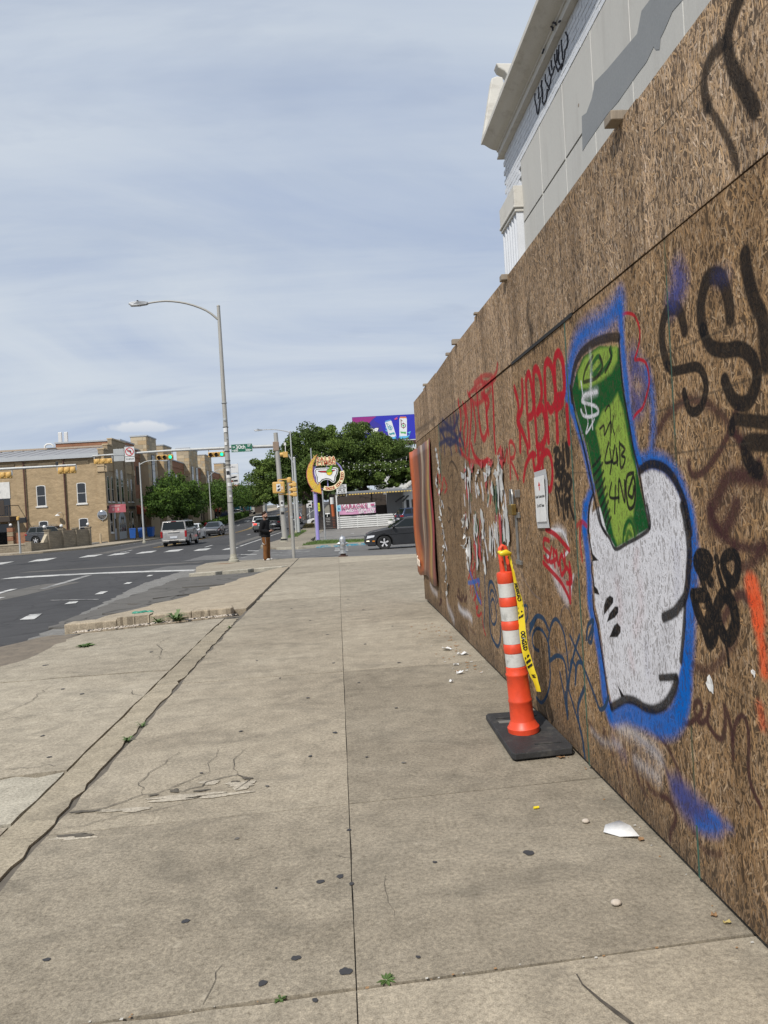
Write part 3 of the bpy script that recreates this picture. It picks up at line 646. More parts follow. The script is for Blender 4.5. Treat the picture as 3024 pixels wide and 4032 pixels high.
# ------------------------------------------------------------------ spray paint, drawn-in dark board seams and stains on the hoarding (along the wall, up the wall; units of 5 mm)
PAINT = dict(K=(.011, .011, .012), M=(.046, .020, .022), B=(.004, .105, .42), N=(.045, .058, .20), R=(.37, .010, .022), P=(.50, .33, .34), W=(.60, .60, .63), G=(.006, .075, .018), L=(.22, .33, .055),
             T=(.018, .048, .095), I=(.022, .028, .075), O=(.75, .09, .025), S=(.045, .038, .030), F=(.11, .10, .11), D=(.055, .042, .034), C=(.26, .022, .03), H=(.025, .09, .045), Y=(.45, .2, .06), E=(.02, .065, .045))
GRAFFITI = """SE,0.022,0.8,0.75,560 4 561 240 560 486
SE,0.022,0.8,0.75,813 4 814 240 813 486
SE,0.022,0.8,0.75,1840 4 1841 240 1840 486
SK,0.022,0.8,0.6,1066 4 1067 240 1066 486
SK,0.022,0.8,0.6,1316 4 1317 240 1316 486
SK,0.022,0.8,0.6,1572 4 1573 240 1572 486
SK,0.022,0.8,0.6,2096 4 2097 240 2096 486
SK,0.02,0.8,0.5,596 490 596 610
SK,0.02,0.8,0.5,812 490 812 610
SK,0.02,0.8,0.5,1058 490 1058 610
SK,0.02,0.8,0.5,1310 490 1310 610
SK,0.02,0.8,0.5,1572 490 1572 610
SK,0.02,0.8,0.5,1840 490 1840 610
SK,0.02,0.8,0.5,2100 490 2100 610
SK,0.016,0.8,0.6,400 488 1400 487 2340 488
SD,0.5,1,0.22,880 10 980 24
SD,0.5,1,0.22,620 10 720 24
SD,0.5,1,0.22,1240 10 1340 24
SD,0.5,1,0.22,1660 10 1760 24
SD,0.5,1,0.22,2000 10 2100 24
SD,0.5,1,0.22,2240 10 2340 24
SD,0.3,1,0.35,1980 60 2000 240 1980 440
SD,0.3,1,0.35,2180 60 2200 240 2180 440
SD,0.3,1,0.35,2280 60 2300 240 2280 440
SM,0.0575,0.8,0.91,591 345 572 356 546 362 525 361 502 353 488 345 478 337 467 328
SM,0.0383,0.6,1,468 349 474 343 480 335 490 326 504 317 518 310 533 308 539 312 540 318
SM,0.0437,0.6,1,475 334 466 324 459 315 454 306 448 312
SM,0.0805,0.7,0.98,444 301 458 304 476 305 489 303 495 297 503 289 512 282 509 274 496 269 485 277 477 287
PM,0.5,0.5,0.72,494 301 480 303 480 292 482 280 494 270 510 279
SM,0.0517,0.8,0.98,511 285 508 276 498 267 483 261 463 259 447 261
SM,0.0575,0.8,0.91,481 260 479 249 466 248 448 260
SM,0.0517,0.7,0.98,503 208 490 221 478 228 463 225
SM,0.0575,0.8,0.78,560 172 545 167 526 169 508 180 491 195 485 205
SM,0.0287,0.5,1,576 118 562 121 543 133 542 141 550 140 553 133 546 126 534 132 529 143 533 130 521 123 512 125 507 137 507 148 501 139 499 127 499 115
SM,0.0253,0.5,1,498 127 494 139 484 148 478 142 478 128 480 114 477 103 467 94
SM,0.0322,0.7,0.78,807 54 790 48 766 41 759 60 749 49 735 40
SM,0.0322,0.7,0.78,703 87 685 94 674 80 650 77 632 78 617 73 607 65
SM,0.0287,0.6,0.85,630 95 609 90 595 82 586 74 582 66
SM,0.0403,0.8,0.65,729 35 723 22 718 8 706 0
SM,0.0403,0.8,0.65,683 59 679 46 671 36 656 29
SM,0.0403,0.8,0.65,655 42 638 38 615 45 599 45
SM,0.023,0.6,0.59,719 72 717 51 711 35
SM,0.023,0.6,0.59,704 73 703 52 698 35
SM,0.023,0.6,0.59,690 74 689 53 685 36
SM,0.023,0.6,0.59,676 75 676 54 673 36
SM,0.023,0.6,0.59,663 76 664 54 661 37
SM,0.023,0.6,0.59,650 77 651 55 649 38
SM,0.023,0.6,0.59,638 78 640 56 638 38
SM,0.0345,0.7,0.91,625 41 611 44 598 38 599 30 608 19 611 11
SM,0.0345,0.7,0.65,566 36 550 30 530 35 523 40
SW,0.11,1,0.45,715 74 674 79 638 77 622 73
SW,0.09,1,0.35,678 54 653 55 627 56
SN,0.1,1,0.35,733 57 712 50 705 50
SW,0.06,1,0.3,799 46 762 45 714 57
PN,0.1,0.04,0.95,606 64 590 70 574 69 554 67 540 65 522 65 514 62 528 52 554 42 571 41 586 43 602 52
SB,0.07,1,0.8,558 46 540 50 524 59 539 61
SB,0.05,1,0.4,512 64 507 64
SN,0.12,1,0.75,541 456 536 447 547 442 555 436
SN,0.14,1,0.8,632 413 617 397 608 384 620 374 633 366
SN,0.1,1,0.75,628 402 642 392 624 369
SB,0.07,1,0.75,606 398 598 377 598 355 603 338 607 329
SR,0.0171,0.35,0.95,654 438 657 447 648 453 633 450 622 444 615 433 616 424 623 415 628 410 618 408 608 404 603 397 602 386 609 376 618 368 630 365 640 361
SP,0.05,1,0.5,646 408 642 393 648 366
SB,0.16,0.9,1,656 463 695 458 738 460 773 456 794 443 807 423
SB,0.1,1,0.55,652 471 656 463
SB,0.07,0.8,1,814 439 824 411 803 388
SB,0.08,0.7,1,817 420 799 385 777 354 758 317 752 303 766 295 779 280 785 260
SB,0.08,0.7,1,654 458 654 434 652 409 649 384 646 365 638 336 630 323
SB,0.1,0.7,1,631 322 605 323 580 318 564 308 554 298 547 283 544 268
SB,0.1,0.6,1,778 285 784 263 780 238 778 213 780 184 771 164 762 144 754 118 750 91 740 79
SB,0.11,0.6,1,545 280 542 260 542 245 548 224 552 203 557 181 564 159 571 138 580 123
SB,0.14,0.55,1,733 81 699 93 671 98 647 101 621 104 596 112 579 127 567 153
SB,0.1,0.6,1,562 170 565 148 574 130
PW,0.02,0.02,0.97,753 294 764 282 770 259 728 256 696 250 619 261 622 279 629 313 606 316 586 312 569 303 557 291 549 278 545 263 546 254 771 242
PW,0.02,0.02,0.97,767 277 766 257 765 238 763 222 764 205 765 186 754 167 749 146 745 127 738 105 728 88 712 96 683 108 651 111 622 115 600 124 585 141 573 162 565 185 560 207 555 228 551 249 548 270 551 283 616 285 690 285 739 285
SP,0.1,1,0.28,698 213 694 195 699 181
SP,0.08,1,0.3,647 245 652 234
SP,0.1,1,0.25,645 218 646 194 661 175
SP,0.08,1,0.3,676 153 672 142
SN,0.1,1,0.16,569 253 569 232 573 217
SF,0.14,1,0.16,623 146 605 161 592 186
SF,0.14,1,0.14,732 231 701 218 683 196
SN,0.08,1,0.14,638 167 638 143
SF,0.1,1,0.18,613 305 599 288 581 272
SK,0.0427,0.35,0.98,631 316 616 320 600 320 582 316 569 309 558 299 550 288 546 276 544 266
SK,0.0209,0.35,0.95,751 299 762 290 768 278 774 259
SK,0.022,0.35,0.97,766 286 771 271 771 254 765 238 763 234
SK,0.05,0.35,0.98,554 286 550 275 547 262 547 249 550 238 553 227 559 217 567 211 577 204 590 199 599 196
SK,0.03,0.4,0.95,559 214 562 199 567 182 572 166
PK,0.006,0.006,1,767 240 761 237 747 232 764 230
SK,0.018,0.35,0.97,766 230 770 220 765 210 764 200
PK,0.006,0.006,1,768 206 756 203 749 197 765 197
SK,0.02,0.35,0.97,770 194 770 180 761 164 755 145 750 128 745 111 741 98 734 87
PK,0.006,0.006,1,721 124 713 115 696 108 705 105
SK,0.05,0.45,0.98,733 88 716 96 693 106 670 110 651 110 631 113 613 120 599 129 587 141 582 149
SK,0.035,0.4,0.98,613 144 597 148 581 152
PK,0.006,0.006,1,740 178 738 188 730 196 720 200 711 199 712 194 724 187
PK,0.006,0.006,1,733 172 724 182 708 191 699 192 700 186 710 180
PK,0.006,0.006,1,728 158 713 172 704 176 696 173 697 168 706 162
PG,0.012,0.012,1,662 427 710 439 758 438 783 425 800 410 790 387 765 351 750 317 734 287 719 262 698 247 617 268 620 274 631 300 639 324 647 354 655 385 660 410
PL,0.03,0.03,1,671 388 660 371 654 351 647 330 640 318 643 294 652 275 645 261 692 250 701 259 709 278 718 295 722 315 725 342 734 363 712 377 686 381
PL,0.03,0.03,0.95,665 429 710 437 754 436 778 425 777 409 751 405 711 406 682 409 667 417
SG,0.0285,0.4,0.95,682 431 681 423 695 417 714 413 733 416 735 424 715 430 709 421 729 416
SK,0.0209,0.4,0.95,685 430 682 421 699 412
SK,0.0238,0.4,0.9,730 433 752 425 762 414 750 412 722 411 705 419 711 429
SK,0.0492,0.33,0.9,661 436 691 442 728 445 762 443 786 434 801 415 801 400
SK,0.0285,0.4,0.95,806 415 794 387 777 356 764 331 755 310 746 289 737 271 721 260
SK,0.0209,0.4,0.95,661 435 660 410 657 386 649 360 642 336 634 319 628 300 622 281 617 268
SK,0.022,0.4,0.98,739 285 730 265 713 256 698 246 668 253 639 260 617 268 617 278 620 287
SG,0.038,0.6,0.9,673 262 665 272 653 274 648 263
SG,0.022,0.4,0.95,678 254 673 266 662 273 653 269 650 260
SG,0.03,0.5,0.9,670 255 664 263 658 261
SK,0.019,0.35,0.9,752 325 735 330 723 335
SK,0.019,0.35,0.9,748 317 733 322 720 328
SK,0.019,0.35,0.9,743 309 730 314 718 320
SK,0.019,0.35,0.9,739 301 727 306 716 313
SK,0.019,0.35,0.9,735 294 725 299 714 305
SK,0.019,0.35,0.9,731 286 722 291 712 298
SK,0.019,0.35,0.9,726 279 719 284 710 291
SK,0.019,0.35,0.9,722 271 717 277 707 283
SK,0.019,0.35,0.9,718 264 714 269 705 276
SL,0.0114,0.4,0.6,794 387 783 371 773 355
SL,0.0095,0.4,0.6,761 351 752 328 749 310
SW,0.05,1,0.8,765 398 740 398 724 398
SW,0.0209,0.5,0.95,724 397 756 400 770 395 758 391 730 384 724 377 748 376 768 380 774 386
SW,0.0133,0.4,0.95,769 415 764 395 758 380 755 370 763 361 750 365 736 372
SW,0.0133,0.4,0.95,739 417 741 391 742 371 742 363
SW,0.05,1,0.35,737 438 737 418 744 399
SK,0.0152,0.3,1,722 361 710 363 710 354 692 365 692 355
SK,0.0133,0.3,1,705 376 693 380 692 365 697 343
SK,0.0133,0.3,1,684 369 688 360 684 352
SK,0.0171,0.3,1,700 346 709 336 712 328 694 328
SK,0.0171,0.3,1,698 340 696 327 701 317
SK,0.0171,0.3,1,685 342 693 327 680 328 682 336
SK,0.0171,0.3,1,682 339 681 324
SK,0.0171,0.3,1,673 344 674 323 668 322 662 329 670 332 662 337 673 343
SK,0.0171,0.3,1,699 308 705 295 682 294
SK,0.0171,0.3,1,689 305 695 280
SK,0.0171,0.3,1,683 290 679 311 669 290 666 309
SK,0.0209,0.3,1,645 315 659 313 664 301 660 285 648 287 643 300 645 312 654 304 659 297 650 294 645 303
SK,0.0615,0.28,0.95,535 413 537 419 542 429 551 433 560 434 568 430 573 420 573 408 567 394
SK,0.041,0.22,0.97,567 394 559 388 543 386 528 385 518 383 511 377 508 369 511 361 517 355 528 353 536 357 540 366 541 369
SN,0.14,1,0.6,541 456 538 447 547 443
SN,0.1,1,0.6,545 442 552 438
SK,0.0697,0.28,0.95,472 407 473 418 477 429 483 436 494 439 502 436 508 427 510 417 508 407
SK,0.0574,0.22,0.97,508 407 504 399 496 392 480 387 465 385 454 380 447 373 445 364 449 356 455 351 463 350 473 354 479 361 483 368
SK,0.0697,0.28,0.96,451 439 450 430 447 419 442 407 436 397 435 385 434 370
SN,0.08,1,0.3,487 437 473 434
SK,0.0492,0.28,0.95,478 335 474 341 464 340 452 338 436 335
SK,0.0656,0.28,0.95,437 323 452 325 461 324 462 318 456 310 449 307
SK,0.05,0.15,1,526 244 534 241 537 246 531 251 521 251 516 247 519 242 528 239 521 236 517 233
SK,0.035,0.15,1,533 238 529 232 526 227 523 221
SK,0.035,0.15,1,507 250 506 248
SK,0.03,0.15,1,506 243 503 236 500 230 498 224
SK,0.045,0.15,1,490 237 496 241 498 248 492 253 483 254 479 249 481 241 487 235 492 237
SK,0.03,0.15,1,494 237 493 232 492 226
SK,0.06,0.15,1,544 220 528 222 522 218 520 209
SK,0.06,0.15,1,544 220 540 210 533 202 527 194 524 189 517 194 515 203 524 204
SK,0.06,0.15,1,501 225 509 217 510 209 505 200 498 196 491 201 486 210 489 221 497 226
SK,0.02,0.2,1,523 191 523 184
SK,0.02,0.2,1,502 198 499 187 498 178
SO,0.09,0.5,0.85,464 236 460 225 458 216
SO,0.06,0.7,0.8,460 212 456 199 455 183
SO,0.06,0.8,0.5,462 159 460 149
SS,0.0096,0.5,0.6,605 405 508 401
SS,0.0096,0.5,0.6,508 401 437 400
SS,0.0096,0.5,0.6,592 361 435 364
SS,0.0096,0.5,0.6,571 326 456 325
SS,0.0096,0.5,0.6,808 364 772 362
SS,0.0096,0.5,0.6,811 323 766 321
SS,0.0096,0.5,0.45,557 162 508 162 454 161
SS,0.008,0.5,0.35,576 118 458 122
SS,0.008,0.5,0.4,828 120 750 119
SS,0.008,0.4,0.8,572 570 508 568 415 568
SS,0.0064,0.4,0.7,795 526 572 523
SS,0.0064,0.4,0.6,1060 576 828 569
SS,0.008,0.4,0.6,1576 572 1304 569
SS,0.008,0.4,0.5,1822 404 1314 399
SS,0.0064,0.3,0.6,1783 243 1542 240
SS,0.0064,0.3,0.6,1772 159 1505 159 1290 158
SS,0.0064,0.3,0.6,1765 121 1542 120 1331 118
SS,0.0064,0.3,0.4,1751 323 1539 322
SK,0.07,0.36,0.95,443 589 452 584 458 576 458 566 453 552 444 537 437 525 433 518
SK,0.06,0.42,0.9,464 575 478 576 488 570 490 559 486 548
SK,0.036,0.42,0.85,486 548 474 531 464 515 458 504 455 495
SK,0.08,0.6,0.6,957 541 961 527 946 509
SK,0.05,0.6,0.45,878 507 873 492
SK,0.05,0.8,0.8,951 510 951 499 945 487 941 479
SR,0.0624,0.32,1,1056 453 1043 436 1040 420 1050 407 1040 391 1043 365
SR,0.0624,0.32,1,1012 455 1013 438 1020 421 1043 406 1022 386 1004 369 1003 360
SR,0.0624,0.32,1,994 411 992 435 990 454 974 459 966 444 960 419 969 405 993 402 992 383 992 367
SR,0.0624,0.32,1,955 364 955 380 956 400 956 424 954 445 949 458 935 458 924 447 919 430 925 417 944 405
SR,0.0666,0.32,1,944 405 922 408 912 394 910 378 920 367 939 361 955 365
SR,0.0624,0.32,1,902 366 903 389 905 411 903 436 899 454 886 458 871 448 865 433 861 416 868 405 885 400 896 407
SR,0.0624,0.32,1,865 363 863 381 863 405 862 433 858 454 843 459 830 448 827 433 827 421 833 411 851 410 864 413
SR,0.0624,0.32,1,864 411 842 410 839 403 862 399
SR,0.0624,0.32,1,823 395 823 376 822 358
SR,0.05,0.64,0.84,1409 495 1348 500 1283 500 1228 489 1164 493 1148 504
SR,0.0624,0.48,0.69,1280 509 1266 491 1246 490
SR,0.0624,0.32,1,1201 485 1200 459 1204 426 1207 401 1205 375
SR,0.0728,0.4,0.92,1527 501 1514 458 1542 419 1523 394
SR,0.0728,0.4,0.92,1475 489 1459 460 1488 432 1481 395
SR,0.0728,0.4,0.92,1396 495 1394 465 1419 425 1446 384 1439 366
SR,0.0728,0.4,0.92,1329 489 1328 457 1318 420 1292 403 1257 419 1259 448 1269 480
SR,0.0728,0.4,0.92,1369 470 1359 430 1377 409
SR,0.0728,0.4,0.92,1414 403 1386 380 1325 362 1273 365
SR,0.0728,0.4,0.92,1289 479 1236 460 1261 441 1251 409
SR,0.0728,0.4,0.92,1451 481 1441 436 1464 407
SR,0.12,0.8,0.37,1508 475 1379 476 1270 476
SR,0.05,0.56,0.73,1593 486 1594 442 1592 406
SR,0.05,0.56,0.73,1418 503 1357 473 1293 468 1213 475
SR,0.05,0.56,0.73,1174 487 1229 485 1296 492 1372 496
SR,0.05,0.56,0.73,1535 399 1436 375 1324 366 1263 366
SR,0.05,0.56,0.73,1345 508 1261 506 1190 494
SI,0.0672,0.6,0.92,1812 475 1682 426 1522 435
SI,0.0672,0.6,0.92,1848 439 1677 438 1531 411
SI,0.0672,0.6,0.92,1765 491 1621 455 1537 474
SD,0.072,0.7,0.6,2393 550 2387 499 2353 467
SD,0.072,0.7,0.6,2262 542 2255 497
SD,0.072,0.7,0.6,1916 532 1917 503 1898 472
SD,0.072,0.7,0.6,2479 529 2127 514 1880 510
SK,0.032,0.5,0.6,1750 391 1729 351 1724 319
SK,0.032,0.5,0.6,1663 389 1605 370 1584 345 1639 322
SR,0.04,0.4,0.89,1184 355 1189 370 1170 376 1166 361 1152 352
SR,0.0352,0.4,0.89,1154 375 1144 355 1123 372 1121 353
SR,0.04,0.4,0.89,1112 329 1107 361 1106 380 1088 380 1073 369 1083 358 1105 356 1086 343 1066 327
SR,0.05,0.32,1,1034 323 1020 340 999 351 980 355 966 353
SR,0.064,0.32,1,977 354 975 340 969 325 967 310
SR,0.0728,0.32,1,951 356 952 342 952 329
SR,0.0728,0.32,1,925 356 940 345 950 337 963 331 931 325
SR,0.05,0.32,1,912 353 929 349 934 335 929 321 916 309 904 308 894 322 893 338 901 350 915 354
SK,0.04,0.3,0.97,881 352 867 353 878 343 867 338 882 335 872 325
SK,0.04,0.3,0.97,862 352 859 344 866 331 852 333 854 346
SK,0.04,0.3,0.97,846 355 846 343 844 333 854 327
SK,0.04,0.3,0.97,835 355 833 345 831 332 825 344 831 356
SK,0.04,0.3,0.97,880 321 867 325 861 314 871 305 884 312
SK,0.04,0.3,0.97,859 322 858 305 847 317 845 302 838 317
SK,0.04,0.3,0.97,833 321 822 314 832 304 840 306 829 298 843 291
SK,0.04,0.3,0.97,885 305 879 292 877 278
SK,0.04,0.3,0.97,872 302 865 289 859 297 858 278 855 273
SK,0.04,0.3,0.97,850 298 849 284 842 294 842 276
SK,0.04,0.3,0.97,833 296 831 286 821 274
SK,0.04,0.3,0.97,875 332 864 318 845 325 834 316
SI,0.0768,0.7,0.92,1828 485 1813 447 1814 423
SI,0.0768,0.7,0.92,1768 484 1759 437 1760 411
SI,0.0768,0.7,0.92,1694 483 1706 454 1726 427
SI,0.0768,0.7,0.92,1644 480 1640 447 1666 424 1657 403
SI,0.0768,0.7,0.92,1597 477 1600 448 1569 426 1562 406 1536 395
SI,0.0768,0.7,0.92,1565 478 1548 443 1503 411
SI,0.0768,0.7,0.92,1814 470 1702 463 1581 434
SI,0.3,1,0.46,1790 478 1665 470 1569 469
SK,0.032,0.5,0.6,1722 369 1680 387 1632 382 1592 365
SK,0.032,0.5,0.6,1701 334 1712 350 1666 358 1664 341
SD,0.05,0.7,0.6,2199 545 2235 505
SD,0.05,0.7,0.6,2142 542 2145 506
SD,0.05,0.7,0.6,2052 556 2055 522
SD,0.05,0.7,0.6,2014 554 2017 521
SD,0.05,0.7,0.6,1945 559 1950 519
SD,0.05,0.8,0.5,2322 493 2284 503 2161 505 2027 500
SD,0.05,0.8,0.5,1976 504 1910 494
SR,0.04,0.4,0.84,1939 329 1900 369 1877 348 1848 366 1833 330
SR,0.04,0.4,0.84,1921 320 1854 327 1802 356 1777 347 1755 333 1797 321
SW,0.1,0.8,0.75,932 224 913 207 895 192 864 180
SW,0.08,0.8,0.6,911 254 882 259 856 254
SP,0.16,1,0.6,904 218 886 201 862 190
SW,0.0238,0.3,0.8,910 258 869 258 851 247 847 237 868 228
SW,0.0238,0.3,0.7,833 210 842 198 851 178
SR,0.0374,0.3,0.97,936 258 897 253 865 244 844 237
SR,0.034,0.3,0.97,924 244 947 245 949 234 924 227 933 218 951 223
SR,0.034,0.3,0.97,915 236 926 218 895 225 908 234 905 214
SR,0.034,0.3,0.97,894 233 890 217 874 230 863 217 863 235
SR,0.034,0.3,0.97,883 220 879 206 857 216 846 209 846 222 841 202 860 198
SR,0.0374,0.3,0.97,957 215 914 205 881 196 857 183 851 178 849 193 848 212
SR,0.034,0.5,0.8,794 269 802 253 798 229
SR,0.034,0.5,0.8,815 263 793 270 778 266
ST,0.0275,0.25,1,1004 93 1030 93 1036 106 1010 122 977 123 952 109 953 86 958 61 978 39 1006 23 1032 23
ST,0.0367,0.25,1,1049 108 1036 124 1006 139 973 141 951 131
ST,0.0321,0.25,1,1046 121 1007 138 1049 111
ST,0.0275,0.25,1,955 92 954 115 934 140 910 149 885 138 876 117 873 96
ST,0.0321,0.25,1,952 90 919 103 891 104 881 86 886 61 888 35
ST,0.0275,0.25,1,909 84 899 64 888 36 892 64
ST,0.0275,0.25,1,878 71 866 98 858 109 846 104 850 84 839 109 821 113 812 102
ST,0.0275,0.25,1,859 138 842 127 821 115 796 98 777 83 768 77 752 84 740 97
ST,0.0275,0.25,1,824 144 843 125 859 105 877 76 861 56 846 41 834 25 829 4
ST,0.0344,0.3,1,814 90 842 63 845 43 834 25 833 14
ST,0.0275,0.25,1,799 144 791 160 773 168 781 156 793 144 783 144 775 159
ST,0.0229,0.25,1,1085 141 1059 147 1053 134 1076 118
SF,0.0204,0.5,0.5,877 143 897 146 887 163 866 170 848 161 846 140 862 120 897 109 924 114
SF,0.0204,0.5,0.5,1122 227 1106 206 1061 183 1018 169 976 164
SF,0.0204,0.5,0.5,1014 262 1038 241
SF,0.0238,0.5,0.5,815 213 828 207 836 195
ST,0.0302,0.3,1,1358 163 1361 135 1377 98 1393 60
ST,0.0389,0.3,1,1257 129 1270 145 1293 157 1317 153 1332 135 1331 104 1335 73 1321 57 1279 49 1253 65 1243 88
ST,0.0302,0.3,1,1267 124 1284 140 1306 141 1326 120 1325 94 1309 83 1285 88 1272 105 1284 125 1301 127 1318 115 1309 100
SR,0.032,0.4,0.85,1535 141 1505 157 1472 187 1469 196 1454 175 1454 151
SR,0.032,0.4,0.85,1519 114 1502 144 1446 178
SR,0.032,0.4,0.85,1497 110 1478 146 1501 171
SR,0.032,0.4,0.85,1448 149 1423 138 1408 119 1406 104
SR,0.032,0.4,0.85,1485 102 1441 123 1468 106 1459 90
SR,0.032,0.4,0.85,1466 89 1443 96 1462 80 1434 79 1410 88 1402 69 1393 58 1381 52
SB,0.05,0.4,0.7,1529 169 1500 151 1467 134 1444 116 1411 107
SB,0.05,0.4,0.7,1538 132 1480 139 1419 149
SB,0.048,0.4,0.7,1423 138 1412 148
SK,0.032,0.5,0.7,1769 277 1787 261 1757 252 1720 265 1735 280 1765 287 1705 277 1676 247 1663 256
SW,0.1,1,0.75,1685 65 1631 60 1560 64 1522 60
SW,0.12,1,0.5,2199 63 2140 53 2052 51
SW,0.14,0.9,0.45,1864 69 1862 46 1810 32 1771 22
SM,0.0552,0.6,0.91,1683 96 1671 104 1661 93
SM,0.0552,0.6,0.91,1635 100 1636 83 1609 97 1594 88 1565 101
SM,0.0552,0.6,0.91,2001 43 1961 44 2022 25
SM,0.0552,0.6,0.91,1696 88 1641 83
SM,0.0575,0.9,0.52,1691 49 1689 26 1667 9
SM,0.0575,0.9,0.52,1635 49 1615 30 1575 22
SM,0.0575,0.9,0.52,1564 52 1545 38 1492 34
SM,0.0575,0.9,0.52,1748 57 1725 36
SD,0.2,1,0.35,1406 191 1341 189 1271 183
SK,0.0224,0.3,0.8,1854 94 1817 99 1803 94
SW,0.05,0.35,0.85,1527 309 1524 292
SW,0.05,0.35,0.85,1486 333 1470 311 1461 278
SW,0.05,0.35,0.85,1397 330 1395 314 1391 307
SW,0.05,0.35,0.85,1338 327 1329 312 1330 301
SW,0.05,0.35,0.85,1295 324 1282 307 1293 290
SW,0.05,0.35,0.85,1166 318 1155 303 1155 287
SW,0.05,0.35,0.85,1230 270 1229 257 1224 235
SW,0.05,0.35,0.85,1189 269 1184 249 1179 232 1170 209
SW,0.05,0.35,0.85,1203 273 1195 264 1192 249
SW,0.05,0.35,0.85,1341 232 1327 215 1320 196
SW,0.05,0.35,0.85,1374 229 1380 211
SW,0.05,0.35,0.85,1268 253 1258 230 1254 206
SW,0.05,0.35,0.85,1442 234 1432 221 1431 200
SW,0.05,0.35,0.85,1858 229 1845 203 1818 184
SW,0.05,0.35,0.85,1853 300 1834 287
SW,0.05,0.35,0.85,1908 289 1900 277
SW,0.05,0.35,0.85,1332 262 1341 252 1333 238
SW,0.05,0.35,0.85,1391 218 1374 208
SW,0.05,0.35,0.85,1880 177 1857 145 1859 110
SC,0.05,0.3,0.9,1501 336 1492 314
SC,0.05,0.3,0.9,1449 329 1445 317
SC,0.05,0.3,0.9,1264 328 1258 309 1271 294
SC,0.05,0.3,0.9,1210 326 1201 319 1198 311
SC,0.05,0.3,0.9,1441 260 1432 245 1421 232
SC,0.05,0.3,0.9,1371 261 1382 246
SC,0.05,0.3,0.9,1523 273 1523 248
SC,0.05,0.3,0.9,1200 255 1199 242 1197 229
SC,0.05,0.3,0.9,1232 273 1231 266
SC,0.05,0.3,0.9,1206 272 1205 266
SH,0.048,0.3,0.85,1449 316 1450 301
SH,0.048,0.3,0.85,1282 305 1291 296
SH,0.048,0.3,0.85,1391 261 1389 246 1391 218
SH,0.048,0.3,0.85,1436 231 1439 221
SH,0.048,0.3,0.85,1214 308 1212 298
SY,0.05,0.3,0.8,1399 258 1399 245 1400 233
SY,0.05,0.3,0.8,1351 322 1351 314"""
GY0, GY1, GZ1, GPX = 1.6, 12.2, 3.1, 260
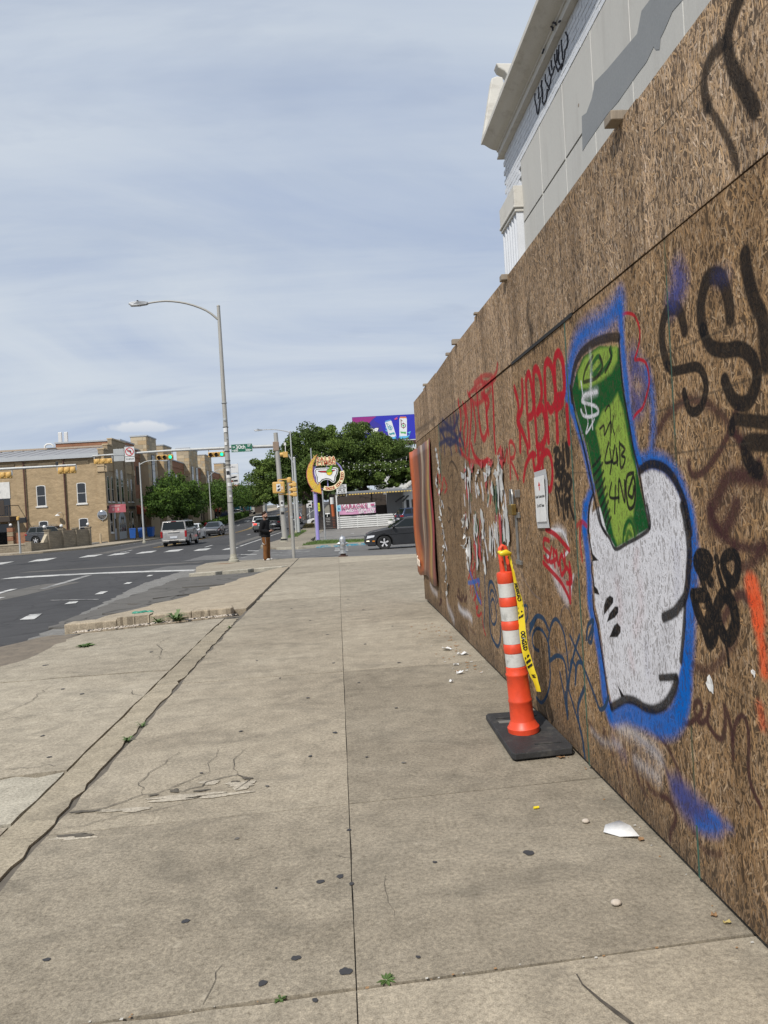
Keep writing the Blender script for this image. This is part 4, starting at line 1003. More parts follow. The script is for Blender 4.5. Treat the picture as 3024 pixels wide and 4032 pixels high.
def make_graffiti():
    Wp, Hp = int((GY1 - GY0) * GPX), int(GZ1 * GPX)
    A = np.zeros((Hp, Wp, 4), np.float32)
    r = np.random.default_rng(2)
    speck = r.random((Hp, Wp)).astype(np.float32)
    blur = speck.copy()
    for _ in range(2): blur = (blur + np.roll(blur, 1, 0) + np.roll(blur, 1, 1) + np.roll(blur, -1, 0) + np.roll(blur, -1, 1)) / 5
    lowf = r.random((Hp // 40 + 2, Wp // 40 + 2)).astype(np.float32)
    yy, xx = np.mgrid[0:Hp, 0:Wp]; fy, fx = yy / 40.0, xx / 40.0; iy, ix = fy.astype(int), fx.astype(int); ty, tx = fy - iy, fx - ix
    low = (lowf[iy, ix] * (1 - ty) * (1 - tx) + lowf[iy + 1, ix] * ty * (1 - tx) + lowf[iy, ix + 1] * (1 - ty) * tx + lowf[iy + 1, ix + 1] * ty * tx).astype(np.float32)
    def lay(y0, y1, x0, x1, a, c):
        if y1 <= y0 or x1 <= x0: return
        s = A[y0:y1, x0:x1]; a = a[:, :, None]
        oa = s[:, :, 3:4]; na = a + oa * (1 - a)
        s[:, :, :3] = np.where(na > 1e-4, (np.array(c, np.float32) * a + s[:, :, :3] * oa * (1 - a)) / np.maximum(na, 1e-4), np.array(c, np.float32)); s[:, :, 3:4] = na
    def smooth(P):
        if len(P) < 3: return P
        out = []
        for i in range(len(P) - 1):
            p0, p1, p2, p3 = P[max(i - 1, 0)], P[i], P[i + 1], P[min(i + 2, len(P) - 1)]
            for t in (0, .2, .4, .6, .8):
                out.append(0.5 * ((2 * p1) + (-p0 + p2) * t + (2 * p0 - 5 * p1 + 4 * p2 - p3) * t * t + (-p0 + 3 * p1 - 3 * p2 + p3) * t ** 3))
        out.append(P[-1]); return out
    for row in GRAFFITI.strip().split('\n'):
        head, w, soft, op, pts = row.split(',')
        w, soft, op = float(w), float(soft), float(op)
        q = np.array([float(v) for v in pts.split()]).reshape(-1, 2) / 200.0
        P = [np.array(((a - GY0) * GPX, b * GPX)) for a, b in q]
        c = PAINT[head[1]]
        if head[0] == 'S':
            P = smooth(P); hw = w * GPX / 2; mar = hw * (1 + soft) + 3
            for _ in (0,):
                arr = np.array(P); x0, y0 = np.maximum((arr.min(0) - mar).astype(int), 0); x1, y1 = (arr.max(0) + mar).astype(int) + 1
                x1, y1 = min(x1, Wp), min(y1, Hp)
                if x1 <= x0 or y1 <= y0: continue
                D = np.full((y1 - y0, x1 - x0), 1e9, np.float32)
                for i in range(len(P) - 1):
                    a, b = P[i], P[i + 1]; m2 = mar
                    sx0, sx1 = max(int(min(a[0], b[0]) - m2), x0), min(int(max(a[0], b[0]) + m2) + 1, x1); sy0, sy1 = max(int(min(a[1], b[1]) - m2), y0), min(int(max(a[1], b[1]) + m2) + 1, y1)
                    if sx1 <= sx0 or sy1 <= sy0: continue
                    gx = np.arange(sx0, sx1)[None, :] - a[0]; gy = np.arange(sy0, sy1)[:, None] - a[1]
                    d = b - a; l2 = max(d @ d, 1e-6); t = np.clip((gx * d[0] + gy * d[1]) / l2, 0, 1)
                    dd = np.hypot(gx - t * d[0], gy - t * d[1]); sl = D[sy0 - y0:sy1 - y0, sx0 - x0:sx1 - x0]; np.minimum(sl, dd, out=sl)
                k = (hw * (1 + soft * 0.5) - D) / max(hw * soft * 1.5, 1.0)
        else:
            arr = np.array(P); mar = w * GPX + 3; x0, y0 = np.maximum((arr.min(0) - mar).astype(int), 0); x1, y1 = (arr.max(0) + mar).astype(int) + 1; x1, y1 = min(x1, Wp), min(y1, Hp)
            if x1 <= x0 or y1 <= y0: continue
            gx = np.arange(x0, x1)[None, :] + 0.0; gy = np.arange(y0, y1)[:, None] + 0.0
            ins = np.zeros((y1 - y0, x1 - x0), bool); D = np.full(ins.shape, 1e9)
            for i in range(len(P)):
                a, b = P[i], P[(i + 1) % len(P)]
                if abs(b[1] - a[1]) > 1e-9:
                    cr = ((a[1] > gy) != (b[1] > gy)) & (gx < (b[0] - a[0]) * (gy - a[1]) / (b[1] - a[1]) + a[0]); ins ^= cr
                d = b - a; l2 = max(d @ d, 1e-6); t = np.clip(((gx - a[0]) * d[0] + (gy - a[1]) * d[1]) / l2, 0, 1)
                D = np.minimum(D, np.hypot(gx - a[0] - t * d[0], gy - a[1] - t * d[1]))
            k = 0.5 + np.where(ins, D, -D) / max(w * GPX, 1.2)
        k = np.clip(k, 0, 1); sp = blur[y0:y1, x0:x1]; lo = low[y0:y1, x0:x1]
        soft_k = k * k * (3 - 2 * k)
        a = soft_k * op
        edge_amt = np.clip(1 - np.abs(k - 0.5) * 1.6, 0, 1) * min(1, soft * 1.1)
        a = np.clip(a - edge_amt * (speck[y0:y1, x0:x1] > 0.55) * a * 0.75, 0, 1) * (1 - 0.14 * lo * (soft > .45)) * np.clip(0.95 + 0.5 * (sp - 0.35), 0.6, 1.0)
        lay(y0, y1, x0, x1, a.astype(np.float32), c)
    return grow_image('hoarding_paint', A)
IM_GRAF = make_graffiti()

def mat_board(painted=True):
    t = NT('strand_board', 0.85, 0, 0.06)
    uv = t.n.new('ShaderNodeUVMap'); uv.uv_map = 'board'
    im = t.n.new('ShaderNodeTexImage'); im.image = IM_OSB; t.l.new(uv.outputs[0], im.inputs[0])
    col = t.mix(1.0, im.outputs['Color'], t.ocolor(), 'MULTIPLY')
    col = t.mix(1.0, col, (1.76, 1.76, 1.84), 'MULTIPLY')
    wv = t.coord('World')
    st = t.noise(t.coord('World', (1, 1.6, 0.35)), 2.2, 6, 0.65, 0.5)
    col = t.mix(1.0, col, t.ramp(st, [(0.28, (0.56, 0.55, 0.56)), (0.5, (1, 1, 1)), (0.72, (1.34, 1.36, 1.40))]), 'MULTIPLY')
    # weathered grey near the top and damp staining near the ground
    sp = t.n.new('ShaderNodeSeparateXYZ'); g = t.n.new('ShaderNodeNewGeometry'); t.l.new(g.outputs['Position'], sp.inputs[0])
    damp = t.math('ADD', t.math('MULTIPLY', sp.outputs['Z'], 2.2), t.noise(t.coord('World', (1, 3, 3)), 3.0, 5, 0.7))
    col = t.mix(t.ramp(damp, [(0.55, 0.50), (1.15, 0.0)]), col, (0.055, 0.046, 0.038))
    hgt = im.outputs['Alpha']
    if painted:
        uv2 = t.n.new('ShaderNodeUVMap'); uv2.uv_map = 'paint'
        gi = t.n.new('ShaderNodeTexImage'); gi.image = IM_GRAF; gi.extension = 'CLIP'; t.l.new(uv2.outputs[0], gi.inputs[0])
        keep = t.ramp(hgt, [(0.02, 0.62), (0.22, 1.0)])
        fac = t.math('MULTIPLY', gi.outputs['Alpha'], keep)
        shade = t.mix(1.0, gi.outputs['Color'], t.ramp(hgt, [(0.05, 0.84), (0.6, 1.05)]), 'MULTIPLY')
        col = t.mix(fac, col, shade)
    t.color(col)
    t.bump(hgt, 0.5, 0.0022)
    return t.m
M_BOARD = mat_board()
M_LUMBER = mat_worn('weathered_lumber', (0.25, 0.205, 0.155), 0.25, 6, 0.8, stretch=(4, 4, 0.6))
M_GAPSHADE = mat_plain('gap_shade', (0.012, 0.012, 0.012), 0.9)

WX = 1.29
hoarding = thing('hoarding', 'brown strand board hoarding covered in graffiti beside the pavement', 'hoarding', (WX, 6, 0))
rb = random.Random(11)
def board(y0, y1, z0, z1, tint, dx=0.0, top=(0, 0)):
    b = MB(); b.add([(dx, y0 - 6, z0), (dx, y1 - 6, z0), (dx, y1 - 6, z1 + top[1]), (dx, y0 - 6, z1 + top[0]), (dx + .013, y0 - 6, z0), (dx + .013, y1 - 6, z0), (dx + .013, y1 - 6, z1 + top[1]), (dx + .013, y0 - 6, z1 + top[0])],
                    [(3, 2, 1, 0), (4, 5, 6, 7), (0, 1, 5, 4), (1, 2, 6, 5), (2, 3, 7, 6), (3, 0, 4, 7)])
    o = b.build('panel', M_BOARD, hoarding)
    me = o.data; ua = me.uv_layers.new(name='board'); ub = me.uv_layers.new(name='paint')
    ou, ov = rb.random(), rb.random(); fl = rb.choice((-1, 1))
    for lp in me.loops:
        x, y, z = me.vertices[lp.vertex_index].co; y += 6
        ua.data[lp.index].uv = (fl * (y + x) / 2.2 + ou, (z + x) / 2.2 + ov)
        ub.data[lp.index].uv = ((y - GY0) / (GY1 - GY0), z / GZ1)
    o.color = (*tint, 1); return o
LOW = [-1.1, 0.30, 1.55, 2.80, 4.065, 5.33, 6.58, 7.86, 9.20, 10.48, 11.80]
LT = [(1.02, .98, .92)] * 3 + [(1.0, .97, .92), (.98, .95, .90), (1.16, 1.16, 1.18), (.92, .93, .96), (.80, .79, .78), (.92, .91, .9), (.84, .83, .82)]
for i in range(len(LOW) - 1):
    board(LOW[i] + .004, LOW[i + 1] - .004, 0.022 + rb.uniform(0, .012), 2.437, LT[i], rb.uniform(-.004, .003))
UP = [-1.1, 0.55, 1.80, 2.98, 4.06, 5.29, 6.55, 7.86, 9.2, 10.5, 11.80]
for i in range(len(UP) - 1):
    k = 1.16 + rb.uniform(-.12, .12)
    board(UP[i] + .003, UP[i + 1] - .003, 2.446, 3.06, (k, k * 1.04, k * 1.12), rb.uniform(-.006, .002), (rb.uniform(-.012, .02), rb.uniform(-.012, .02)))
b = MB(); b.box(.016, .10, -7, 5.79, 0.03, 2.98); b.build('dark_backing', M_GAPSHADE, hoarding)  # studs as one black sheet, shade behind the gaps put into its colour
b = MB(); b.box(.0, .10, 5.795, 5.82, 0.0, 3.0); b.build('end_board', M_LUMBER, hoarding)
for y, z, w, h, d in ((3.16, 3.05, .085, .04, .10), (5.32, 3.03, .07, .04, .08), (7.55, 3.06, .06, .05, .09), (6.42, 3.07, .05, .02, .06), (8.1, 3.06, .04, .03, .06), (10.2, 3.07, .06, .03, .07)):
    b = MB(); b.box(-d * .55, d * .6, y - 6 - w / 2, y - 6 + w / 2, z, z + h); b.build('cleat', M_LUMBER, hoarding, bevel=.004)
M_GREENEDGE = mat_worn('green_edge_paint', (0.028, 0.085, 0.06), 0.3, 12, 0.7, dirt=(0.06, 0.05, 0.04))
for y, z0, z1, w in ((4.065, 0.02, 2.44, .014), (9.2, 1.75, 2.44, .03), (2.80, 0.02, .22, .014), (2.80, 1.7, 2.3, .006)):
    b = MB(); b.box(-.0035, .012, y - 6 - w / 2, y - 6 + w / 2, z0, z1); b.build('edge_strip', M_GREENEDGE, hoarding)
b = MB(); b.box(-.006, .012, 3.93 - 6, 5.30 - 6, 2.432, 2.452); b.build('gap_shadow_strip', M_GAPSHADE, hoarding)  # flat black strip drawing the shadow of the gap between board rows

# ------------------------------------------------------------------ white painted building behind the hoarding
M_STUCCO = mat_worn('off_white_stucco', (0.56, 0.55, 0.52), 0.06, 1.2, 0.8, dirt=(0.40, 0.385, 0.36), fine=120, coord='World')
M_WHITEBRICK = mat_worn('white_painted_brick', (0.60, 0.62, 0.65), 0.08, 2.0, 0.7, fine=60, coord='World', bump=.2)
M_CORNICE = mat_worn('cream_cornice_paint', (0.55, 0.53, 0.48), 0.07, 2.0, 0.75, dirt=(0.36, 0.335, 0.29), fine=60, coord='World', stretch=(1, 1.2, 2.5))
M_PANELW = mat_worn('warm_grey_panel', (0.48, 0.47, 0.435), 0.06, 0.9, 0.75, dirt=(0.385, 0.37, 0.34), fine=90, coord='World', stretch=(2.2, 2.2, .3), bump=.15)
M_PATCH = mat_worn('grey_cover_paint', (0.225, 0.235, 0.24), 0.08, 4, 0.75, coord='World')
M_PALEBEAD = mat_plain('pale_bead', (0.66, 0.65, 0.61), 0.7)
BX = 3.0
wb = thing('white_building', 'tall white painted building with moulded cornice rising behind the hoarding', 'building', (BX, 12, 0))
b = MB(); b.box(.006, 11, -20, .07, -.3, 7.2); b.build('wall', M_STUCCO, wb)
pj = [-0.95, -1.98, -3.0, -4.02, -5.04, -6.07, -7.1, -8.1]
for i in range(len(pj) - 1):
    for z0, z1 in ((2.6, 5.505), (5.53, 6.41)):
        b = MB(); b.box(-.018, .004, pj[i + 1] + .006, pj[i] - .006, z0, z1); b.build('facade_panel', M_PANELW, wb, bevel=.004)
    b = MB(); b.box(-.020, .003, pj[i + 1] - .004, pj[i + 1] + .004, 2.6, 6.41); b.build('bead', M_PALEBEAD, wb)
b = MB(); b.box(-.008, .004, -8, -.96, 5.507, 5.528); b.build('joint_strip', mat_plain('dark_joint', (.09, .088, .085), .8), wb)
b = MB(); b.prism([(y - 12, z) for y, z in [(8.36, 5.7), (8.21, 5.66), (8.02, 5.72), (7.91, 5.83), (7.56, 5.76), (7.21, 5.71), (6.8, 5.65), (6.68, 5.78), (6.5, 5.76), (5.51, 5.52), (5.08, 5.39), (5.29, 5.29), (6.1, 5.4), (6.25, 5.35), (6.34, 5.33), (6.37, 5.25), (6.44, 5.29), (6.48, 5.34), (6.64, 5.3), (6.85, 5.31), (6.99, 5.31), (7.32, 5.31), (7.62, 5.34), (7.93, 5.34), (8.27, 5.34), (8.4, 5.33)]], -.0215, -.0185, 'yz')
b.build('paint_patch', M_PATCH, wb)
# whitewashed brick courses under the cornice: bricks laid one by one
bm_ = MB(); bm_.box(-.02, .0, -.0975, .0975, -.0325, .0325); me_b = bm_.mesh('brick', M_WHITEBRICK)
rw = random.Random(4)
for row in range(12):
    z = 6.93 - .0365 - row * .0727
    lo_y = 7.3 if row < 7 else 11.12
    y = 12.07 - (0.0975 if row % 2 else 0.2)
    while y > lo_y:
        o = link('brick', me_b, wb, (rw.uniform(-.002, .002), y - 12, z)); o.rotation_euler = (rw.uniform(-.006, .006), 0, rw.uniform(-.01, .01)); y -= .205
P = [(3.02, 6.93), (2.895, 6.93), (2.895, 6.955), (2.915, 6.962), (2.915, 7.045), (2.895, 7.05), (2.895, 7.072), (2.875, 7.080), (2.835, 7.090), (2.79, 7.110), (2.745, 7.140), (2.705, 7.168), (2.66, 7.180), (2.653, 7.186), (2.653, 7.245), (3.3, 7.32), (3.3, 6.93)]
b = MB(); b.prism([(x - BX, z) for x, z in P], -19, .12, 'xz'); o = b.build('cornice', M_CORNICE, wb); smooth_mesh(o.data, 28)
b = MB(); b.prism([(-.34, 7.21), (-.13, 8.21), (-.04, 8.24), (.05, 8.22), (.07, 8.10), (-.01, 7.95), (-.03, 7.6), (.1, 7.25)], .06, .22, 'xz'); b.build('antefix', M_CORNICE, wb, bevel=.02)
b = MB(); b.prism([(.06, 8.70), (.40, 8.69), (.42, 7.9), (.30, 7.9), (.28, 8.45), (.2, 8.56), (.1, 8.62)], .5, .72, 'xz'); b.build('antefix', M_CORNICE, wb, bevel=.02)
b = MB(); b.box(.10, .6, .0, .7, 7.25, 8.0); b.build('parapet_block', M_CORNICE, wb)
# fluted corner pilaster and its cap
fl = [(.0, -.95)]
y = -.95; fw = .90 / 6
pts2 = [(.02, -.95), (-.123, -.95)]
for k in range(6):
    ya = -.95 + k * fw
    pts2 += [(-.123, ya + .02)] + [(-.123 + .040 * math.sin(math.pi * q / 5), ya + .02 + (fw - .04) * q / 5) for q in range(1, 5)] + [(-.123, ya + fw - .02)]
pts2 += [(-.123, -.05), (.02, -.05)]
b = MB(); b.prism(pts2, -.2, 5.68, 'xy'); b.build('pilaster', M_WHITEBRICK, wb)
b = MB(); b.box(-.145, .02, -.97, -.03, 5.68, 5.73); b.box(-.165, .02, -.99, -.01, 5.732, 5.775); b.build('capital_moulding', M_CORNICE, wb, bevel=.012)
b = MB(); b.box(-.15, .02, -.975, -.02, 5.777, 6.06); b.build('capital_block', M_CORNICE, wb, bevel=.006)
M_BLACKPAINT = mat_plain('black_spray_line', (.015, .015, .025), .6)
b = MB()
for s in [[(2.885,9.03,7.17),(2.885,9.0,7.11),(2.885,8.91,7.03),(2.885,8.92,7.0)],[(2.885,9.03,7.17),(2.885,8.81,7.02),(2.885,8.78,6.98)],[(2.975,9.0,7.09),(2.885,8.68,6.95),(2.885,8.63,6.93),(2.975,8.86,7.04),(2.975,8.85,6.97)],[(2.885,8.83,6.93),(2.975,9.09,7.03),(2.975,9.12,6.95)],[(2.975,9.08,7.08),(2.975,9.19,7.07),(2.975,9.37,7.06)],[(2.975,9.21,7.08),(2.975,9.23,6.96)],[(2.975,9.03,7.01),(2.975,9.02,6.94)],[(2.885,9.29,6.96),(2.975,9.6,7.05),(2.975,9.59,6.96)],[(2.885,9.27,6.94),(2.975,9.45,7.09),(2.975,9.33,7.03),(2.975,9.32,6.96)],[(2.975,9.47,7.01),(2.975,9.47,6.95)],[(2.885,9.37,7.0),(2.885,9.3,7.01)],[(2.885,9.41,6.93),(2.975,9.6,7.03)],[(2.885,9.43,6.94),(2.975,9.83,7.07),(2.975,9.89,7.04),(2.975,9.9,6.96)],[(2.975,9.95,7.08),(2.975,10.04,7.06),(2.975,10.07,6.98)],[(2.975,9.95,7.08),(2.975,9.89,7.0)],[(2.975,10.16,7.09),(2.975,10.22,6.96)],[(2.975,10.16,7.09),(2.975,10.05,6.95)],[(2.975,8.73,6.86),(2.975,8.67,6.78),(2.975,8.67,6.71),(2.975,8.72,6.68),(2.975,8.78,6.69),(2.975,8.81,6.62),(2.975,8.9,6.58),(2.975,8.96,6.56)],[(2.975,8.89,6.87),(2.975,8.9,6.79),(2.975,8.88,6.71),(2.975,8.89,6.64)],[(2.975,8.98,6.87),(2.975,9.02,6.79),(2.975,9.05,6.73),(2.975,9.01,6.65)],[(2.975,9.08,6.87),(2.975,9.09,6.79),(2.975,9.13,6.74)],[(2.975,9.17,6.87),(2.975,9.18,6.8),(2.975,9.14,6.7),(2.975,9.08,6.61),(2.975,8.99,6.61),(2.975,8.93,6.61)],[(2.975,9.32,6.88),(2.975,9.32,6.81),(2.975,9.3,6.76)],[(2.975,9.43,6.86),(2.975,9.41,6.77),(2.975,9.35,6.7),(2.975,9.27,6.7),(2.975,9.2,6.74)],[(2.975,9.59,6.86),(2.975,9.6,6.79),(2.975,9.53,6.69),(2.975,9.46,6.63),(2.975,9.39,6.65),(2.975,9.36,6.69),(2.975,9.31,6.71)],[(2.975,9.75,6.88),(2.975,9.79,6.81),(2.975,9.74,6.69),(2.975,9.78,6.62),(2.975,9.73,6.55),(2.975,9.61,6.55),(2.975,9.56,6.6),(2.975,9.54,6.65)],[(2.975,9.92,6.88),(2.975,9.91,6.8),(2.975,9.95,6.74)],[(2.975,10.09,6.89),(2.975,10.11,6.81),(2.975,10.06,6.7),(2.975,10.05,6.62),(2.975,10.01,6.57),(2.975,9.96,6.59),(2.975,9.9,6.65),(2.975,9.86,6.72)],[(2.975,9.81,6.84),(2.975,9.75,6.76),(2.975,9.79,6.68)],[(2.975,9.5,6.65),(2.975,9.44,6.6),(2.975,9.55,6.62)]]:
    seg = []
    for i, (x, y, z) in enumerate(s):
        if seg and abs(x - seg[-1][0] - BX * 0) > .05:
            if len(seg) > 1: b.tube([(p[0] - BX, p[1] - 12, p[2]) for p in seg], .012, 5)
            seg = []
        seg.append((x, y, z))
    if len(seg) > 1: b.tube([(p[0] - BX, p[1] - 12, p[2]) for p in seg], .012, 5)
o = b.build('graffiti_tag', M_BLACKPAINT, wb); o['label'] = 'black graffiti scrawl across the cornice'
b = MB(); b.lathe([(.02, 0), (.025, .03), (.012, .05)], 8, (-.02, 8.45 - 12, 5.87), 'x'); b.build('wall_bolt', M_LUMBER, wb)
# ------------------------------------------------------------------ things on and by the hoarding
M_ORANGE = mat_worn('orange_plastic', (0.66, 0.062, 0.020), 0.14, 5, 0.48, dirt=(0.36, 0.06, 0.03), fine=30)
M_REFLECT = mat_worn('scuffed_white_reflector', (0.50, 0.50, 0.47), 0.10, 9, 0.45, dirt=(0.20, 0.195, 0.18), fine=70)
M_RUBBER = mat_worn('scuffed_black_rubber', (0.026, 0.026, 0.027), 0.35, 6, 0.75, dirt=(0.085, 0.08, 0.07), fine=50, bump=.4)
post = thing('channelizer_post', 'orange channelizer post with four scuffed white bands on a black rubber base', 'traffic post', (1.075, 4.66, 0))
b = MB()
outline = [(-.150, -.40), (.19, -.37), (.205, -.33), (.205, .42), (.185, .45), (-.135, .45), (-.155, .42), (-.165, -.37)]
b.prism(outline, .012, .050, 'xy'); b.prism([(-.15, -.38), (.03, -.365), (.03, .43), (-.13, .43)], 0.001, .0118, 'xy'); b.prism([(.11, -.36), (.19, -.35), (.19, .43), (.11, .43)], 0.001, .0118, 'xy')
base = b.build('rubber_base', M_RUBBER, post, bevel=.007)
for q in ((-.11, .16, .30, .33), (.0, .16, -.27, -.25)):
    b = MB(); b.box(*q, .0505, .056); b.build('moulded_rib', M_RUBBER, base, bevel=.002)
b = MB(); b.box(-.11, -.03, .20, .25, .0502, .0525); b.build('base_label', mat_plain('worn_grey_label', (.16, .155, .14), .6), base)
LEAN = Matrix.Rotation(R(-3.6), 4, 'Y')
def leaned(o):
    o.data.transform(Matrix.Translation((0, 0, .05)) @ LEAN @ Matrix.Translation((0, 0, -.05))); return o
prof = [(.122, .05), (.125, .082), (.116, .090), (.102, .112), (.094, .121), (.092, .125), (.0885, .235), (.093, .242), (.093, .252), (.087, .260), (.0835, .40), (.088, .406), (.088, .416), (.081, .424), (.080, .455), (.074, .458), (.0735, .545), (.078, .548), (.0795, .57), (.077, .595), (.073, .600), (.071, .605), (.070, .690), (.0745, .693), (.076, .715), (.073, .738), (.069, .742), (.067, .750), (.066, .835), (.0705, .838), (.0715, .86), (.0685, .885), (.065, .890), (.063, .895), (.062, .98), (.066, .985), (.066, 1.03), (.062, 1.045), (.045, 1.05), (0, 1.052)]
prof = [(r * .80 if z > .12 else r * .79, z) for r, z in prof]
b = MB(); b.lathe(prof, 28); tube = leaned(b.build('tube', M_ORANGE, post, smooth=35))
for z0, z1, r in ((.462, .543, .0748), (.604, .690, .0722), (.748, .834, .0682), (.894, .978, .0640)):
    b = MB(); r *= .80; b.lathe([(r + .0012, z0), (r + .001, z0 + .002), (r + .0002, z1 - .002), (r, z1)], 28); leaned(b.build('reflective_band', M_REFLECT, post, smooth=50))
b = MB(); pts = [(-.012, 0, 1.04), (-.014, 0, 1.16), (-.010, 0, 1.195), (.004, 0, 1.21), (.018, 0, 1.20), (.026, 0, 1.165), (.030, 0, 1.10), (.032, 0, 1.045)]
b.tube(pts, [.016, .015, .014, .014, .014, .014, .015, .017], 8); leaned(b.build('handle', M_ORANGE, post, smooth=50))

# caution tape tied to the handle
M_TAPE = mat_plain('yellow_tape', (0.72, 0.56, 0.025), .35)
M_TAPEBLACK = mat_plain('black_tape_print', (0.012, .012, .012), .4)
tape = thing('caution_tape', 'yellow and black caution tape hanging from the orange post handle', 'tape', (1.02, 4.60, 1.12))
P0 = Vector((0.012, 0.0, .03)); P1 = Vector((.128, -.01, -.815))
d = (P1 - P0).normalized(); w = Vector((0.80, -0.6, 0)); w = (w - d * w.dot(d)).normalized(); nrm = w.cross(d).normalized()
if nrm.y > 0: nrm = -nrm
b = MB(); N_ = 26; vs = []
rt = random.Random(8)
L = (P1 - P0).length
def tpos(s, lat, hgt=0.0):
    t = s / L; a = .55 * math.sin(t * 6.5 + .4) + .25 * math.sin(t * 15)
    wd, nn = w * math.cos(a) + nrm * math.sin(a), nrm * math.cos(a) - w * math.sin(a)
    return P0 + d * s + nrm * (.010 * math.sin(t * 11)) + w * (.012 * math.sin(t * 7.5)) + wd * lat + nn * (hgt + .003 * math.sin(lat * 150 + t * 21))
for i in range(N_ + 1):
    t = i / N_; ww = .013 + .009 * min(1, t * 2.2) + rt.uniform(-.0015, .0015)
    for k in (-1, -.33, .33, 1): vs.append(tpos(L * t, ww * k))
b.add(vs, [(i * 4 + k, i * 4 + k + 1, i * 4 + k + 5, i * 4 + k + 4) for i in range(N_) for k in range(3)])
b.build('strip', M_TAPE, tape, smooth=60)
def on_tape(me, dist):
    for v_ in me.vertices: v_.co = tpos(dist - v_.co.x, -v_.co.y if False else v_.co.y, .0016 + v_.co.z)
    return me
for s, dist in (('CAUTION', .23), ('CUIDADO', .53), ('CAUTION', .80)):
    me = text_mesh(s, .036, M_TAPEBLACK, .0004, .0022, spacing=.95); me.transform(Matrix.Scale(.72, 4, (1, 0, 0)) @ Matrix.Scale(1.0, 4, (0, 1, 0)))
    if s == 'CAUTION' and dist > .7:
        bmt = bmesh.new(); bmt.from_mesh(me)
        bmesh.ops.bisect_plane(bmt, geom=bmt.verts[:] + bmt.edges[:] + bmt.faces[:], plane_co=(.035, 0, 0), plane_no=(-1, 0, 0), clear_outer=True); bmt.to_mesh(me); bmt.free()
    link('lettering', on_tape(me, dist), tape)
for dist in (.04, .085, .355, .385, .66, .69):
    b = MB()
    for k in range(2): b.add([(k * .028 - .012, -.017, 0), (k * .028 + .002, -.017, 0), (k * .028 + .018, .017, 0), (k * .028 + .004, .017, 0)], [(0, 1, 2, 3)])
    me = b.mesh('stripe', M_TAPEBLACK); link('stripe', on_tape(me, dist), tape)
b = MB(); b.tube([(-.05, .0, .055), (-.04, -.03, .045), (-.01, -.03, .05), (.02, .0, .04)], [.010, .018, .02, .012], 7); b.build('knot', M_TAPE, tape, smooth=60)

# padlock, hasp, notice
M_BRASS = mat_worn('dull_brass', (0.24, 0.165, 0.055), .15, 20, .45, .8)
M_STEEL = mat_worn('dull_steel', (0.33, 0.33, 0.32), .15, 15, .42, .85, dirt=(.16, .14, .12))
M_GALV = mat_worn('galvanised_steel', (0.40, 0.41, 0.41), .12, 4, .5, .55, fine=30)
hasp = thing('hasp', 'steel hasp bracket screwed to the hoarding under the padlock', 'hasp', (WX, 5.42, 1.44))
b = MB(); b.box(-.012, 0, -.13, -.02, .075, .10); b.box(-.035, 0, -.135, -.115, .06, .115); b.build('staple', M_STEEL, hasp, bevel=.002)
b = MB(); b.box(-.010, 0, -.02, .03, -.40, -.05); b.box(-.014, 0, -.10, .06, -.42, -.39); b.box(-.014, 0, -.11, -.02, -.085, -.045); b.build('plate', M_STEEL, hasp, bevel=.002)
lock = thing('padlock', 'brass padlock hanging from a steel hasp on the hoarding', 'padlock', (WX - .03, 5.43, 1.42))
b = MB(); b.box(-.018, .018, -.06, .06, -.045, .035); b.build('lock_body', M_BRASS, lock, bevel=.006)
b = MB(); b.tube([(0, .035, .03), (0, .037, .10), (0, .02, .135), (0, -.02, .135), (0, -.037, .10), (0, -.035, .03)], .010, 8); b.build('shackle', M_STEEL, lock, smooth=50)
M_PAPER = mat_worn('white_paper', (0.66, 0.66, 0.65), .06, 5, .6, dirt=(.5, .49, .46))
M_SLEEVE = mat_worn('clear_sleeve', (0.55, 0.56, 0.57), .06, 8, .22)
M_INK = mat_plain('black_ink', (.02, .02, .02), .6)
M_REDINK = mat_plain('red_ink', (.50, .03, .03), .6)
notice = thing('notice', 'white paper notice in a clear sleeve saying Under Construction Do NOT Enter', 'notice', (WX - .006, 4.70, 1.47)); notice.rotation_euler = (R(-2.0), 0, 0)
b = MB()
vs = [(-.003 - .006 * math.sin(j * 1.3) * (1 if 0 < j < 5 else .2), -.14 + .28 * i / 3, -.17 + .36 * j / 5) for j in range(6) for i in range(4)]
b.add(vs, [(j * 4 + i, j * 4 + i + 1, j * 4 + i + 5, j * 4 + i + 4) for j in range(5) for i in range(3)]); b.build('sleeve', M_SLEEVE, notice, smooth=60)
b = MB(); b.box(-.0125, -.0105, -.11, .115, -.13, .155); b.build('sheet', M_PAPER, notice)
text('lettering', 'Under Construction', .026, M_INK, (-.0128, 0.0, .028), notice, FACE_WALL, extrude=.0003, offset=.0006)
text('lettering', 'Do NOT Enter', .026, M_INK, (-.0128, -.005, -.03), notice, FACE_WALL, extrude=.0003, offset=.0006)
b = MB(); b.prism([(-.022, .10), (0, .122), (.022, .10), (.022, .094), (-.022, .094)], -.0133, -.0127, 'yz'); b.prism([(-.012, .091), (-.003, .091), (-.003, .065), (-.009, .068)], -.0133, -.0127, 'yz'); b.prism([(.003, .091), (.012, .091), (.009, .068), (.003, .065)], -.0133, -.0127, 'yz'); b.build('emblem', M_REDINK, notice)

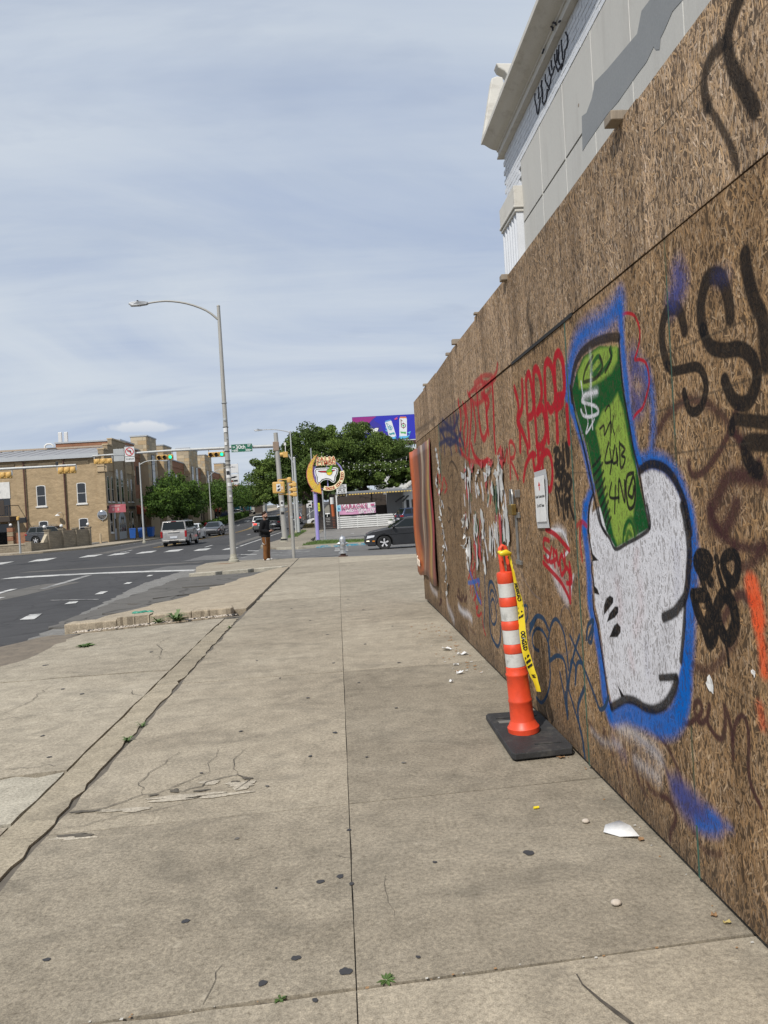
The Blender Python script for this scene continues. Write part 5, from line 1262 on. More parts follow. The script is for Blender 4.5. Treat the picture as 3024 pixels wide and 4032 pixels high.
# the big orange banner peeling off the far end
t = NT('banner_print', .45, 0, .4)
sz = t.n.new('ShaderNodeSeparateXYZ'); t.l.new(t.coord('Object'), sz.inputs[0])
n = t.noise(t.coord('Object', (1, 6.0, .5)), 1.6, 5, .65, .3)
pos = t.math('ADD', t.math('ADD', sz.outputs['Y'], t.math('MULTIPLY', sz.outputs['Z'], .16)), t.math('MULTIPLY', t.math('SUBTRACT', n, .5), .42))
pos = t.math('DIVIDE', t.math('ADD', pos, 1.12), 2.3)
col = t.ramp(pos, [(0, (.05, .032, .03)), (.07, (.27, .015, .025)), (.13, (.07, .03, .022)), (.20, (.40, .29, .07)), (.26, (.22, .075, .025)), (.36, (.05, .024, .018)), (.46, (.10, .04, .022)), (.51, (.36, .29, .21)), (.55, (.15, .055, .025)), (.66, (.05, .024, .016)), (.78, (.24, .06, .02)), (1, (.48, .10, .02))])
fl_ = t.ramp(t.noise(t.coord('Object', (1, 2.4, 1.6)), 3, 4), [(0.35, (.42, .06, .012)), (0.6, (.55, .17, .025)), (0.75, (.66, .42, .14))])
lowleft = t.math('SUBTRACT', t.math('MULTIPLY', sz.outputs['Y'], .9), t.math('MULTIPLY', sz.outputs['Z'], .8))
col = t.mix(t.ramp(t.math('ADD', t.math('MULTIPLY', lowleft, .5), .1), [(0.50, 0.0), (0.78, 0.9)]), col, fl_)
col = t.mix(t.ramp(t.math('MULTIPLY', sz.outputs['Z'], -1.0), [(0.45, 0.0), (0.95, 0.35)]), col, (.26, .075, .03))
t.color(col); M_BANNER = t.m
banner = thing('banner', 'torn orange and brown printed banner peeling off the far end of the hoarding', 'banner', (WX - .015, 11.0, 1.4))
vs = []; NI, NJ = 30, 16
for i in range(NI + 1):
    s = i / NI; y = -1.02 + 2.16 * s
    for j in range(NJ + 1):
        q = j / NJ; z = -.98 + 1.9 * q + .05 * (1 - s) * (q - .5) - .03 * math.sin(s * 9) * (q < .1)
        x = -.012 - .06 * max(0, s - .6) ** 1.5 * 3.3 * (1 - .35 * abs(q - .4)) - .010 * math.sin(s * 24 + 2 * q) * (0.3 + s) - .008 * math.sin(q * 11 + s * 4)
        vs.append((x, y, z))
b = MB(); b.add(vs, [(i * (NJ + 1) + j, (i + 1) * (NJ + 1) + j, (i + 1) * (NJ + 1) + j + 1, i * (NJ + 1) + j + 1) for i in range(NI) for j in range(NJ)])
o = b.build('cloth', M_BANNER, banner, smooth=60); so = o.modifiers.new('solid', 'SOLIDIFY'); so.thickness = .004
M_CREAM = mat_plain('cream_print', (.65, .58, .48), .6)
text('lettering', 'S:aa', .20, M_CREAM, (-.060, .78, -.80), banner, FACE_WALL @ Matrix.Rotation(R(-3), 4, 'Z'), extrude=.006, offset=.004)

# torn paper left on the boards
M_REDPAPER = mat_worn('faded_red_paper', (.33, .035, .035), .2, 9, .6)
M_GREENPAPER = mat_worn('dark_green_paper', (.03, .085, .045), .2, 9, .6)
rp = random.Random(21)
def scrap(parent, y, z, w, h, m, lift=.012):
    n = 12; ph = rp.uniform(0, 6)
    pts = []
    for k in range(n):
        a = 2 * math.pi * k / n; r = rp.uniform(.55, 1.1)
        pts.append((w / 2 * r * math.cos(a), h / 2 * r * math.sin(a)))
    vs = [(-.006 - lift * (0.5 + 0.5 * math.sin(ph + p[1] / h * 3 + p[0] / w * 2)) * rp.uniform(.3, 1.3), y + p[0], z + p[1]) for p in pts] + [(-.004 - lift * .3, y, z)]
    b = MB(); b.add(vs, [(k, (k + 1) % n, n) for k in range(n)])
    o = b.build('scrap', m, parent); s = o.modifiers.new('solid', 'SOLIDIFY'); s.thickness = .0012
M_OLDPAPER = mat_worn('weathered_paper', (.43, .43, .42), .2, 14, .8, dirt=(.24, .22, .19), fine=70)
shred = thing('torn_poster', 'shredded white, red and green poster remains beside the padlock', 'torn poster', (WX, 6.6, 1.4))
for k in range(46):
    y = rp.uniform(-.95, 1.0); z = rp.uniform(-.50, .40) - .04 * y
    m = M_OLDPAPER if rp.random() < .68 else rp.choice((M_REDPAPER, M_REDPAPER, M_GREENPAPER))
    scrap(shred, y, z, rp.uniform(.04, .14), rp.uniform(.10, .34), m, .014)
for k in range(14): scrap(shred, -.85 + 1.85 * k / 13, .40 - .05 * (k % 3), rp.uniform(.10, .2), rp.uniform(.05, .10), M_OLDPAPER if k % 3 else M_REDPAPER, .014)
curl = thing('torn_poster', 'curled ribbon of torn white poster hanging low beside red graffiti', 'torn poster', (WX, 7.55, 1.15))
for y, z, w, h in ((0, .16, .10, .20), (.02, .04, .07, .16), (.03, -.07, .14, .14), (.08, -.12, .10, .06), (-.02, -.16, .04, .14)): scrap(curl, y, z, w, h, M_PAPER, .05)
strip = thing('torn_poster', 'vertical line of torn white paper along the edge of the orange banner', 'torn poster', (WX, 9.45, 1.2))
for k in range(22): scrap(strip, rp.uniform(-.18, .22) - .01 * k, .95 - k * .085, rp.uniform(.05, .16), rp.uniform(.06, .20), M_OLDPAPER, .02)
for (y, z, w, h, lab) in ((2.62, .80, .045, .075, 'torn white paper scrap stuck low between brown scribbles'), (2.33, .90, .015, .03, 'tiny white paper flake stuck beside a brown scribble near the frame edge')):
    s_ = thing('paper_scrap', lab, 'paper scrap', (WX, y, z)); scrap(s_, 0, 0, w, h, M_PAPER, .008)

# ------------------------------------------------------------------ litter and weeds on the pavement
def ground_scrap(name, label, cat, x, y, w, h, m, lift=.02, grp=None):
    n = 10; vs = []
    for k in range(n):
        a = 2 * math.pi * k / n; r = rp.uniform(.7, 1.1); vs.append((w / 2 * r * math.cos(a), h / 2 * r * math.sin(a), .006 + lift * rp.uniform(0, 1)))
    vs.append((0, 0, .006)); b = MB(); b.add(vs, [(k, (k + 1) % n, n) for k in range(n)])
    o = b.build(name, m, None, loc=(x, y, T(y))); s = o.modifiers.new('solid', 'SOLIDIFY'); s.thickness = .0015
    return tag(o, label, cat, grp)
o = MB(); o.add([(0, 0, .008), (.055, -.05, .004), (.125, -.095, .02), (.115, -.02, .035), (.10, .075, .02), (.03, .06, .012), (.06, .01, .010)], [(0, 1, 6), (1, 2, 3, 6), (3, 4, 6), (4, 5, 6), (5, 0, 6)])
o = o.build('paper_sheet', M_PAPER, None, loc=(1.085, 3.28, 0), smooth=50); tag(o, 'crumpled white paper lying on the pavement against the hoarding foot', 'paper')
s = o.modifiers.new('solid', 'SOLIDIFY'); s.thickness = .0015
M_YELLOW = mat_plain('yellow_plastic', (.75, .60, .02), .4)
b = MB(); b.tube([(-.013, 0, .008), (.013, .004, .008)], .006, 10); o = b.build('plastic_tube', M_YELLOW, None, loc=(.87, 3.60, 0), smooth=50); tag(o, 'small yellow plastic tube lying on the pavement near the hoarding', 'cap')
M_STONE = mat_worn('pale_stone', (.48, .42, .35), .15, 30, .9, bump=.4)
for x, y, r, lab in ((0.925, 2.70, .018, 'pale pink pebble alone on the near pavement slab'), (1.045, 3.40, .016, 'small rounded stone beside the crumpled paper')):
    b = MB(); b.ball((0, 0, r * .55), r, 9, 6, (1.15, .85, .62)); o = b.build('pebble', M_STONE, None, smooth=70, loc=(x, y, .003)); tag(o, lab, 'pebble')
M_LEAFDRY = mat_worn('dry_leaf', (.26, .15, .07), .25, 30, .8)
M_LEAFYEL = mat_worn('yellow_leaf', (.45, .36, .14), .2, 30, .7)
for x, y, w, h, m, lab in ((1.245, 2.52, .035, .018, M_LEAFYEL, 'curled yellow leaf at the end of the pavement joint'), (1.225, 2.57, .025, .02, M_LEAFDRY, 'brown dry leaf against the hoarding at the pavement joint'), (1.19, 4.27, .05, .03, M_LEAFDRY, 'brown leaf beneath the corner of the rubber base'), (1.215, 3.18, .03, .022, M_LEAFDRY, 'brown leaf beside the crumpled paper by the hoarding')):
    ground_scrap('leaf', lab, 'leaf', x, y, w, h, m, .012)
b = MB()
for k in range(170):
    if k < 60: x, y = 1.27 - abs(rp.gauss(0, .05)), rp.uniform(2.0, 11.5)
    elif k < 85: x, y = rp.uniform(-1.4, 1.2), 0
    else: x, y = 1.20 - abs(rp.gauss(0, .14)), rp.uniform(6.5, 9.4)
    if y == 0: y = skew(x, 2.37) + rp.gauss(0, .006)
    s = rp.uniform(.002, .0065) if k < 85 else rp.uniform(.004, .016)
    b.cur = 0 if rp.random() < .35 else 1
    b.add([(x - s, y - s * .4, .004), (x + s * .8, y - s * .6, .005), (x + s, y + s * .5, .004 + s * .5), (x - s * .5, y + s * .7, .006)], [(0, 1, 2, 3)])
o = b.build('litter', [mat_plain('dull_chip', (.42, .40, .36), .8), M_LEAFDRY], None); tag(o, kind='stuff')
for k, (x, y, w, h) in enumerate(((1.02, 7.65, .12, .09), (1.14, 7.35, .12, .05), (1.0, 6.9, .05, .04), (.98, 6.55, .07, .04), (.86, 6.25, .05, .03))):
    ground_scrap('paper_scrap', ('crumpled white and pink paper scraps on the pavement below the curled poster', 'flat white paper scrap touching the hoarding foot', 'small white paper scrap below the torn poster', 'white scrap with a dark edge on the pavement by the hoarding', 'little white scrap furthest out from the hoarding foot')[k], 'paper scrap', x, y, w, h, M_PAPER, .03)
M_WEED = mat_worn('weed_leaf', (.075, .13, .03), .3, 20, .6)
def weed(x, y, z, r, n, label, flat=False):
    t = thing('weed', label, 'weed', (x, y, z)); b = MB()
    for k in range(n):
        a = rp.uniform(0, 6.28); l = r * rp.uniform(.5, 1.1); up = rp.uniform(.05, .35) if flat else rp.uniform(.3, 1.3); wd = l * .16
        c, s_ = math.cos(a), math.sin(a); m1 = (c * l * .5, s_ * l * .5, l * up * .6); m2 = (c * l, s_ * l, l * up * .55)
        b.add([(0, 0, 0), (m1[0] - s_ * wd, m1[1] + c * wd, m1[2]), m2, (m1[0] + s_ * wd, m1[1] - c * wd, m1[2])], [(0, 1, 2, 3)])
    b.build('leaves', M_WEED, t); return t
weed(.068, 2.40, 0, .035, 34, 'low green weed growing in the nearest cross joint of the pavement', True)
weed(-.265, 2.355, 0, .025, 22, 'dull flattened weed in the pavement joint beside a dark gum spot', True)
weed(-2.47, 11.45, -.03, .20, 34, 'tall leafy weed growing against the broken kerb')
weed(-2.72, 11.38, -.03, .13, 24, 'smaller leafy weed at the broken kerb beside a taller one')
weed(-3.25, 9.75, -.04, .16, 30, 'flat tuft of grass growing in the driveway concrete', True)
weed(-1.512, 5.30, -.01, .06, 20, 'small weed in the long pavement joint beside the spalled concrete')
weed(-1.512, 5.65, -.01, .05, 16, 'second small weed further along the long pavement joint')
weed(-1.515, 10.2, -.01, .05, 14, 'tiny weed in the long joint near the broken kerb')
b = MB()
for k in range(420):
    t_ = rp.random(); x = -3.9 + 2.3 * t_; y = 11.33 + .155 * (x + 4.08) - abs(rp.gauss(0, .07)) - .01; s = rp.uniform(.008, .028)
    b.cur = 0 if rp.random() < .75 else 1
    z = T(y) + zap(x, y) + .002
    b.add([(x - s, y, z), (x, y - s, z), (x + s, y + s * .3, z), (x + .1 * s, y + s, z), (x, y, z + s * .8)], [(0, 1, 4), (1, 2, 4), (2, 3, 4), (3, 0, 4)])
o = b.build('gravel', [M_STONE, M_RUBBER], None); tag(o, kind='stuff')
b = MB(); 
for k in range(5): b.ball((rp.uniform(-.15, .15), rp.uniform(-.05, .05), .04), .05, 7, 5, (1.3, .7, .6))
o = b.build('plastic_bag', mat_worn('green_plastic', (.03, .22, .15), .2, 12, .4), None, smooth=60, loc=(-3.35, 13.1, T(13.1) - .06)); tag(o, 'crumpled green plastic bag in the broken gutter asphalt', 'bag')
# ------------------------------------------------------------------ lamp posts, signals, signs, hydrant
M_POLE = mat_worn('weathered_grey_pole', (0.36, 0.35, 0.32), .12, 1.2, .6, .25, dirt=(.27, .24, .20), fine=14, stretch=(3, 3, .6))
M_POLE2 = mat_worn('pale_painted_pole', (0.42, 0.43, 0.42), .08, 1.5, .55, .2, dirt=(.33, .30, .27), stretch=(3, 3, .6))
M_WOODPOLE = mat_worn('brown_timber_pole', (.12, .085, .06), .25, 2, .85, stretch=(5, 5, .4))
M_LUM = mat_plain('luminaire_grey', (.40, .41, .42), .4, .3)
M_LENS = mat_plain('lamp_lens', (.55, .56, .55), .2)
M_SIGYEL = mat_worn('signal_yellow', (0.56, 0.34, 0.095), .10, 6, .55, dirt=(.45, .27, .07))
M_SIGDARK = mat_plain('signal_black', (.015, .015, .016), .5)
M_SIGNWHITE = mat_worn('sign_white', (.62, .62, .61), .05, 5, .5)
M_SIGNBACK = mat_worn('sign_back_grey', (.40, .415, .41), .08, 3, .5, .3)
M_SIGNGREEN = mat_plain('street_sign_green', (.008, .115, .065), .45)
M_WHITE = mat_plain('white_lettering', (.74, .74, .73), .5)
M_BLACK = mat_plain('black_lettering', (.015, .015, .015), .5)
M_RED = mat_plain('sign_red', (.48, .02, .03), .5)
M_GREENLIT = mat_emit('lit_green_lens', (.02, .85, .38), 2.2)
M_LENSOFF = mat_plain('unlit_red_lens', (.05, .018, .012), .35)
M_LENSOFF2 = mat_plain('unlit_amber_lens', (.055, .04, .02), .35)
M_BASECONC = mat_worn('lamp_base_concrete', (.33, .31, .25), .2, 10, .9, dirt=(.14, .17, .10), bump=.4)

def sticker(parent, z, a, w, h, r, m, tilt=0.0):
    """paper flyer wrapped on a round pole"""
    b = MB(); n = 5; vs = []
    for j in (0, 1):
        for i in range(n + 1):
            t_ = a + (i / n - .5) * w / r; vs.append(((r + .006) * math.cos(t_), (r + .006) * math.sin(t_), z + (j - .5) * h + tilt * (i / n - .5) * w))
    b.add(vs, [(i, i + 1, n + 2 + i, n + 1 + i) for i in range(n)]); return b.build('sticker', m, parent, smooth=60, fix=False)
def arm_pts(p, n=14):
    P = [Vector(q) for q in p]; out = []
    for i in range(len(P) - 1):
        p0, p1, p2, p3 = P[max(i - 1, 0)], P[i], P[i + 1], P[min(i + 2, len(P) - 1)]
        for k in range(3):
            t_ = k / 3; out.append(0.5 * ((2 * p1) + (-p0 + p2) * t_ + (2 * p0 - 5 * p1 + 4 * p2 - p3) * t_ ** 2 + (-p0 + 3 * p1 - 3 * p2 + p3) * t_ ** 3))
    return out + [P[-1]]
def lamp_post(label, loc, h, arm, r0=.115, r1=.06, lumL=.72, group='cobra head street lamps', m=M_POLE, base=True):
    t = thing('street_lamp', label, 'street lamp', loc, 0, group)
    b = MB(); b.tube([(0, 0, 0), (0, 0, h * .25), (0, 0, h)], [r0, r0 * .86, r1], 14); b.ball((0, 0, h), r1 * 1.15, 10, 5, (1, 1, .7)); b.build('pole', m, t, smooth=50)
    if base:
        b = MB(); b.lathe([(r0 * 1.75, -.04), (r0 * 1.7, .07), (r0 * 1.3, .10), (r0 * 1.28, .16), (r0 * 1.05, .19), (r0 * 1.0, .30)], 14); b.build('base', M_BASECONC, t, smooth=40)
    P = arm_pts(arm); b = MB(); b.tube(P, [.042 - .012 * i / len(P) for i in range(len(P))], 8); b.build('arm', m, t, smooth=50)
    e, q = Vector(arm[-1]), Vector(arm[-2]); dx = -1 if e.x < q.x else 1
    b = MB(); prof = [(0, -.035), (.08, -.055), (.30, -.07), (.55, -.065), (lumL - .04, -.03), (lumL, .0), (lumL - .06, .045), (.35, .065), (.10, .05), (0, .035)]
    n = len(prof); vs = []
    for wy in (-1, 1):
        for i, (px_, pz) in enumerate(prof): vs.append((e.x + dx * px_, e.y + wy * (.055 + .085 * math.sin(math.pi * min(1, px_ / lumL * .9 + .1))), e.z + pz))
    b.add(vs, [tuple(range(n)), tuple(range(2 * n - 1, n - 1, -1))] + [(i, i + n, (i + 1) % n + n, (i + 1) % n) for i in range(n)])
    lum = b.build('luminaire', M_LUM, t, bevel=.02)
    b = MB(); b.box(e.x + dx * (.30), e.x + dx * (lumL - .08), e.y - .11, e.y + .11, e.z - .082, e.z - .068); b.build('lens', M_LENS, lum)
    b = MB(); b.lathe([(.035, .06), (.035, .12), (.0, .125)], 8, (e.x + dx * .38, e.y, e.z)); b.build('photocell', M_SIGDARK, lum)
    return t
lp = lamp_post('tall weathered street lamp with paper flyers on its pole at the pavement corner', (-3.93, 28.6, -.27), 9.5, [(-.05, 0, 9.02), (-.45, 0, 9.36), (-1.15, 0, 9.65), (-1.9, 0, 9.77), (-2.55, 0, 9.72)])
r_ = random.Random(9)
for z, a, w, h, m in ((3.30, -1.35, .19, .34, M_SIGNWHITE), (2.88, -1.25, .15, .13, M_SIGNWHITE), (2.70, -1.3, .12, .10, M_SIGNBACK), (4.9, -1.7, .13, .17, M_SIGNWHITE), (5.3, -1.7, .1, .1, M_SIGNBACK), (4.4, -1.8, .09, .12, M_SIGNWHITE), (2.45, -1.2, .09, .09, M_SIGNWHITE), (4.6, -1.2, .08, .06, M_SIGNBACK)):
    o = sticker(lp, z, a, w, h, .105, m, r_.uniform(-.1, .1))
b = MB(); b.box(-.055, .06, -.1135, -.112, 3.24, 3.38); o = b.build('flyer_picture', M_SIGDARK, lp)
for z in (2.2, 3.6, 3.75, 4.1, 5.0, 5.9): 
    b = MB(); b.lathe([(.106, z), (.109, z + .005), (.109, z + .018), (.106, z + .022)], 14); b.build('strap', M_SIGDARK if z != 5.9 else M_GALV, lp)
b = MB(); b.prism([(-4.35, 28.1), (-4.1, 27.95), (-3.95, 28.15), (-4.2, 28.3)], 0, .004, 'xy'); 
M_COVER = mat_worn('rusty_cover', (.21, .12, .06), .3, 10, .9)
o = flat_piece('utility_cover', [(-4.55, 27.7), (-4.0, 27.5), (-3.75, 27.85), (-4.3, 28.05)], .004, .01, M_COVER, pad)

lamp_post('grey street lamp with curved arm rising behind the signal pole', (-3.66, 67, -.5), 8.95, [(-.02, 0, 8.85), (-.6, 0, 9.03), (-1.45, 0, 9.18), (-2.4, 0, 9.2)], .10, .055, .75, m=M_POLE2)
lamp_post('pale street lamp in front of the old brick building', (-16.75, 67.0, -.5), 6.9, [(.02, 0, 6.75), (.5, 0, 6.98), (1.1, 0, 7.05), (1.75, 0, 7.02)], .09, .05, .75, m=M_POLE2)
lamp_post('street lamp rising out of the street trees beside the stone towers', (-17.6, 108, -.3), 7.4, [(.02, 0, 7.25), (.8, 0, 7.9), (1.9, 0, 8.3), (3.0, 0, 8.42)], .1, .055, .8, m=M_POLE2)
lamp_post('distant street lamp beyond the street trees by the shop signs', (-19.2, 170, 1.3), 7.0, [(.02, 0, 6.8), (1.0, 0, 7.2), (2.4, 0, 7.55), (3.6, 0, 7.7)], .13, .09, .9, m=M_WOODPOLE, base=False)

def signal_head(parent, x, y, z, n, horiz, face, lit=None, w=.30):
    """row of n lamps; face 'cam' shows its lenses to -Y, 'back' shows the yellow back, 'side' points to -X"""
    b = MB(); L_ = n * w
    for i in range(n):
        c = (i - (n - 1) / 2) * w
        if horiz: b.box(x + c - w / 2 + .006, x + c + w / 2 - .006, y - .07, y + .12, z - .165, z + .165)
        else: b.box(x - .12, x + .12, y - w / 2 + .006, y + w / 2 - .006, z + c - w / 2 + .006, z + c + w / 2 - .006)
    body = b.build('signal_head', M_SIGYEL, parent, bevel=.03)
    for i in range(n):
        c = (i - (n - 1) / 2) * w
        if face == 'cam':
            o = (x + c, y - .078, z); b = MB(); b.lathe([(.0, -.018), (.06, -.012), (.105, .004)], 16, o, 'y')
            b.build('lens', M_GREENLIT if lit == i else (M_LENSOFF if i == 0 else M_LENSOFF2), body, smooth=60)
            b = MB(); vs = []; K = 14
            for j, yy_ in enumerate((-.075, -.24)):
                for k in range(K + 1):
                    a = math.pi * (-.12 + 1.24 * k / K); vs.append((x + c + .123 * math.cos(a), y + yy_, z + .123 * math.sin(a)))
            b.add(vs, [(k, k + 1, K + 2 + k, K + 1 + k) for k in range(K)]); o2 = b.build('visor', M_SIGYEL, body, smooth=60); so = o2.modifiers.new('solid', 'SOLIDIFY'); so.thickness = .008
            b = MB(); b.lathe([(.105, -.07), (.14, -.075), (.14, -.07)], 18, (x + c, y, z), 'y'); b.build('rim', M_SIGDARK, body)
        elif face == 'back':
            b = MB(); b.lathe([(0, -.11), (.08, -.105), (.125, -.085), (.14, -.06)], 14, (x + c, y, z), 'y'); b.build('dome', M_SIGYEL, body, smooth=50)
        else:
            sg = -1 if face == 'side' else 1
            b = MB(); b.tube([(x + sg * .12, y, z + c), (x + sg * .33, y, z + c)], .125, 14); b.build('visor', M_SIGYEL, body, smooth=50)
    return body
SIGG = 'traffic signals on arms over the road'
ma = thing('traffic_signal', 'traffic signal arm with two green lights and a street name sign over the road', 'traffic signal', (-3.60, 50.9, -.52), 0, SIGG)
b = MB(); b.tube([(.06, 0, 0), (-.06, 0, 4), (-.15, 0, 7.25)], [.19, .165, .14], 16); b.build('pole', M_POLE, ma, smooth=50)
b = MB(); b.lathe([(.30, -.05), (.30, .04), (.24, .05), (.22, .22), (.19, .30)], 14); b.build('base', M_BASECONC, ma)
b = MB(); b.lathe([(.225, .06), (.235, .07), (.235, .20), (.225, .21)], 14); b.build('base_collar', M_SIGDARK, ma)
b = MB(); b.box(-.36, .02, -.17, .17, 6.05, 6.65); b.build('clamp', mat_worn('rusted_clamp', (.27, .20, .15), .2, 6, .7, .3), ma, bevel=.02)
b = MB(); b.tube([(-.2, 0, 6.38), (-3.2, 0, 6.42), (-7, 0, 6.44), (-12.1, 0, 6.36)], [.115, .10, .085, .055], 12); b.build('arm', M_POLE2, ma, smooth=50)
for x in (-4.10, -7.45):
    signal_head(ma, x, -.02, 6.02 if x < -5 else 6.02, 3, True, 'cam', 2, .36)
    b = MB(); b.bar((x + .48, 0, 6.15), (x + .48, 0, 6.42), .07); b.bar((x - .5, 0, 6.15), (x - .5, 0, 6.42), .05); b.build('hanger', M_GALV, ma)
signal_head(ma, -11.44, 0.0, 5.99, 3, True, 'back', None, .40)
for x in (-12.0, -10.85):
    b = MB(); b.bar((x, 0, 5.9), (x, 0, 6.4), .055); b.build('hanger', M_GALV, ma)
for z, a, w, h, m in ((2.55, -1.5, .20, .38, M_SIGNWHITE), (2.15, -1.4, .3, .2, M_SIGNBACK), (1.9, -1.5, .22, .16, M_SIGDARK), (3.6, -1.7, .1, .1, M_SIGNBACK), (1.35, -.9, .06, .3, M_SIGNWHITE)): sticker(ma, z, a, w, h, .178, m)
b = MB(); b.box(-.055, .06, -.192, -.190, 2.5, 2.66); b.build('flyer_picture', M_SIGDARK, ma)

st = thing('street_sign', 'green street name sign reading W 30th ST on the signal arm', 'street sign', (-6.0, 50.72, 5.83))
b = MB(); b.box(-.69, .69, 0, .02, -.26, .26); o = b.build('plate', M_SIGNGREEN, st); 
b = MB()
for q in ((-.685, .685, .245, .252), (-.685, .685, -.252, -.245)): b.box(q[0], q[1], -.003, 0, q[2], q[3])
for q in ((-.685, -.678), (.678, .685)): b.box(q[0], q[1], -.003, 0, -.2449, .2449)
b.build('border', M_WHITE, st)
k_ = dict(extrude=.002, offset=.004)
text('lettering', 'W', .15, M_WHITE, (-.52, -.004, .07), st, **k_); text('lettering', '30th', .36, M_WHITE, (-.08, -.004, .06), st, **k_); text('lettering', 'ST', .20, M_WHITE, (.48, -.004, .13), st, **k_)
text('lettering', '<600', .19, M_WHITE, (-.45, -.004, -.155), st, **k_); text('lettering', '500>', .19, M_WHITE, (.43, -.004, -.155), st, **k_)

nl = thing('no_left_turn_sign', 'white no left turn sign with a red ring above a small TO 30TH ST plate', 'traffic sign', (-13.27, 50.70, 5.78))
b = MB(); b.box(-.33, .33, 0, .02, -.12, .53); b.build('plate', M_SIGNWHITE, nl)
b = MB()
for q in ((-.32, .32, .51, .522), (-.32, .32, -.112, -.10)): b.box(q[0], q[1], -.003, 0, q[2], q[3])
for q in ((-.32, -.308), (.308, .32)): b.box(q[0], q[1], -.003, 0, -.0999, .5099)
b.build('border', M_BLACK, nl)
b = MB(); K = 32
vs = [(rr * math.cos(2 * math.pi * k / K), -.010, .205 + rr * math.sin(2 * math.pi * k / K)) for rr in (.225, .275) for k in range(K)]
b.add(vs, [(k, (k + 1) % K, K + (k + 1) % K, K + k) for k in range(K)]); c_, s_ = math.cos(R(45)), math.sin(R(45))
b.add([(-.17 - .018, -.011, .375 - .018), (-.17 + .018, -.011, .375 + .018), (.17 + .018, -.011, .035 + .018), (.17 - .018, -.011, .035 - .018)], [(0, 1, 2, 3)]); b.build('ring', M_RED, nl, fix=False)
b = MB(); b.prism([(.11, .07), (.11, .25), (.07, .29), (-.05, .29), (-.05, .34), (-.16, .255), (-.05, .17), (-.05, .22), (.03, .22), (.04, .20), (.04, .07)], -.008, -.003, 'xz'); b.build('arrow', M_BLACK, nl)
b = MB(); b.box(-.31, .31, 0, .02, -.46, -.14); pl = b.build('plate', M_SIGNWHITE, nl)
text('lettering', 'TO 30TH ST', .135, M_BLACK, (0, -.004, -.29), nl, extrude=.002, offset=.002, sx=.72)
sb = thing('sign_back', 'blank grey back of a traffic sign beside the no left turn sign', 'traffic sign', (-13.98, 50.75, 5.78))
b = MB(); b.box(-.34, .34, 0, .02, -.38, .42); b.build('plate', M_SIGNBACK, sb, bevel=.008)
b = MB(); b.box(-.34, .34, -.02, 0, .0, .05); b.build('bracket', M_GALV, sb)

nb = thing('traffic_signal', 'lower signal arm with two yellow signal backs reaching in at the frame edge', 'traffic signal', (-20.6, 40, -.5), 0, SIGG)
b = MB(); b.tube([(0, 0, 0), (0, 0, 6.4)], [.17, .13], 12); b.build('pole', M_POLE, nb, smooth=50)
b = MB(); b.tube([(0, 0, 4.98), (3.5, 0, 4.99), (7.4, 0, 5.0)], [.10, .075, .055], 10); b.build('arm', M_POLE2, nb, smooth=50)
for x, z in ((6.93, 4.75), (3.72, 4.67)):
    signal_head(nb, x, 0, z, 3, True, 'back', None, .30)
    b = MB(); b.bar((x - .47, 0, z), (x - .47, 0, 5.0), .05); b.bar((x + .47, 0, z - .02), (x + .47, 0, 5.0), .05); b.build('hanger', M_GALV, nb)
b = MB(); b.box(6.4, 6.5, -.06, .06, 5.03, 5.22); b.build('detector', M_SIGDARK, nb, bevel=.01)

# pedestrian signal on the near corner
ps = thing('pedestrian_signal', 'yellow pedestrian signal on a short pole at the near corner, backs facing the pavement', 'pedestrian signal', (-1.72, 28.9, -.28), 0, 'pedestrian signals at the crossing')
b = MB(); b.tube([(0, 0, 0), (0, 0, 3.0)], .065, 12); b.build('pole', M_POLE, ps, smooth=50)
b = MB(); b.lathe([(.08, 2.85), (.09, 2.9), (.09, 3.0), (.05, 3.05)], 10); b.build('cap', M_SIGYEL, ps)
b = MB(); b.box(-.64, -.18, -.12, .10, 2.46, 2.90); hd = b.build('signal_head', M_SIGYEL, ps, bevel=.05, seg=3)
b = MB(); b.box(-.49, -.33, -.132, -.123, 2.54, 2.82); b.build('sticker', M_SIGNWHITE, hd)
b = MB(); b.prism([(-.47, 2.60), (-.36, 2.66), (-.35, 2.60), (-.40, 2.55), (-.46, 2.56)], -.135, -.133, 'xz'); b.prism([(-.46, 2.72), (-.38, 2.78), (-.36, 2.72), (-.42, 2.68)], -.135, -.133, 'xz'); b.build('sticker_print', M_SIGDARK, hd)
b = MB(); b.box(-.31, -.25, -.132, -.123, 2.60, 2.72); b.build('sticker', mat_plain('peach_sticker', (.66, .50, .38)), hd)
for z, x in ((2.98, -.42), (2.42, -.42), (2.88, .2), (2.38, .2)):
    b = MB(); b.bar((0, 0, z), (x, 0, z), .045)
    if z == 2.98: b.bar((-.42, 0, 2.88), (-.42, 0, 3.0), .04)
    b.build('bracket', M_SIGYEL, ps)
b = MB()
vh = MB()
for i in range(3): vh.box(.10, .26, -.12, .12, 2.32 + i * .185 - .01, 2.32 + i * .185 + .155)
vho = vh.build('signal_head', M_SIGYEL, ps, bevel=.03)
for i in range(3):
    b = MB(); b.tube([(.10, 0, 2.39 + i * .185), (-.02, 0, 2.385 + i * .185)], .075, 12); b.build('visor', M_SIGYEL, vho, smooth=50)
sticker(ps, 1.55, -1.4, .10, .10, .066, M_SIGNBACK)
ups = thing('traffic_signal', 'small yellow signal head seen side on, high on a slim pole behind the pedestrian signal', 'traffic signal', (-3.42, 66.8, -.53), 0, SIGG)
b = MB(); b.tube([(0, 0, 0), (-.03, 0, 6.6)], [.14, .10], 12); b.ball((-.03, 0, 6.6), .12, 8, 5); b.build('pole', M_POLE2, ups, smooth=50)
b = MB(); b.lathe([(.22, -.04), (.22, .10), (.16, .14)], 12); b.build('base', M_SIGDARK, ups)
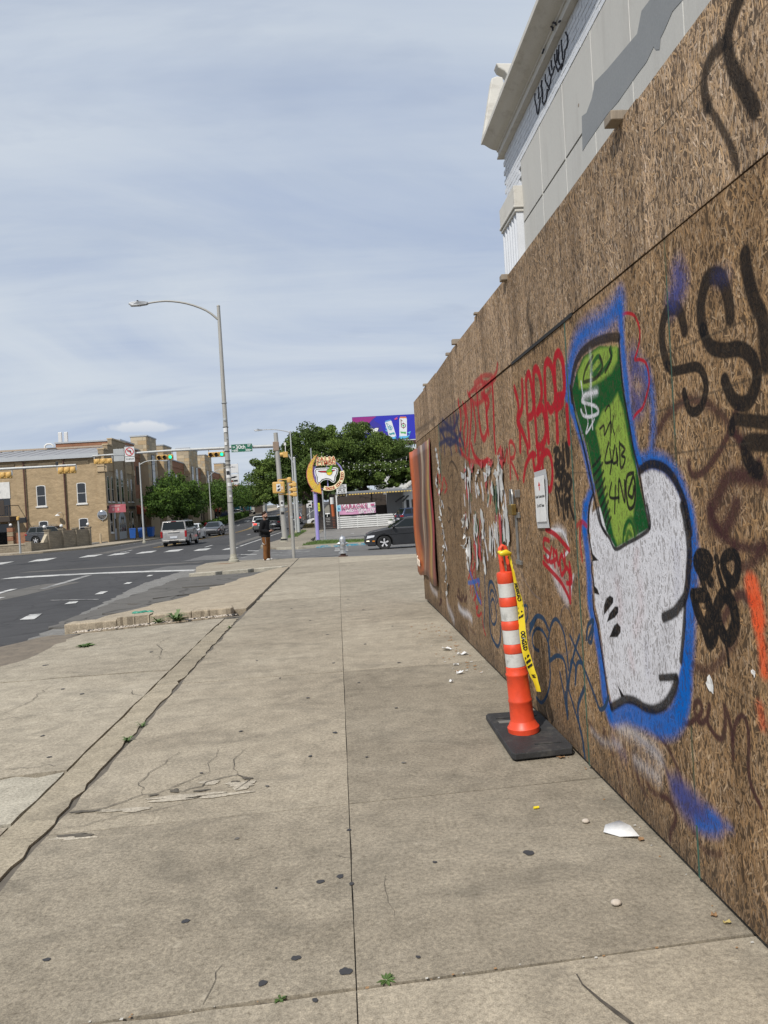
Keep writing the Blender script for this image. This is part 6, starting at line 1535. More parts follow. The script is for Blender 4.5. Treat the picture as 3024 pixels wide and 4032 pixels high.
vh = MB(); vh.box(-.95, -.55, -.2, .2, 6.7, 7.2); hd = vh.build('signal_head', M_SIGYEL, ups, bevel=.04)
b = MB(); b.tube([(-.95, 0, 6.98), (-1.28, 0, 6.95)], .19, 12); b.build('visor', M_SIGYEL, hd, smooth=50)
b = MB(); b.bar((-.55, 0, 7.0), (-.1, 0, 6.2), .10); b.build('bracket', M_GALV, ups); b = MB(); b.bar((-.75, 0, 7.2), (-.72, 0, 7.75), .06); b.box(-.84, -.66, -.06, .06, 7.75, 8.0); b.build('detector', M_SIGNWHITE, ups)
up2 = thing('utility_pole', 'dark brown timber pole between the two metal signal poles', 'utility pole', (-3.95, 64, -.5))
b = MB(); b.tube([(0, 0, -.05), (.0, 0, 4.8)], [.13, .11], 10); b.build('pole', M_WOODPOLE, up2, smooth=50)
pf = thing('pedestrian_signal', 'black fronted pedestrian signal on a slim pole by the low stone wall across the road', 'pedestrian signal', (-23.35, 57.5, -.45), 0, 'pedestrian signals at the crossing')
b = MB(); b.tube([(0, 0, 0), (0, 0, 2.65)], [.075, .06], 10); b.build('pole', M_POLE2, pf, smooth=50)
b = MB(); b.lathe([(.12, 2.45), (.13, 2.5), (.13, 2.68), (.06, 2.72)], 10); b.build('cap', M_SIGYEL, pf)
b = MB(); b.box(.10, .56, -.12, .10, 2.22, 2.62); b.build('signal_head', M_SIGDARK, pf, bevel=.02)
for z in (2.55, 2.28):
    b = MB(); b.bar((0, 0, z), (.2, 0, z), .04); b.build('bracket', M_SIGYEL, pf)

# fire hydrant
M_SILVER = mat_worn('silver_hydrant_paint', (.50, .51, .52), .10, 14, .36, .75, fine=60)
M_RUST = mat_worn('rusty_iron', (.085, .045, .035), .3, 12, .8)
hy = thing('fire_hydrant', 'silver fire hydrant on a rusty base at the pavement edge', 'fire hydrant', (.13, 27.55, T(27.55) - .01))
b = MB(); b.lathe([(.17, 0), (.17, .04), (.10, .045), (.10, .10), (.10, .12)], 16); b.build('base', M_RUST, hy, smooth=40)
b = MB(); b.lathe([(.155, .12), (.155, .155), (.11, .165), (.11, .19), (.098, .20), (.098, .54), (.125, .545), (.125, .575), (.115, .58), (.118, .62), (.105, .68), (.075, .725), (.04, .745), (.03, .75), (.03, .79), (.0, .80)], 18); b.build('barrel', M_SILVER, hy, smooth=35)
b = MB(); b.lathe([(.135, .30), (.135, .325)], 18); b.build('flange', M_SILVER, hy)
for sx in (-1, 1):
    b = MB(); b.lathe([(.055, 0), (.055, .04), (.048, .05), (.048, .085), (.03, .09), (.018, .092), (.018, .12), (0, .12)], 12, (0, 0, 0), 'x'); o = b.build('nozzle_cap', M_SILVER, hy, smooth=40, loc=(sx * .09, 0, .48)); o.rotation_euler = (0, 0, 0 if sx > 0 else math.pi)
b = MB(); b.lathe([(.07, 0), (.07, -.05), (.06, -.06), (.06, -.10), (.02, -.105), (.02, -.13), (0, -.13)], 14, (0, -.08, .46), 'y'); b.build('nozzle_cap', M_SILVER, hy, smooth=40)
b = MB(); b.tube([(.1, -.06, .42), (.14, -.08, .36), (.13, -.1, .30)], .008, 5); b.build('chain', M_STEEL, hy)

# recycling bins by the old building, parking sign, posts
M_BLUEBIN = mat_plain('blue_bin_plastic', (.012, .085, .33), .45)
bin_ = thing('recycling_bin', 'blue wheeled recycling bin nearest the arched door', 'bin', (-20.75, 78.6, -.42), .25, 'blue recycling bins by the old building')
b = MB(); b.add([(-.26, -.30, .08), (.26, -.30, .08), (.26, .30, .08), (-.26, .30, .08), (-.32, -.38, 1.0), (.32, -.38, 1.0), (.32, .38, 1.0), (-.32, .38, 1.0)], [(0, 3, 2, 1), (4, 5, 6, 7), (0, 1, 5, 4), (1, 2, 6, 5), (2, 3, 7, 6), (3, 0, 4, 7)]); b.build('bin_body', M_BLUEBIN, bin_, bevel=.04)
b = MB(); b.add([(-.34, -.40, 1.005), (.34, -.40, 1.005), (.34, .42, 1.005), (-.34, .42, 1.005), (-.30, -.36, 1.09), (.30, -.36, 1.09), (.30, .40, 1.12), (-.30, .40, 1.12)], [(0, 3, 2, 1), (4, 5, 6, 7), (0, 1, 5, 4), (1, 2, 6, 5), (2, 3, 7, 6), (3, 0, 4, 7)]); b.build('lid', mat_plain('dark_blue_lid', (.008, .055, .22), .4), bin_, bevel=.02)
for sx in (-1, 1):
    b = MB(); b.lathe([(.02, -.03), (.13, -.03), (.13, .03), (.02, .03)], 14, (sx * .24, .30, .13), 'x'); b.build('wheel', M_RUBBER, bin_)
b = MB(); b.tube([(-.22, .44, 1.0), (.22, .44, 1.0)], .02, 6); b.build('handle', M_BLUEBIN, bin_)
copy_tree(bin_, (-20.25, 80.2, -.42), .1, 'middle blue recycling bin of three at the kerb by the old building')
copy_tree(bin_, (-19.75, 82.0, -.42), -.1, 'blue recycling bin of three furthest from the arched door')
# ------------------------------------------------------------------ vehicles
def mat_paint(name, c, metal=.35, rough=.28):
    t = NT(name, rough, metal, .5); n = t.noise(t.coord('Object'), 2.5, 4); t.color(t.ramp(n, [(.3, tuple(x * .88 for x in c)), (.7, tuple(min(1, x * 1.08) for x in c))]))
    t.b.inputs['Coat Weight'].default_value = .5; t.b.inputs['Coat Roughness'].default_value = .06
    d = t.noise(t.coord('Object'), 6, 5, .7); t.rough(t.ramp(d, [(.35, rough), (.7, rough + .18)])); return t.m
M_GLASS = NT('car_glass', .06, 0, .45); M_GLASS.color((.008, .011, .011)); M_GLASS = M_GLASS.m
M_TYRE = mat_worn('tyre_rubber', (.018, .018, .018), .2, 10, .85)
M_RIM = mat_plain('alloy_rim', (.62, .62, .63), .35, .25)
M_TRIM = mat_plain('black_trim', (.014, .014, .015), .45)
M_CHROME = mat_plain('chrome', (.62, .62, .63), .15, 1.0)
M_HEAD = mat_plain('headlight_glass', (.55, .57, .60), .08)
M_TAIL = mat_plain('tail_light_red', (.28, .008, .010), .2)
M_TAILON = mat_emit('brake_light_lit', (.9, .05, .03), 1.6)
M_HEADON = mat_emit('headlight_lit', (1, .9, .65), 1.3)
M_AMBER = mat_plain('amber_lens', (.6, .22, .02), .25)
M_PLATE = mat_plain('licence_plate', (.55, .57, .60), .5)
SPEC = dict(
    sedan=dict(L=4.6, w=.895, r=.33, ax=(1.42, -1.28), sill=.20, body=[(2.16, .20), (2.27, .28), (2.30, .46), (2.285, .66), (2.20, .775), (1.95, .855), (1.55, .93), (1.05, 1.0), (-.4, 1.0), (-1.6, 1.04), (-2.15, 1.06), (-2.28, .98), (-2.30, .60), (-2.24, .32)],
               gh=dict(b0=1.18, b1=-1.86, r0=.30, r1=-1.0, zb=.975, zr=1.475, wb=.80, wr=.60), split=(-.33, -1.12)),
    suv=dict(L=4.6, w=.91, r=.36, ax=(1.40, -1.28), sill=.26, body=[(2.15, .26), (2.27, .36), (2.30, .60), (2.24, .86), (2.0, .98), (1.2, 1.06), (-.4, 1.08), (-2.0, 1.12), (-2.24, 1.08), (-2.30, .75), (-2.26, .40)],
             gh=dict(b0=1.25, b1=-2.22, r0=.42, r1=-1.85, zb=1.05, zr=1.66, wb=.83, wr=.66), split=(-.28, -1.22)),
    truck_suv=dict(L=5.2, w=1.0, r=.40, ax=(1.62, -1.45), sill=.32, body=[(2.46, .38), (2.58, .46), (2.60, .72), (2.56, 1.0), (2.36, 1.08), (1.3, 1.16), (-.5, 1.18), (-2.50, 1.20), (-2.56, 1.0), (-2.58, .62), (-2.60, .48), (-2.50, .42)],
                   gh=dict(b0=1.42, b1=-2.53, r0=.70, r1=-2.36, zb=1.15, zr=1.90, wb=.95, wr=.80), split=(-.10, -1.20)))
def car(label, cat, kind, loc, heading, paint, group=None, tail_on=False, head_on=False, detail=True, glass=None, rack=False):
    S = SPEC[kind]; t = thing({'sedan': 'sedan_car', 'suv': 'suv_car', 'truck_suv': 'large_suv'}[kind], label, cat, loc, R(heading), group)
    glass = glass or M_GLASS; w, r = S['w'], S['r']; g = S['gh']; L = S['L'] / 2
    out = list(S['body']); ra = r * 1.16
    for ax in (S['ax'][1], S['ax'][0]):
        a0 = math.asin(max(-1, min(1, (S['sill'] - r) / ra)))
        out += [(ax + ra * math.cos(math.pi - a0 - (math.pi - 2 * a0) * k / 8), r + ra * math.sin(math.pi - a0 - (math.pi - 2 * a0) * k / 8)) for k in range(9)]
    n = len(out)
    def half(x, z):
        f = 1 - .20 * max(0, (x - L + .75) / .75) ** 2 - .10 * max(0, (-x - L + .55) / .55) ** 2
        return w * f * (1 - .05 * max(0, (z - .75) / .35)) * (1 - .035 * max(0, (.5 - z) / .3))
    vs = [(x, half(x, z), z) for x, z in out] + [(x, -half(x, z), z) for x, z in out]
    b = MB(); b.add(vs, [tuple(range(n)), tuple(range(2 * n - 1, n - 1, -1))] + [(i, (i + 1) % n, (i + 1) % n + n, i + n) for i in range(n)])
    body = b.build('body', paint, t, bevel=.045, seg=3, smooth=50)
    # cabin
    zb, zr = g['zb'], g['zr']; mid = (g['r0'] + g['r1']) / 2
    ring = [(g['b0'], zb - .02, g['wb']), (g['r0'], zr - .03, g['wr'] + .01), (mid, zr + .01, g['wr']), (g['r1'], zr - .03, g['wr'] + .01), (g['b1'], zb - .02, g['wb'])]
    m_ = len(ring); vs = [(x, q, z) for x, z, q in ring] + [(x, -q, z) for x, z, q in ring]
    b = MB(); b.add(vs, [tuple(range(m_)), tuple(range(2 * m_ - 1, m_ - 1, -1))] + [(i, (i + 1) % m_, (i + 1) % m_ + m_, i + m_) for i in range(m_)])
    b.build('cabin', paint, t, bevel=.05, seg=3, smooth=50)
    def side_y(z): k = (z - zb) / (zr - zb); return g['wb'] + (g['wr'] - g['wb']) * k + .006
    def xf(z): return g['b0'] + (g['r0'] - g['b0']) * (z - zb) / (zr - zb)
    def xr(z): return g['b1'] + (g['r1'] - g['b1']) * (z - zb) / (zr - zb)
    z0, z1 = zb + .045, zr - .10
    cuts = [None] + list(S['split']) + [None]
    for sgn in (1, -1):
        for i in range(len(cuts) - 1):
            a0 = xf(z0) - .16 if i == 0 else cuts[i] - .035; a1 = xf(z1) - .10 if i == 0 else cuts[i] - .035
            c0 = xr(z0) + .20 if i == len(cuts) - 2 else cuts[i + 1] + .035; c1 = xr(z1) + .12 if i == len(cuts) - 2 else cuts[i + 1] + .035
            if a0 - c0 < .12: continue
            P = [(a0, sgn * side_y(z0), z0), (c0, sgn * side_y(z0), z0), (c1, sgn * side_y(z1), z1), (a1, sgn * side_y(z1), z1)]
            b = MB(); b.add(P + [(x, y - sgn * .03, z) for x, y, z in P], [(0, 1, 2, 3), (7, 6, 5, 4), (0, 4, 5, 1), (1, 5, 6, 2), (2, 6, 7, 3), (3, 7, 4, 0)]); b.build('window', glass, t)
        if detail:
            b = MB(); b.bar((xf(zb) - .1, sgn * (side_y(zb) + .01), zb + .028), (xr(zb) + .16, sgn * (side_y(zb) + .01), zb + .028), .016, .022); b.build('window_trim', M_CHROME, t)
    for xx, nm in ((xf, 'windscreen'), (xr, 'rear_window')):
        s = 1 if nm == 'windscreen' else -1; q0 = zb + (.03 if s > 0 or kind == 'sedan' else .10); q1 = zr - .075
        P = [(xx(q0) + s * .012, side_y(q0) - .10, q0), (xx(q0) + s * .012, -side_y(q0) + .10, q0), (xx(q1) + s * .012, -side_y(q1) + .10, q1), (xx(q1) + s * .012, side_y(q1) - .10, q1)]
        b = MB(); b.add(P + [(x - s * .03, y, z - .01) for x, y, z in P], [(0, 1, 2, 3), (7, 6, 5, 4), (0, 4, 5, 1), (1, 5, 6, 2), (2, 6, 7, 3), (3, 7, 4, 0)]); b.build(nm, glass, t)
    for ax in S['ax']:
        for sgn in (1, -1):
            y = sgn * (w - .13)
            b = MB(); b.lathe([(r * .62, -.11), (r * .92, -.115), (r, -.08), (r, .08), (r * .92, .115), (r * .62, .11)], 24, (ax, y, r), 'y', caps=False); wh = b.build('wheel', M_TYRE, t, smooth=40)
            b = MB(); b.lathe([(r * .64, .055), (r * .66, .105), (r * .60, .10), (r * .56, .05), (.05, .035), (.0, .04)] if sgn > 0 else [(r * .64, -.055), (r * .66, -.105), (r * .60, -.10), (r * .56, -.05), (.05, -.035), (.0, -.04)], 20, (ax, y, r), 'y', caps=False)
            b.cur = 1
            if detail:
                for k in range(5):
                    a = 2 * math.pi * k / 5 + .3
                    for da in (-.10, .10): b.bar((ax + .05 * math.cos(a), y + sgn * .08, r + .05 * math.sin(a)), (ax + r * .60 * math.cos(a + da), y + sgn * .098, r + r * .60 * math.sin(a + da)), .045, .02, (0, 1, 0))
                b.lathe([(.055, .07 * sgn), (.055, .10 * sgn), (0, .102 * sgn)], 10, (ax, y, r), 'y')
            b.build('rim', [M_TRIM if detail else M_RIM, M_RIM], wh)
            b = MB(); K = 12; vs = []
            for rr in (ra * .99, r * .5):
                for k in range(K + 1): a = -.15 + (math.pi + .3) * k / K; vs.append((ax + rr * math.cos(a), sgn * (w - .24), r + rr * math.sin(a)))
            b.add(vs, [(k, k + 1, K + 2 + k, K + 1 + k) for k in range(K)]); b.build('wheel_arch', M_TRIM, t)
    zf = S['body'][3][1]
    for sgn in (1, -1):
        hx = L - .16; zz = zf - .045
        xa, xb = L - .07, L - .42; ya, yb = half(xa, .6) + .012, half(xb, .6) + .014; xi = L + .012
        b = MB(); b.add([(xi, sgn * .50, zz - .09), (xa, sgn * ya, zz - .07), (xb, sgn * yb, zz + .0), (xb - .03, sgn * (yb - .01), zz + .085), (xa - .04, sgn * ya, zz + .07), (xi - .06, sgn * .50, zz + .05), (xi - .2, sgn * .50, zz - .09), (xb, sgn * (yb - .2), zz - .05), (xb, sgn * (yb - .2), zz + .05), (xi - .2, sgn * .50, zz + .05)],
                        [(0, 1, 4, 5), (1, 2, 3, 4), (0, 6, 7, 2, 1), (5, 4, 3, 8, 9), (0, 5, 9, 6), (2, 7, 8, 3), (6, 9, 8, 7)]); b.build('headlight', M_HEADON if head_on else M_HEAD, t, bevel=.01)
        zt = S['body'][-3][1] if kind == 'sedan' else (1.0 if kind == 'suv' else .98)
        if kind == 'truck_suv': b = MB(); b.box(-L - .015, -L + .16, *sorted((sgn * (w * .80), sgn * (w * .955))), .68, 1.14)
        else: b = MB(); b.box(-L - .012, -L + .22, *sorted((sgn * .45, sgn * (w * .915))), zt - .16, zt)
        b.build('tail_light', M_TAILON if tail_on else M_TAIL, t, bevel=.025)
        b = MB(); b.ball((g['b0'] - .22, sgn * (w + .09), zb + .08), .10, 10, 7, (.75, 1.15, .8)); b.bar((g['b0'] - .2, sgn * (w - .08), zb + .02), (g['b0'] - .2, sgn * (w + .05), zb + .04), .05); b.build('mirror', paint if kind == 'truck_suv' else M_TRIM, t, smooth=60)
        if detail:
            for xh in (cuts[1] + .16, cuts[2] + .16):
                b = MB(); b.bar((xh - .10, sgn * (w + .004), zb - .13), (xh + .10, sgn * (w + .004), zb - .13), .022, .035); b.build('handle', paint, t, bevel=.008)
            for xd in (cuts[1], xf(zb) - .12):
                b = MB(); b.bar((xd, sgn * (w - .004), zb - .03), (xd - .02, sgn * (w - .002), S['sill'] + .10), .012, .012, (1, 0, 0)); b.build('door_gap', M_TRIM, t)
            b = MB(); zc_ = zb - .24; b.add([(-L + .35, sgn * (w - .05), zc_ + .10), (L - .55, sgn * (w - .05), zc_ - .02), (L - .55, sgn * (w - .05), zc_ - .10), (-L + .35, sgn * (w - .05), zc_ + .01), (-L + .45, sgn * (w + .022), zc_ + .06), (L - .75, sgn * (w + .018), zc_ - .05)], [(0, 1, 5, 4), (4, 5, 2, 3), (0, 4, 3), (1, 2, 5)]); b.build('shoulder_crease', paint, t)
            b = MB(); b.box(-.9, .95, *sorted((sgn * (w - .05), sgn * (w + .006))), S['sill'] + .01, S['sill'] + .05); b.build('sill_trim', M_TRIM, t)
    b = MB(); b.box(L - .14, L + .006, -.50, .50, .30, zf - .08); b.build('grille', M_TRIM, t, bevel=.02)
    b = MB(); b.box(-L - .016, -L + .1, -.26, .26, .62 if kind != 'sedan' else .70, .76 if kind != 'sedan' else .84); b.build('licence_plate', M_PLATE, t)
    b = MB(); b.box(-L - .014, -L + .2, -w * .85, w * .85, .24 if kind == 'sedan' else .34, .42 if kind == 'sedan' else .50); b.build('bumper', M_TRIM if kind != 'truck_suv' else paint, t, bevel=.03)
    if rack:
        for sgn in (1, -1):
            b = MB(); b.tube([(.2, sgn * .62, zr + .01), (.1, sgn * .62, zr + .07), (-1.5, sgn * .62, zr + .07), (-1.6, sgn * .62, zr)], .02, 6); b.build('roof_rail', M_TRIM, t)
    return t
def gz(y): return T(y) - ROAD
P_BLACK = mat_paint('charcoal_car_paint', (.030, .031, .034)); P_SILVER = mat_paint('champagne_silver_paint', (.30, .29, .275), .55, .3); P_WHITE = mat_paint('white_car_paint', (.66, .66, .65), .0, .25)
P_GREY = mat_paint('dark_grey_paint', (.055, .057, .062)); P_GREEN = mat_paint('grey_green_paint', (.16, .185, .175), .5); P_BLUE = mat_paint('deep_blue_paint', (.022, .035, .075)); P_RED = mat_paint('dark_red_paint', (.16, .012, .012))
G_ROAD = 'cars on the main road'
sed = car('dark charcoal sedan waiting at the side street, front wheel in view by the hoarding', 'car', 'sedan', (3.52, 36.0, gz(36)), 180, P_BLACK)
b = MB(); b.box(2.10, 2.235, .60, .775, .42, .46); b.build('fog_light', M_HEADON, sed); b = MB(); b.box(1.86, 1.97, .80, .872, .40, .46); b.build('side_marker', M_AMBER, sed)
b = MB(); b.box(2.2, 2.285, .45, .78, .24, .29); b.build('lower_trim', M_CHROME, sed)
big = car('champagne silver large SUV driving away, nearest vehicle on the main road', 'SUV', 'truck_suv', (-12.1, 59.6, gz(59.6)), 90, P_SILVER, G_ROAD, rack=True)
b = MB(); b.box(-2.605, -2.5, -.42, .42, 1.02, 1.10); b.build('tailgate_handle', P_SILVER, big, bevel=.02)
b = MB(); b.box(-2.62, -2.5, -.35, .35, .34, .46); b.build('tow_hitch', M_TRIM, big); b = MB(); b.bar((-2.57, .05, 1.24), (-2.50, -.42, 1.30), .025); b.build('wiper', M_TRIM, big)
b = MB(); b.box(-2.42, -2.36, -.18, .18, 1.845, 1.875); b.build('brake_light', M_TAIL, big)
b = MB(); b.box(-2.2, 2.2, -.75, .75, .22, .40); b.build('underbody', M_TRIM, big)
car('dark sedan facing the camera just behind the silver SUV', 'car', 'sedan', (-13.2, 82.5, gz(82)), -90, P_GREY, G_ROAD, head_on=False)
car('white car mostly hidden behind the front of the silver SUV', 'car', 'sedan', (-13.75, 73.5, gz(73)), -90, P_WHITE, G_ROAD, detail=False)
car('white SUV with red tail lights driving away behind the standing man', 'SUV', 'suv', (-9.55, 96, gz(96)), 90, P_WHITE, G_ROAD, detail=False)
car('grey green sedan with lit brake lights right behind the standing man', 'car', 'sedan', (-8.35, 86, gz(86)), 90, P_GREEN, G_ROAD, tail_on=True, detail=False)
car('dark car half hidden by the front of the standing man', 'car', 'suv', (-7.45, 91.5, gz(91)), 90, P_GREY, G_ROAD, detail=False)
car('dark SUV with lit brake lights between the signal poles', 'SUV', 'suv', (-5.75, 106, gz(106)), 90, P_BLACK, G_ROAD, tail_on=True, detail=False)
car('small white car far up the hill on the main road', 'car', 'sedan', (-17.3, 236, gz(236)), -90, P_WHITE, G_ROAD, detail=False)
car('dark red vehicle far up the road under the oak trees', 'SUV', 'truck_suv', (-6.2, 205, gz(205)), -90, P_RED, G_ROAD, detail=False)
car('dark grey parked SUV behind the low stone wall of the old building', 'SUV', 'suv', (-26.9, 73.9, -.22), -4, P_GREY, None, rack=True)
car('white sedan parked beyond the dark slatted fence of the restaurant', 'car', 'sedan', (-1.55, 99, T(99) - .1), 176, P_WHITE, None, detail=False)
bs = car('deep blue SUV with folded bike rack parked by the white slatted fence', 'SUV', 'suv', (7.75, 71.0, -.50), 20, P_BLUE, None, detail=False)
b = MB(); b.bar((-2.35, -.5, .7), (-2.6, -.5, 1.35), .04); b.bar((-2.35, .5, .7), (-2.6, .5, 1.35), .04); b.tube([(-2.6, -.6, 1.35), (-2.75, 0, 1.1), (-2.6, .6, 1.35)], .03, 6); b.tube([(-2.5, -.5, .85), (-2.7, 0, .7), (-2.5, .5, .85)], .03, 6); b.build('bike_rack', M_TRIM, bs)
car('pale car in the car park behind the street trees', 'car', 'sedan', (-19.7, 152, T(152)), 20, P_WHITE, 'cars parked beyond the hedge', detail=False)
car('blue car in the car park behind the street trees', 'car', 'sedan', (-21.6, 147, T(147)), 15, P_BLUE, 'cars parked beyond the hedge', detail=False)
mb = thing('motorcycle', 'dark motorcycle parked at the kerb past the street trees', 'motorcycle', (-18.3, 164, T(164)), .3)
for x in (-.7, .7):
    b = MB(); b.lathe([(.20, -.05), (.31, -.06), (.31, .06), (.20, .05)], 14, (x, 0, .31), 'y'); b.build('wheel', M_TYRE, mb)
b = MB(); b.add([(-.9, -.12, .62), (.5, -.12, .75), (.6, -.1, .95), (.1, -.12, .98), (-.3, -.14, .80), (-.95, -.12, .85), (-.9, .12, .62), (.5, .12, .75), (.6, .1, .95), (.1, .12, .98), (-.3, .14, .80), (-.95, .12, .85)], [(0, 1, 2, 3, 4, 5), (11, 10, 9, 8, 7, 6)] + [(i, i + 6, (i + 1) % 6 + 6, (i + 1) % 6) for i in range(6)]); b.box(-.3, .35, -.18, .18, .28, .62); b.build('body', P_BLACK, mb)
b = MB(); b.bar((.7, 0, .31), (.45, 0, 1.0), .06); b.tube([(.35, -.38, 1.12), (.48, 0, 1.05), (.35, .38, 1.12)], .025, 6); b.build('handlebar', M_CHROME, mb)
# ------------------------------------------------------------------ buildings across the road
def mat_stone(name, c, c2, sx, sz, mortar, rough=.85):
    """coursed masonry too far off to build block by block"""
    t = NT(name, rough, 0, .2); br = t.n.new('ShaderNodeTexBrick')
    sp = t.n.new('ShaderNodeSeparateXYZ'); g = t.n.new('ShaderNodeNewGeometry'); t.l.new(g.outputs['Position'], sp.inputs[0])
    cb = t.n.new('ShaderNodeCombineXYZ'); t.l.new(t.math('ADD', sp.outputs['X'], sp.outputs['Y']), cb.inputs[0]); t.l.new(sp.outputs['Z'], cb.inputs[1])
    t.l.new(cb.outputs[0], br.inputs['Vector']); br.inputs['Scale'].default_value = 1
    br.inputs['Brick Width'].default_value = sx; br.inputs['Row Height'].default_value = sz; br.inputs['Mortar Size'].default_value = mortar
    br.inputs['Color1'].default_value = (*c, 1); br.inputs['Color2'].default_value = (*c2, 1); br.inputs['Mortar'].default_value = (*[x * .72 for x in c], 1)
    n = t.noise(t.coord('World', (1, 1, 2.4)), .9, 6, .7, .4); n2 = t.noise(t.coord('World', (1, 1, 5)), 3.5, 4, .7)
    col = t.mix(.85, br.outputs['Color'], t.ramp(n, [(.3, .72), (.7, 1.22)]), 'MULTIPLY'); col = t.mix(.6, col, t.ramp(n2, [(.3, .74), (.7, 1.24)]), 'MULTIPLY')
    t.color(col); return t.m
M_BUFF = mat_stone('buff_brick', (.37, .275, .165), (.43, .325, .20), .24, .075, .008)
M_BUFFD = mat_stone('darker_buff_brick', (.30, .235, .155), (.35, .28, .19), .24, .075, .008)  # darker, greyer copy of the buff brick
M_LIME = mat_worn('limestone_block', (.43, .335, .215), .14, 1.6, .85, fine=10)
M_RBRICK = mat_stone('red_brick', (.30, .145, .085), (.35, .18, .11), .24, .075, .010)
M_ROOF = mat_worn('grey_metal_roof', (.27, .27, .275), .12, .6, .55, .1, dirt=(.18, .175, .17), coord='World', stretch=(.5, 1.6, 1))
M_FASCIA = mat_worn('grey_fascia', (.40, .42, .44), .06, 2, .6)
M_DARKGLASS = NT('dark_window_glass', .05, 0, .8); M_DARKGLASS.color((.018, .02, .024)); M_DARKGLASS = M_DARKGLASS.m
M_FRAME = mat_plain('white_window_frame', (.62, .61, .58), .6)
M_PIPE = mat_plain('brown_drainpipe', (.085, .035, .025), .6)
M_DKBROWN = mat_worn('dark_brown_timber', (.05, .038, .03), .2, 3, .8)
ob = thing('old_building', 'two storey buff brick building with grey metal roof and arched windows', 'building', (-22.7, 76.8, -.55))
def OB(name, mb, m, parent=None, **k): return mb.build(name, m, parent or ob, **k)
b = MB(); b.box(-22, 0, 0, 10.6, -.2, 8.55); OB('wall', b, M_BUFF)
b = MB(); b.box(.004, .06, .003, 10.6, -.2, 8.9); OB('street_wall', b, M_BUFFD)
b = MB(); b.box(-22, -.4, .3, 10.3, 9.62, 9.9) if False else b.add([(-22, -.35, 8.75), (-.35, -.35, 8.80), (-.35, 8.5, 10.25), (-22, 8.5, 10.20), (-22, -.35, 8.60), (-.35, -.35, 8.65), (-.35, 8.5, 10.1), (-22, 8.5, 10.05)], [(0, 1, 2, 3), (7, 6, 5, 4), (0, 4, 5, 1), (1, 5, 6, 2), (2, 6, 7, 3), (3, 7, 4, 0)]); rf = OB('roof', b, M_ROOF)
for k in range(18):
    x = -21.5 + k * 1.18; b = MB(); b.add([(x, -.36, 8.757), (x + .05, -.36, 8.757), (x + .05, 8.5, 10.225), (x, 8.5, 10.225), (x, -.36, 8.80), (x + .05, -.36, 8.80), (x + .05, 8.5, 10.27), (x, 8.5, 10.27)], [(0, 3, 2, 1), (4, 5, 6, 7), (0, 1, 5, 4), (1, 2, 6, 5), (2, 3, 7, 6), (3, 0, 4, 7)]); OB('seam', b, M_ROOF, rf)
b = MB(); b.box(-22, -.34, -.40, -.36, 8.46, 8.86); OB('fascia', b, M_FASCIA)
b = MB(); b.box(-22, -.3, 8.3, 8.6, 10.27, 10.45); OB('ridge', b, mat_plain('tan_ridge', (.36, .29, .22), .7))
for x0, x1 in ((-10.2, -8.5), (-7.7, -4.45), (-3.9, -1.4)):
    for k in range(3): b = MB(); b.box(x0, x1, -.06 - .05 * (2 - k), .0, 8.10 - .10 * k, 8.18 - .10 * k); OB('corbel', b, M_BUFFD)
for x in (-8.1, -4.15): b = MB(); b.box(x - .36, x + .36, -.075, 0, -.2, 8.42); OB('pier', b, M_BUFF)
for x in (-7.62, -3.80): b = MB(); b.tube([(x, -.16, 8.35), (x, -.16, .6)], .07, 8); OB('drainpipe', b, M_PIPE)
b = MB(); b.box(-.72, .10, -.10, 0, -.2, 8.5); OB('corner_pier', b, M_BUFF)
b = MB(); b.box(-.62, .16, -.22, .5, 7.0, 7.12); b.box(-.55, .12, -.16, .4, 7.122, 7.55); b.box(-.62, .16, -.22, .5, 7.552, 7.66); OB('capital', b, M_LIME, bevel=.03)
b = MB(); b.box(-.60, .05, -.16, .2, 2.98, 3.10); OB('moulding', b, M_BUFFD); b = MB(); b.box(-.60, .05, -.16, .2, 3.18, 3.26); OB('moulding', b, M_BUFFD)
def steps():
    for x0, x1, y0, y1, z0, z1 in ((-.45, .10, -.05, 1.3, 8.56, 9.2), (-.35, .10, 1.3, 2.9, 8.56, 9.75), (-.30, .10, 2.9, 7.9, 8.56, 10.45), (-.35, .10, 7.9, 9.4, 8.56, 9.75), (-.45, .10, 9.4, 10.6, 8.56, 9.2)):
        b = MB(); b.box(x0, x1, y0, y1, z0, z1); q = OB('parapet', b, M_BUFFD)
        b = MB(); b.box(x0 - .06, x1 + .08, y0 - .05, y1 + .05, z1 + .003, z1 + .14); OB('coping', b, M_LIME, q)
steps()
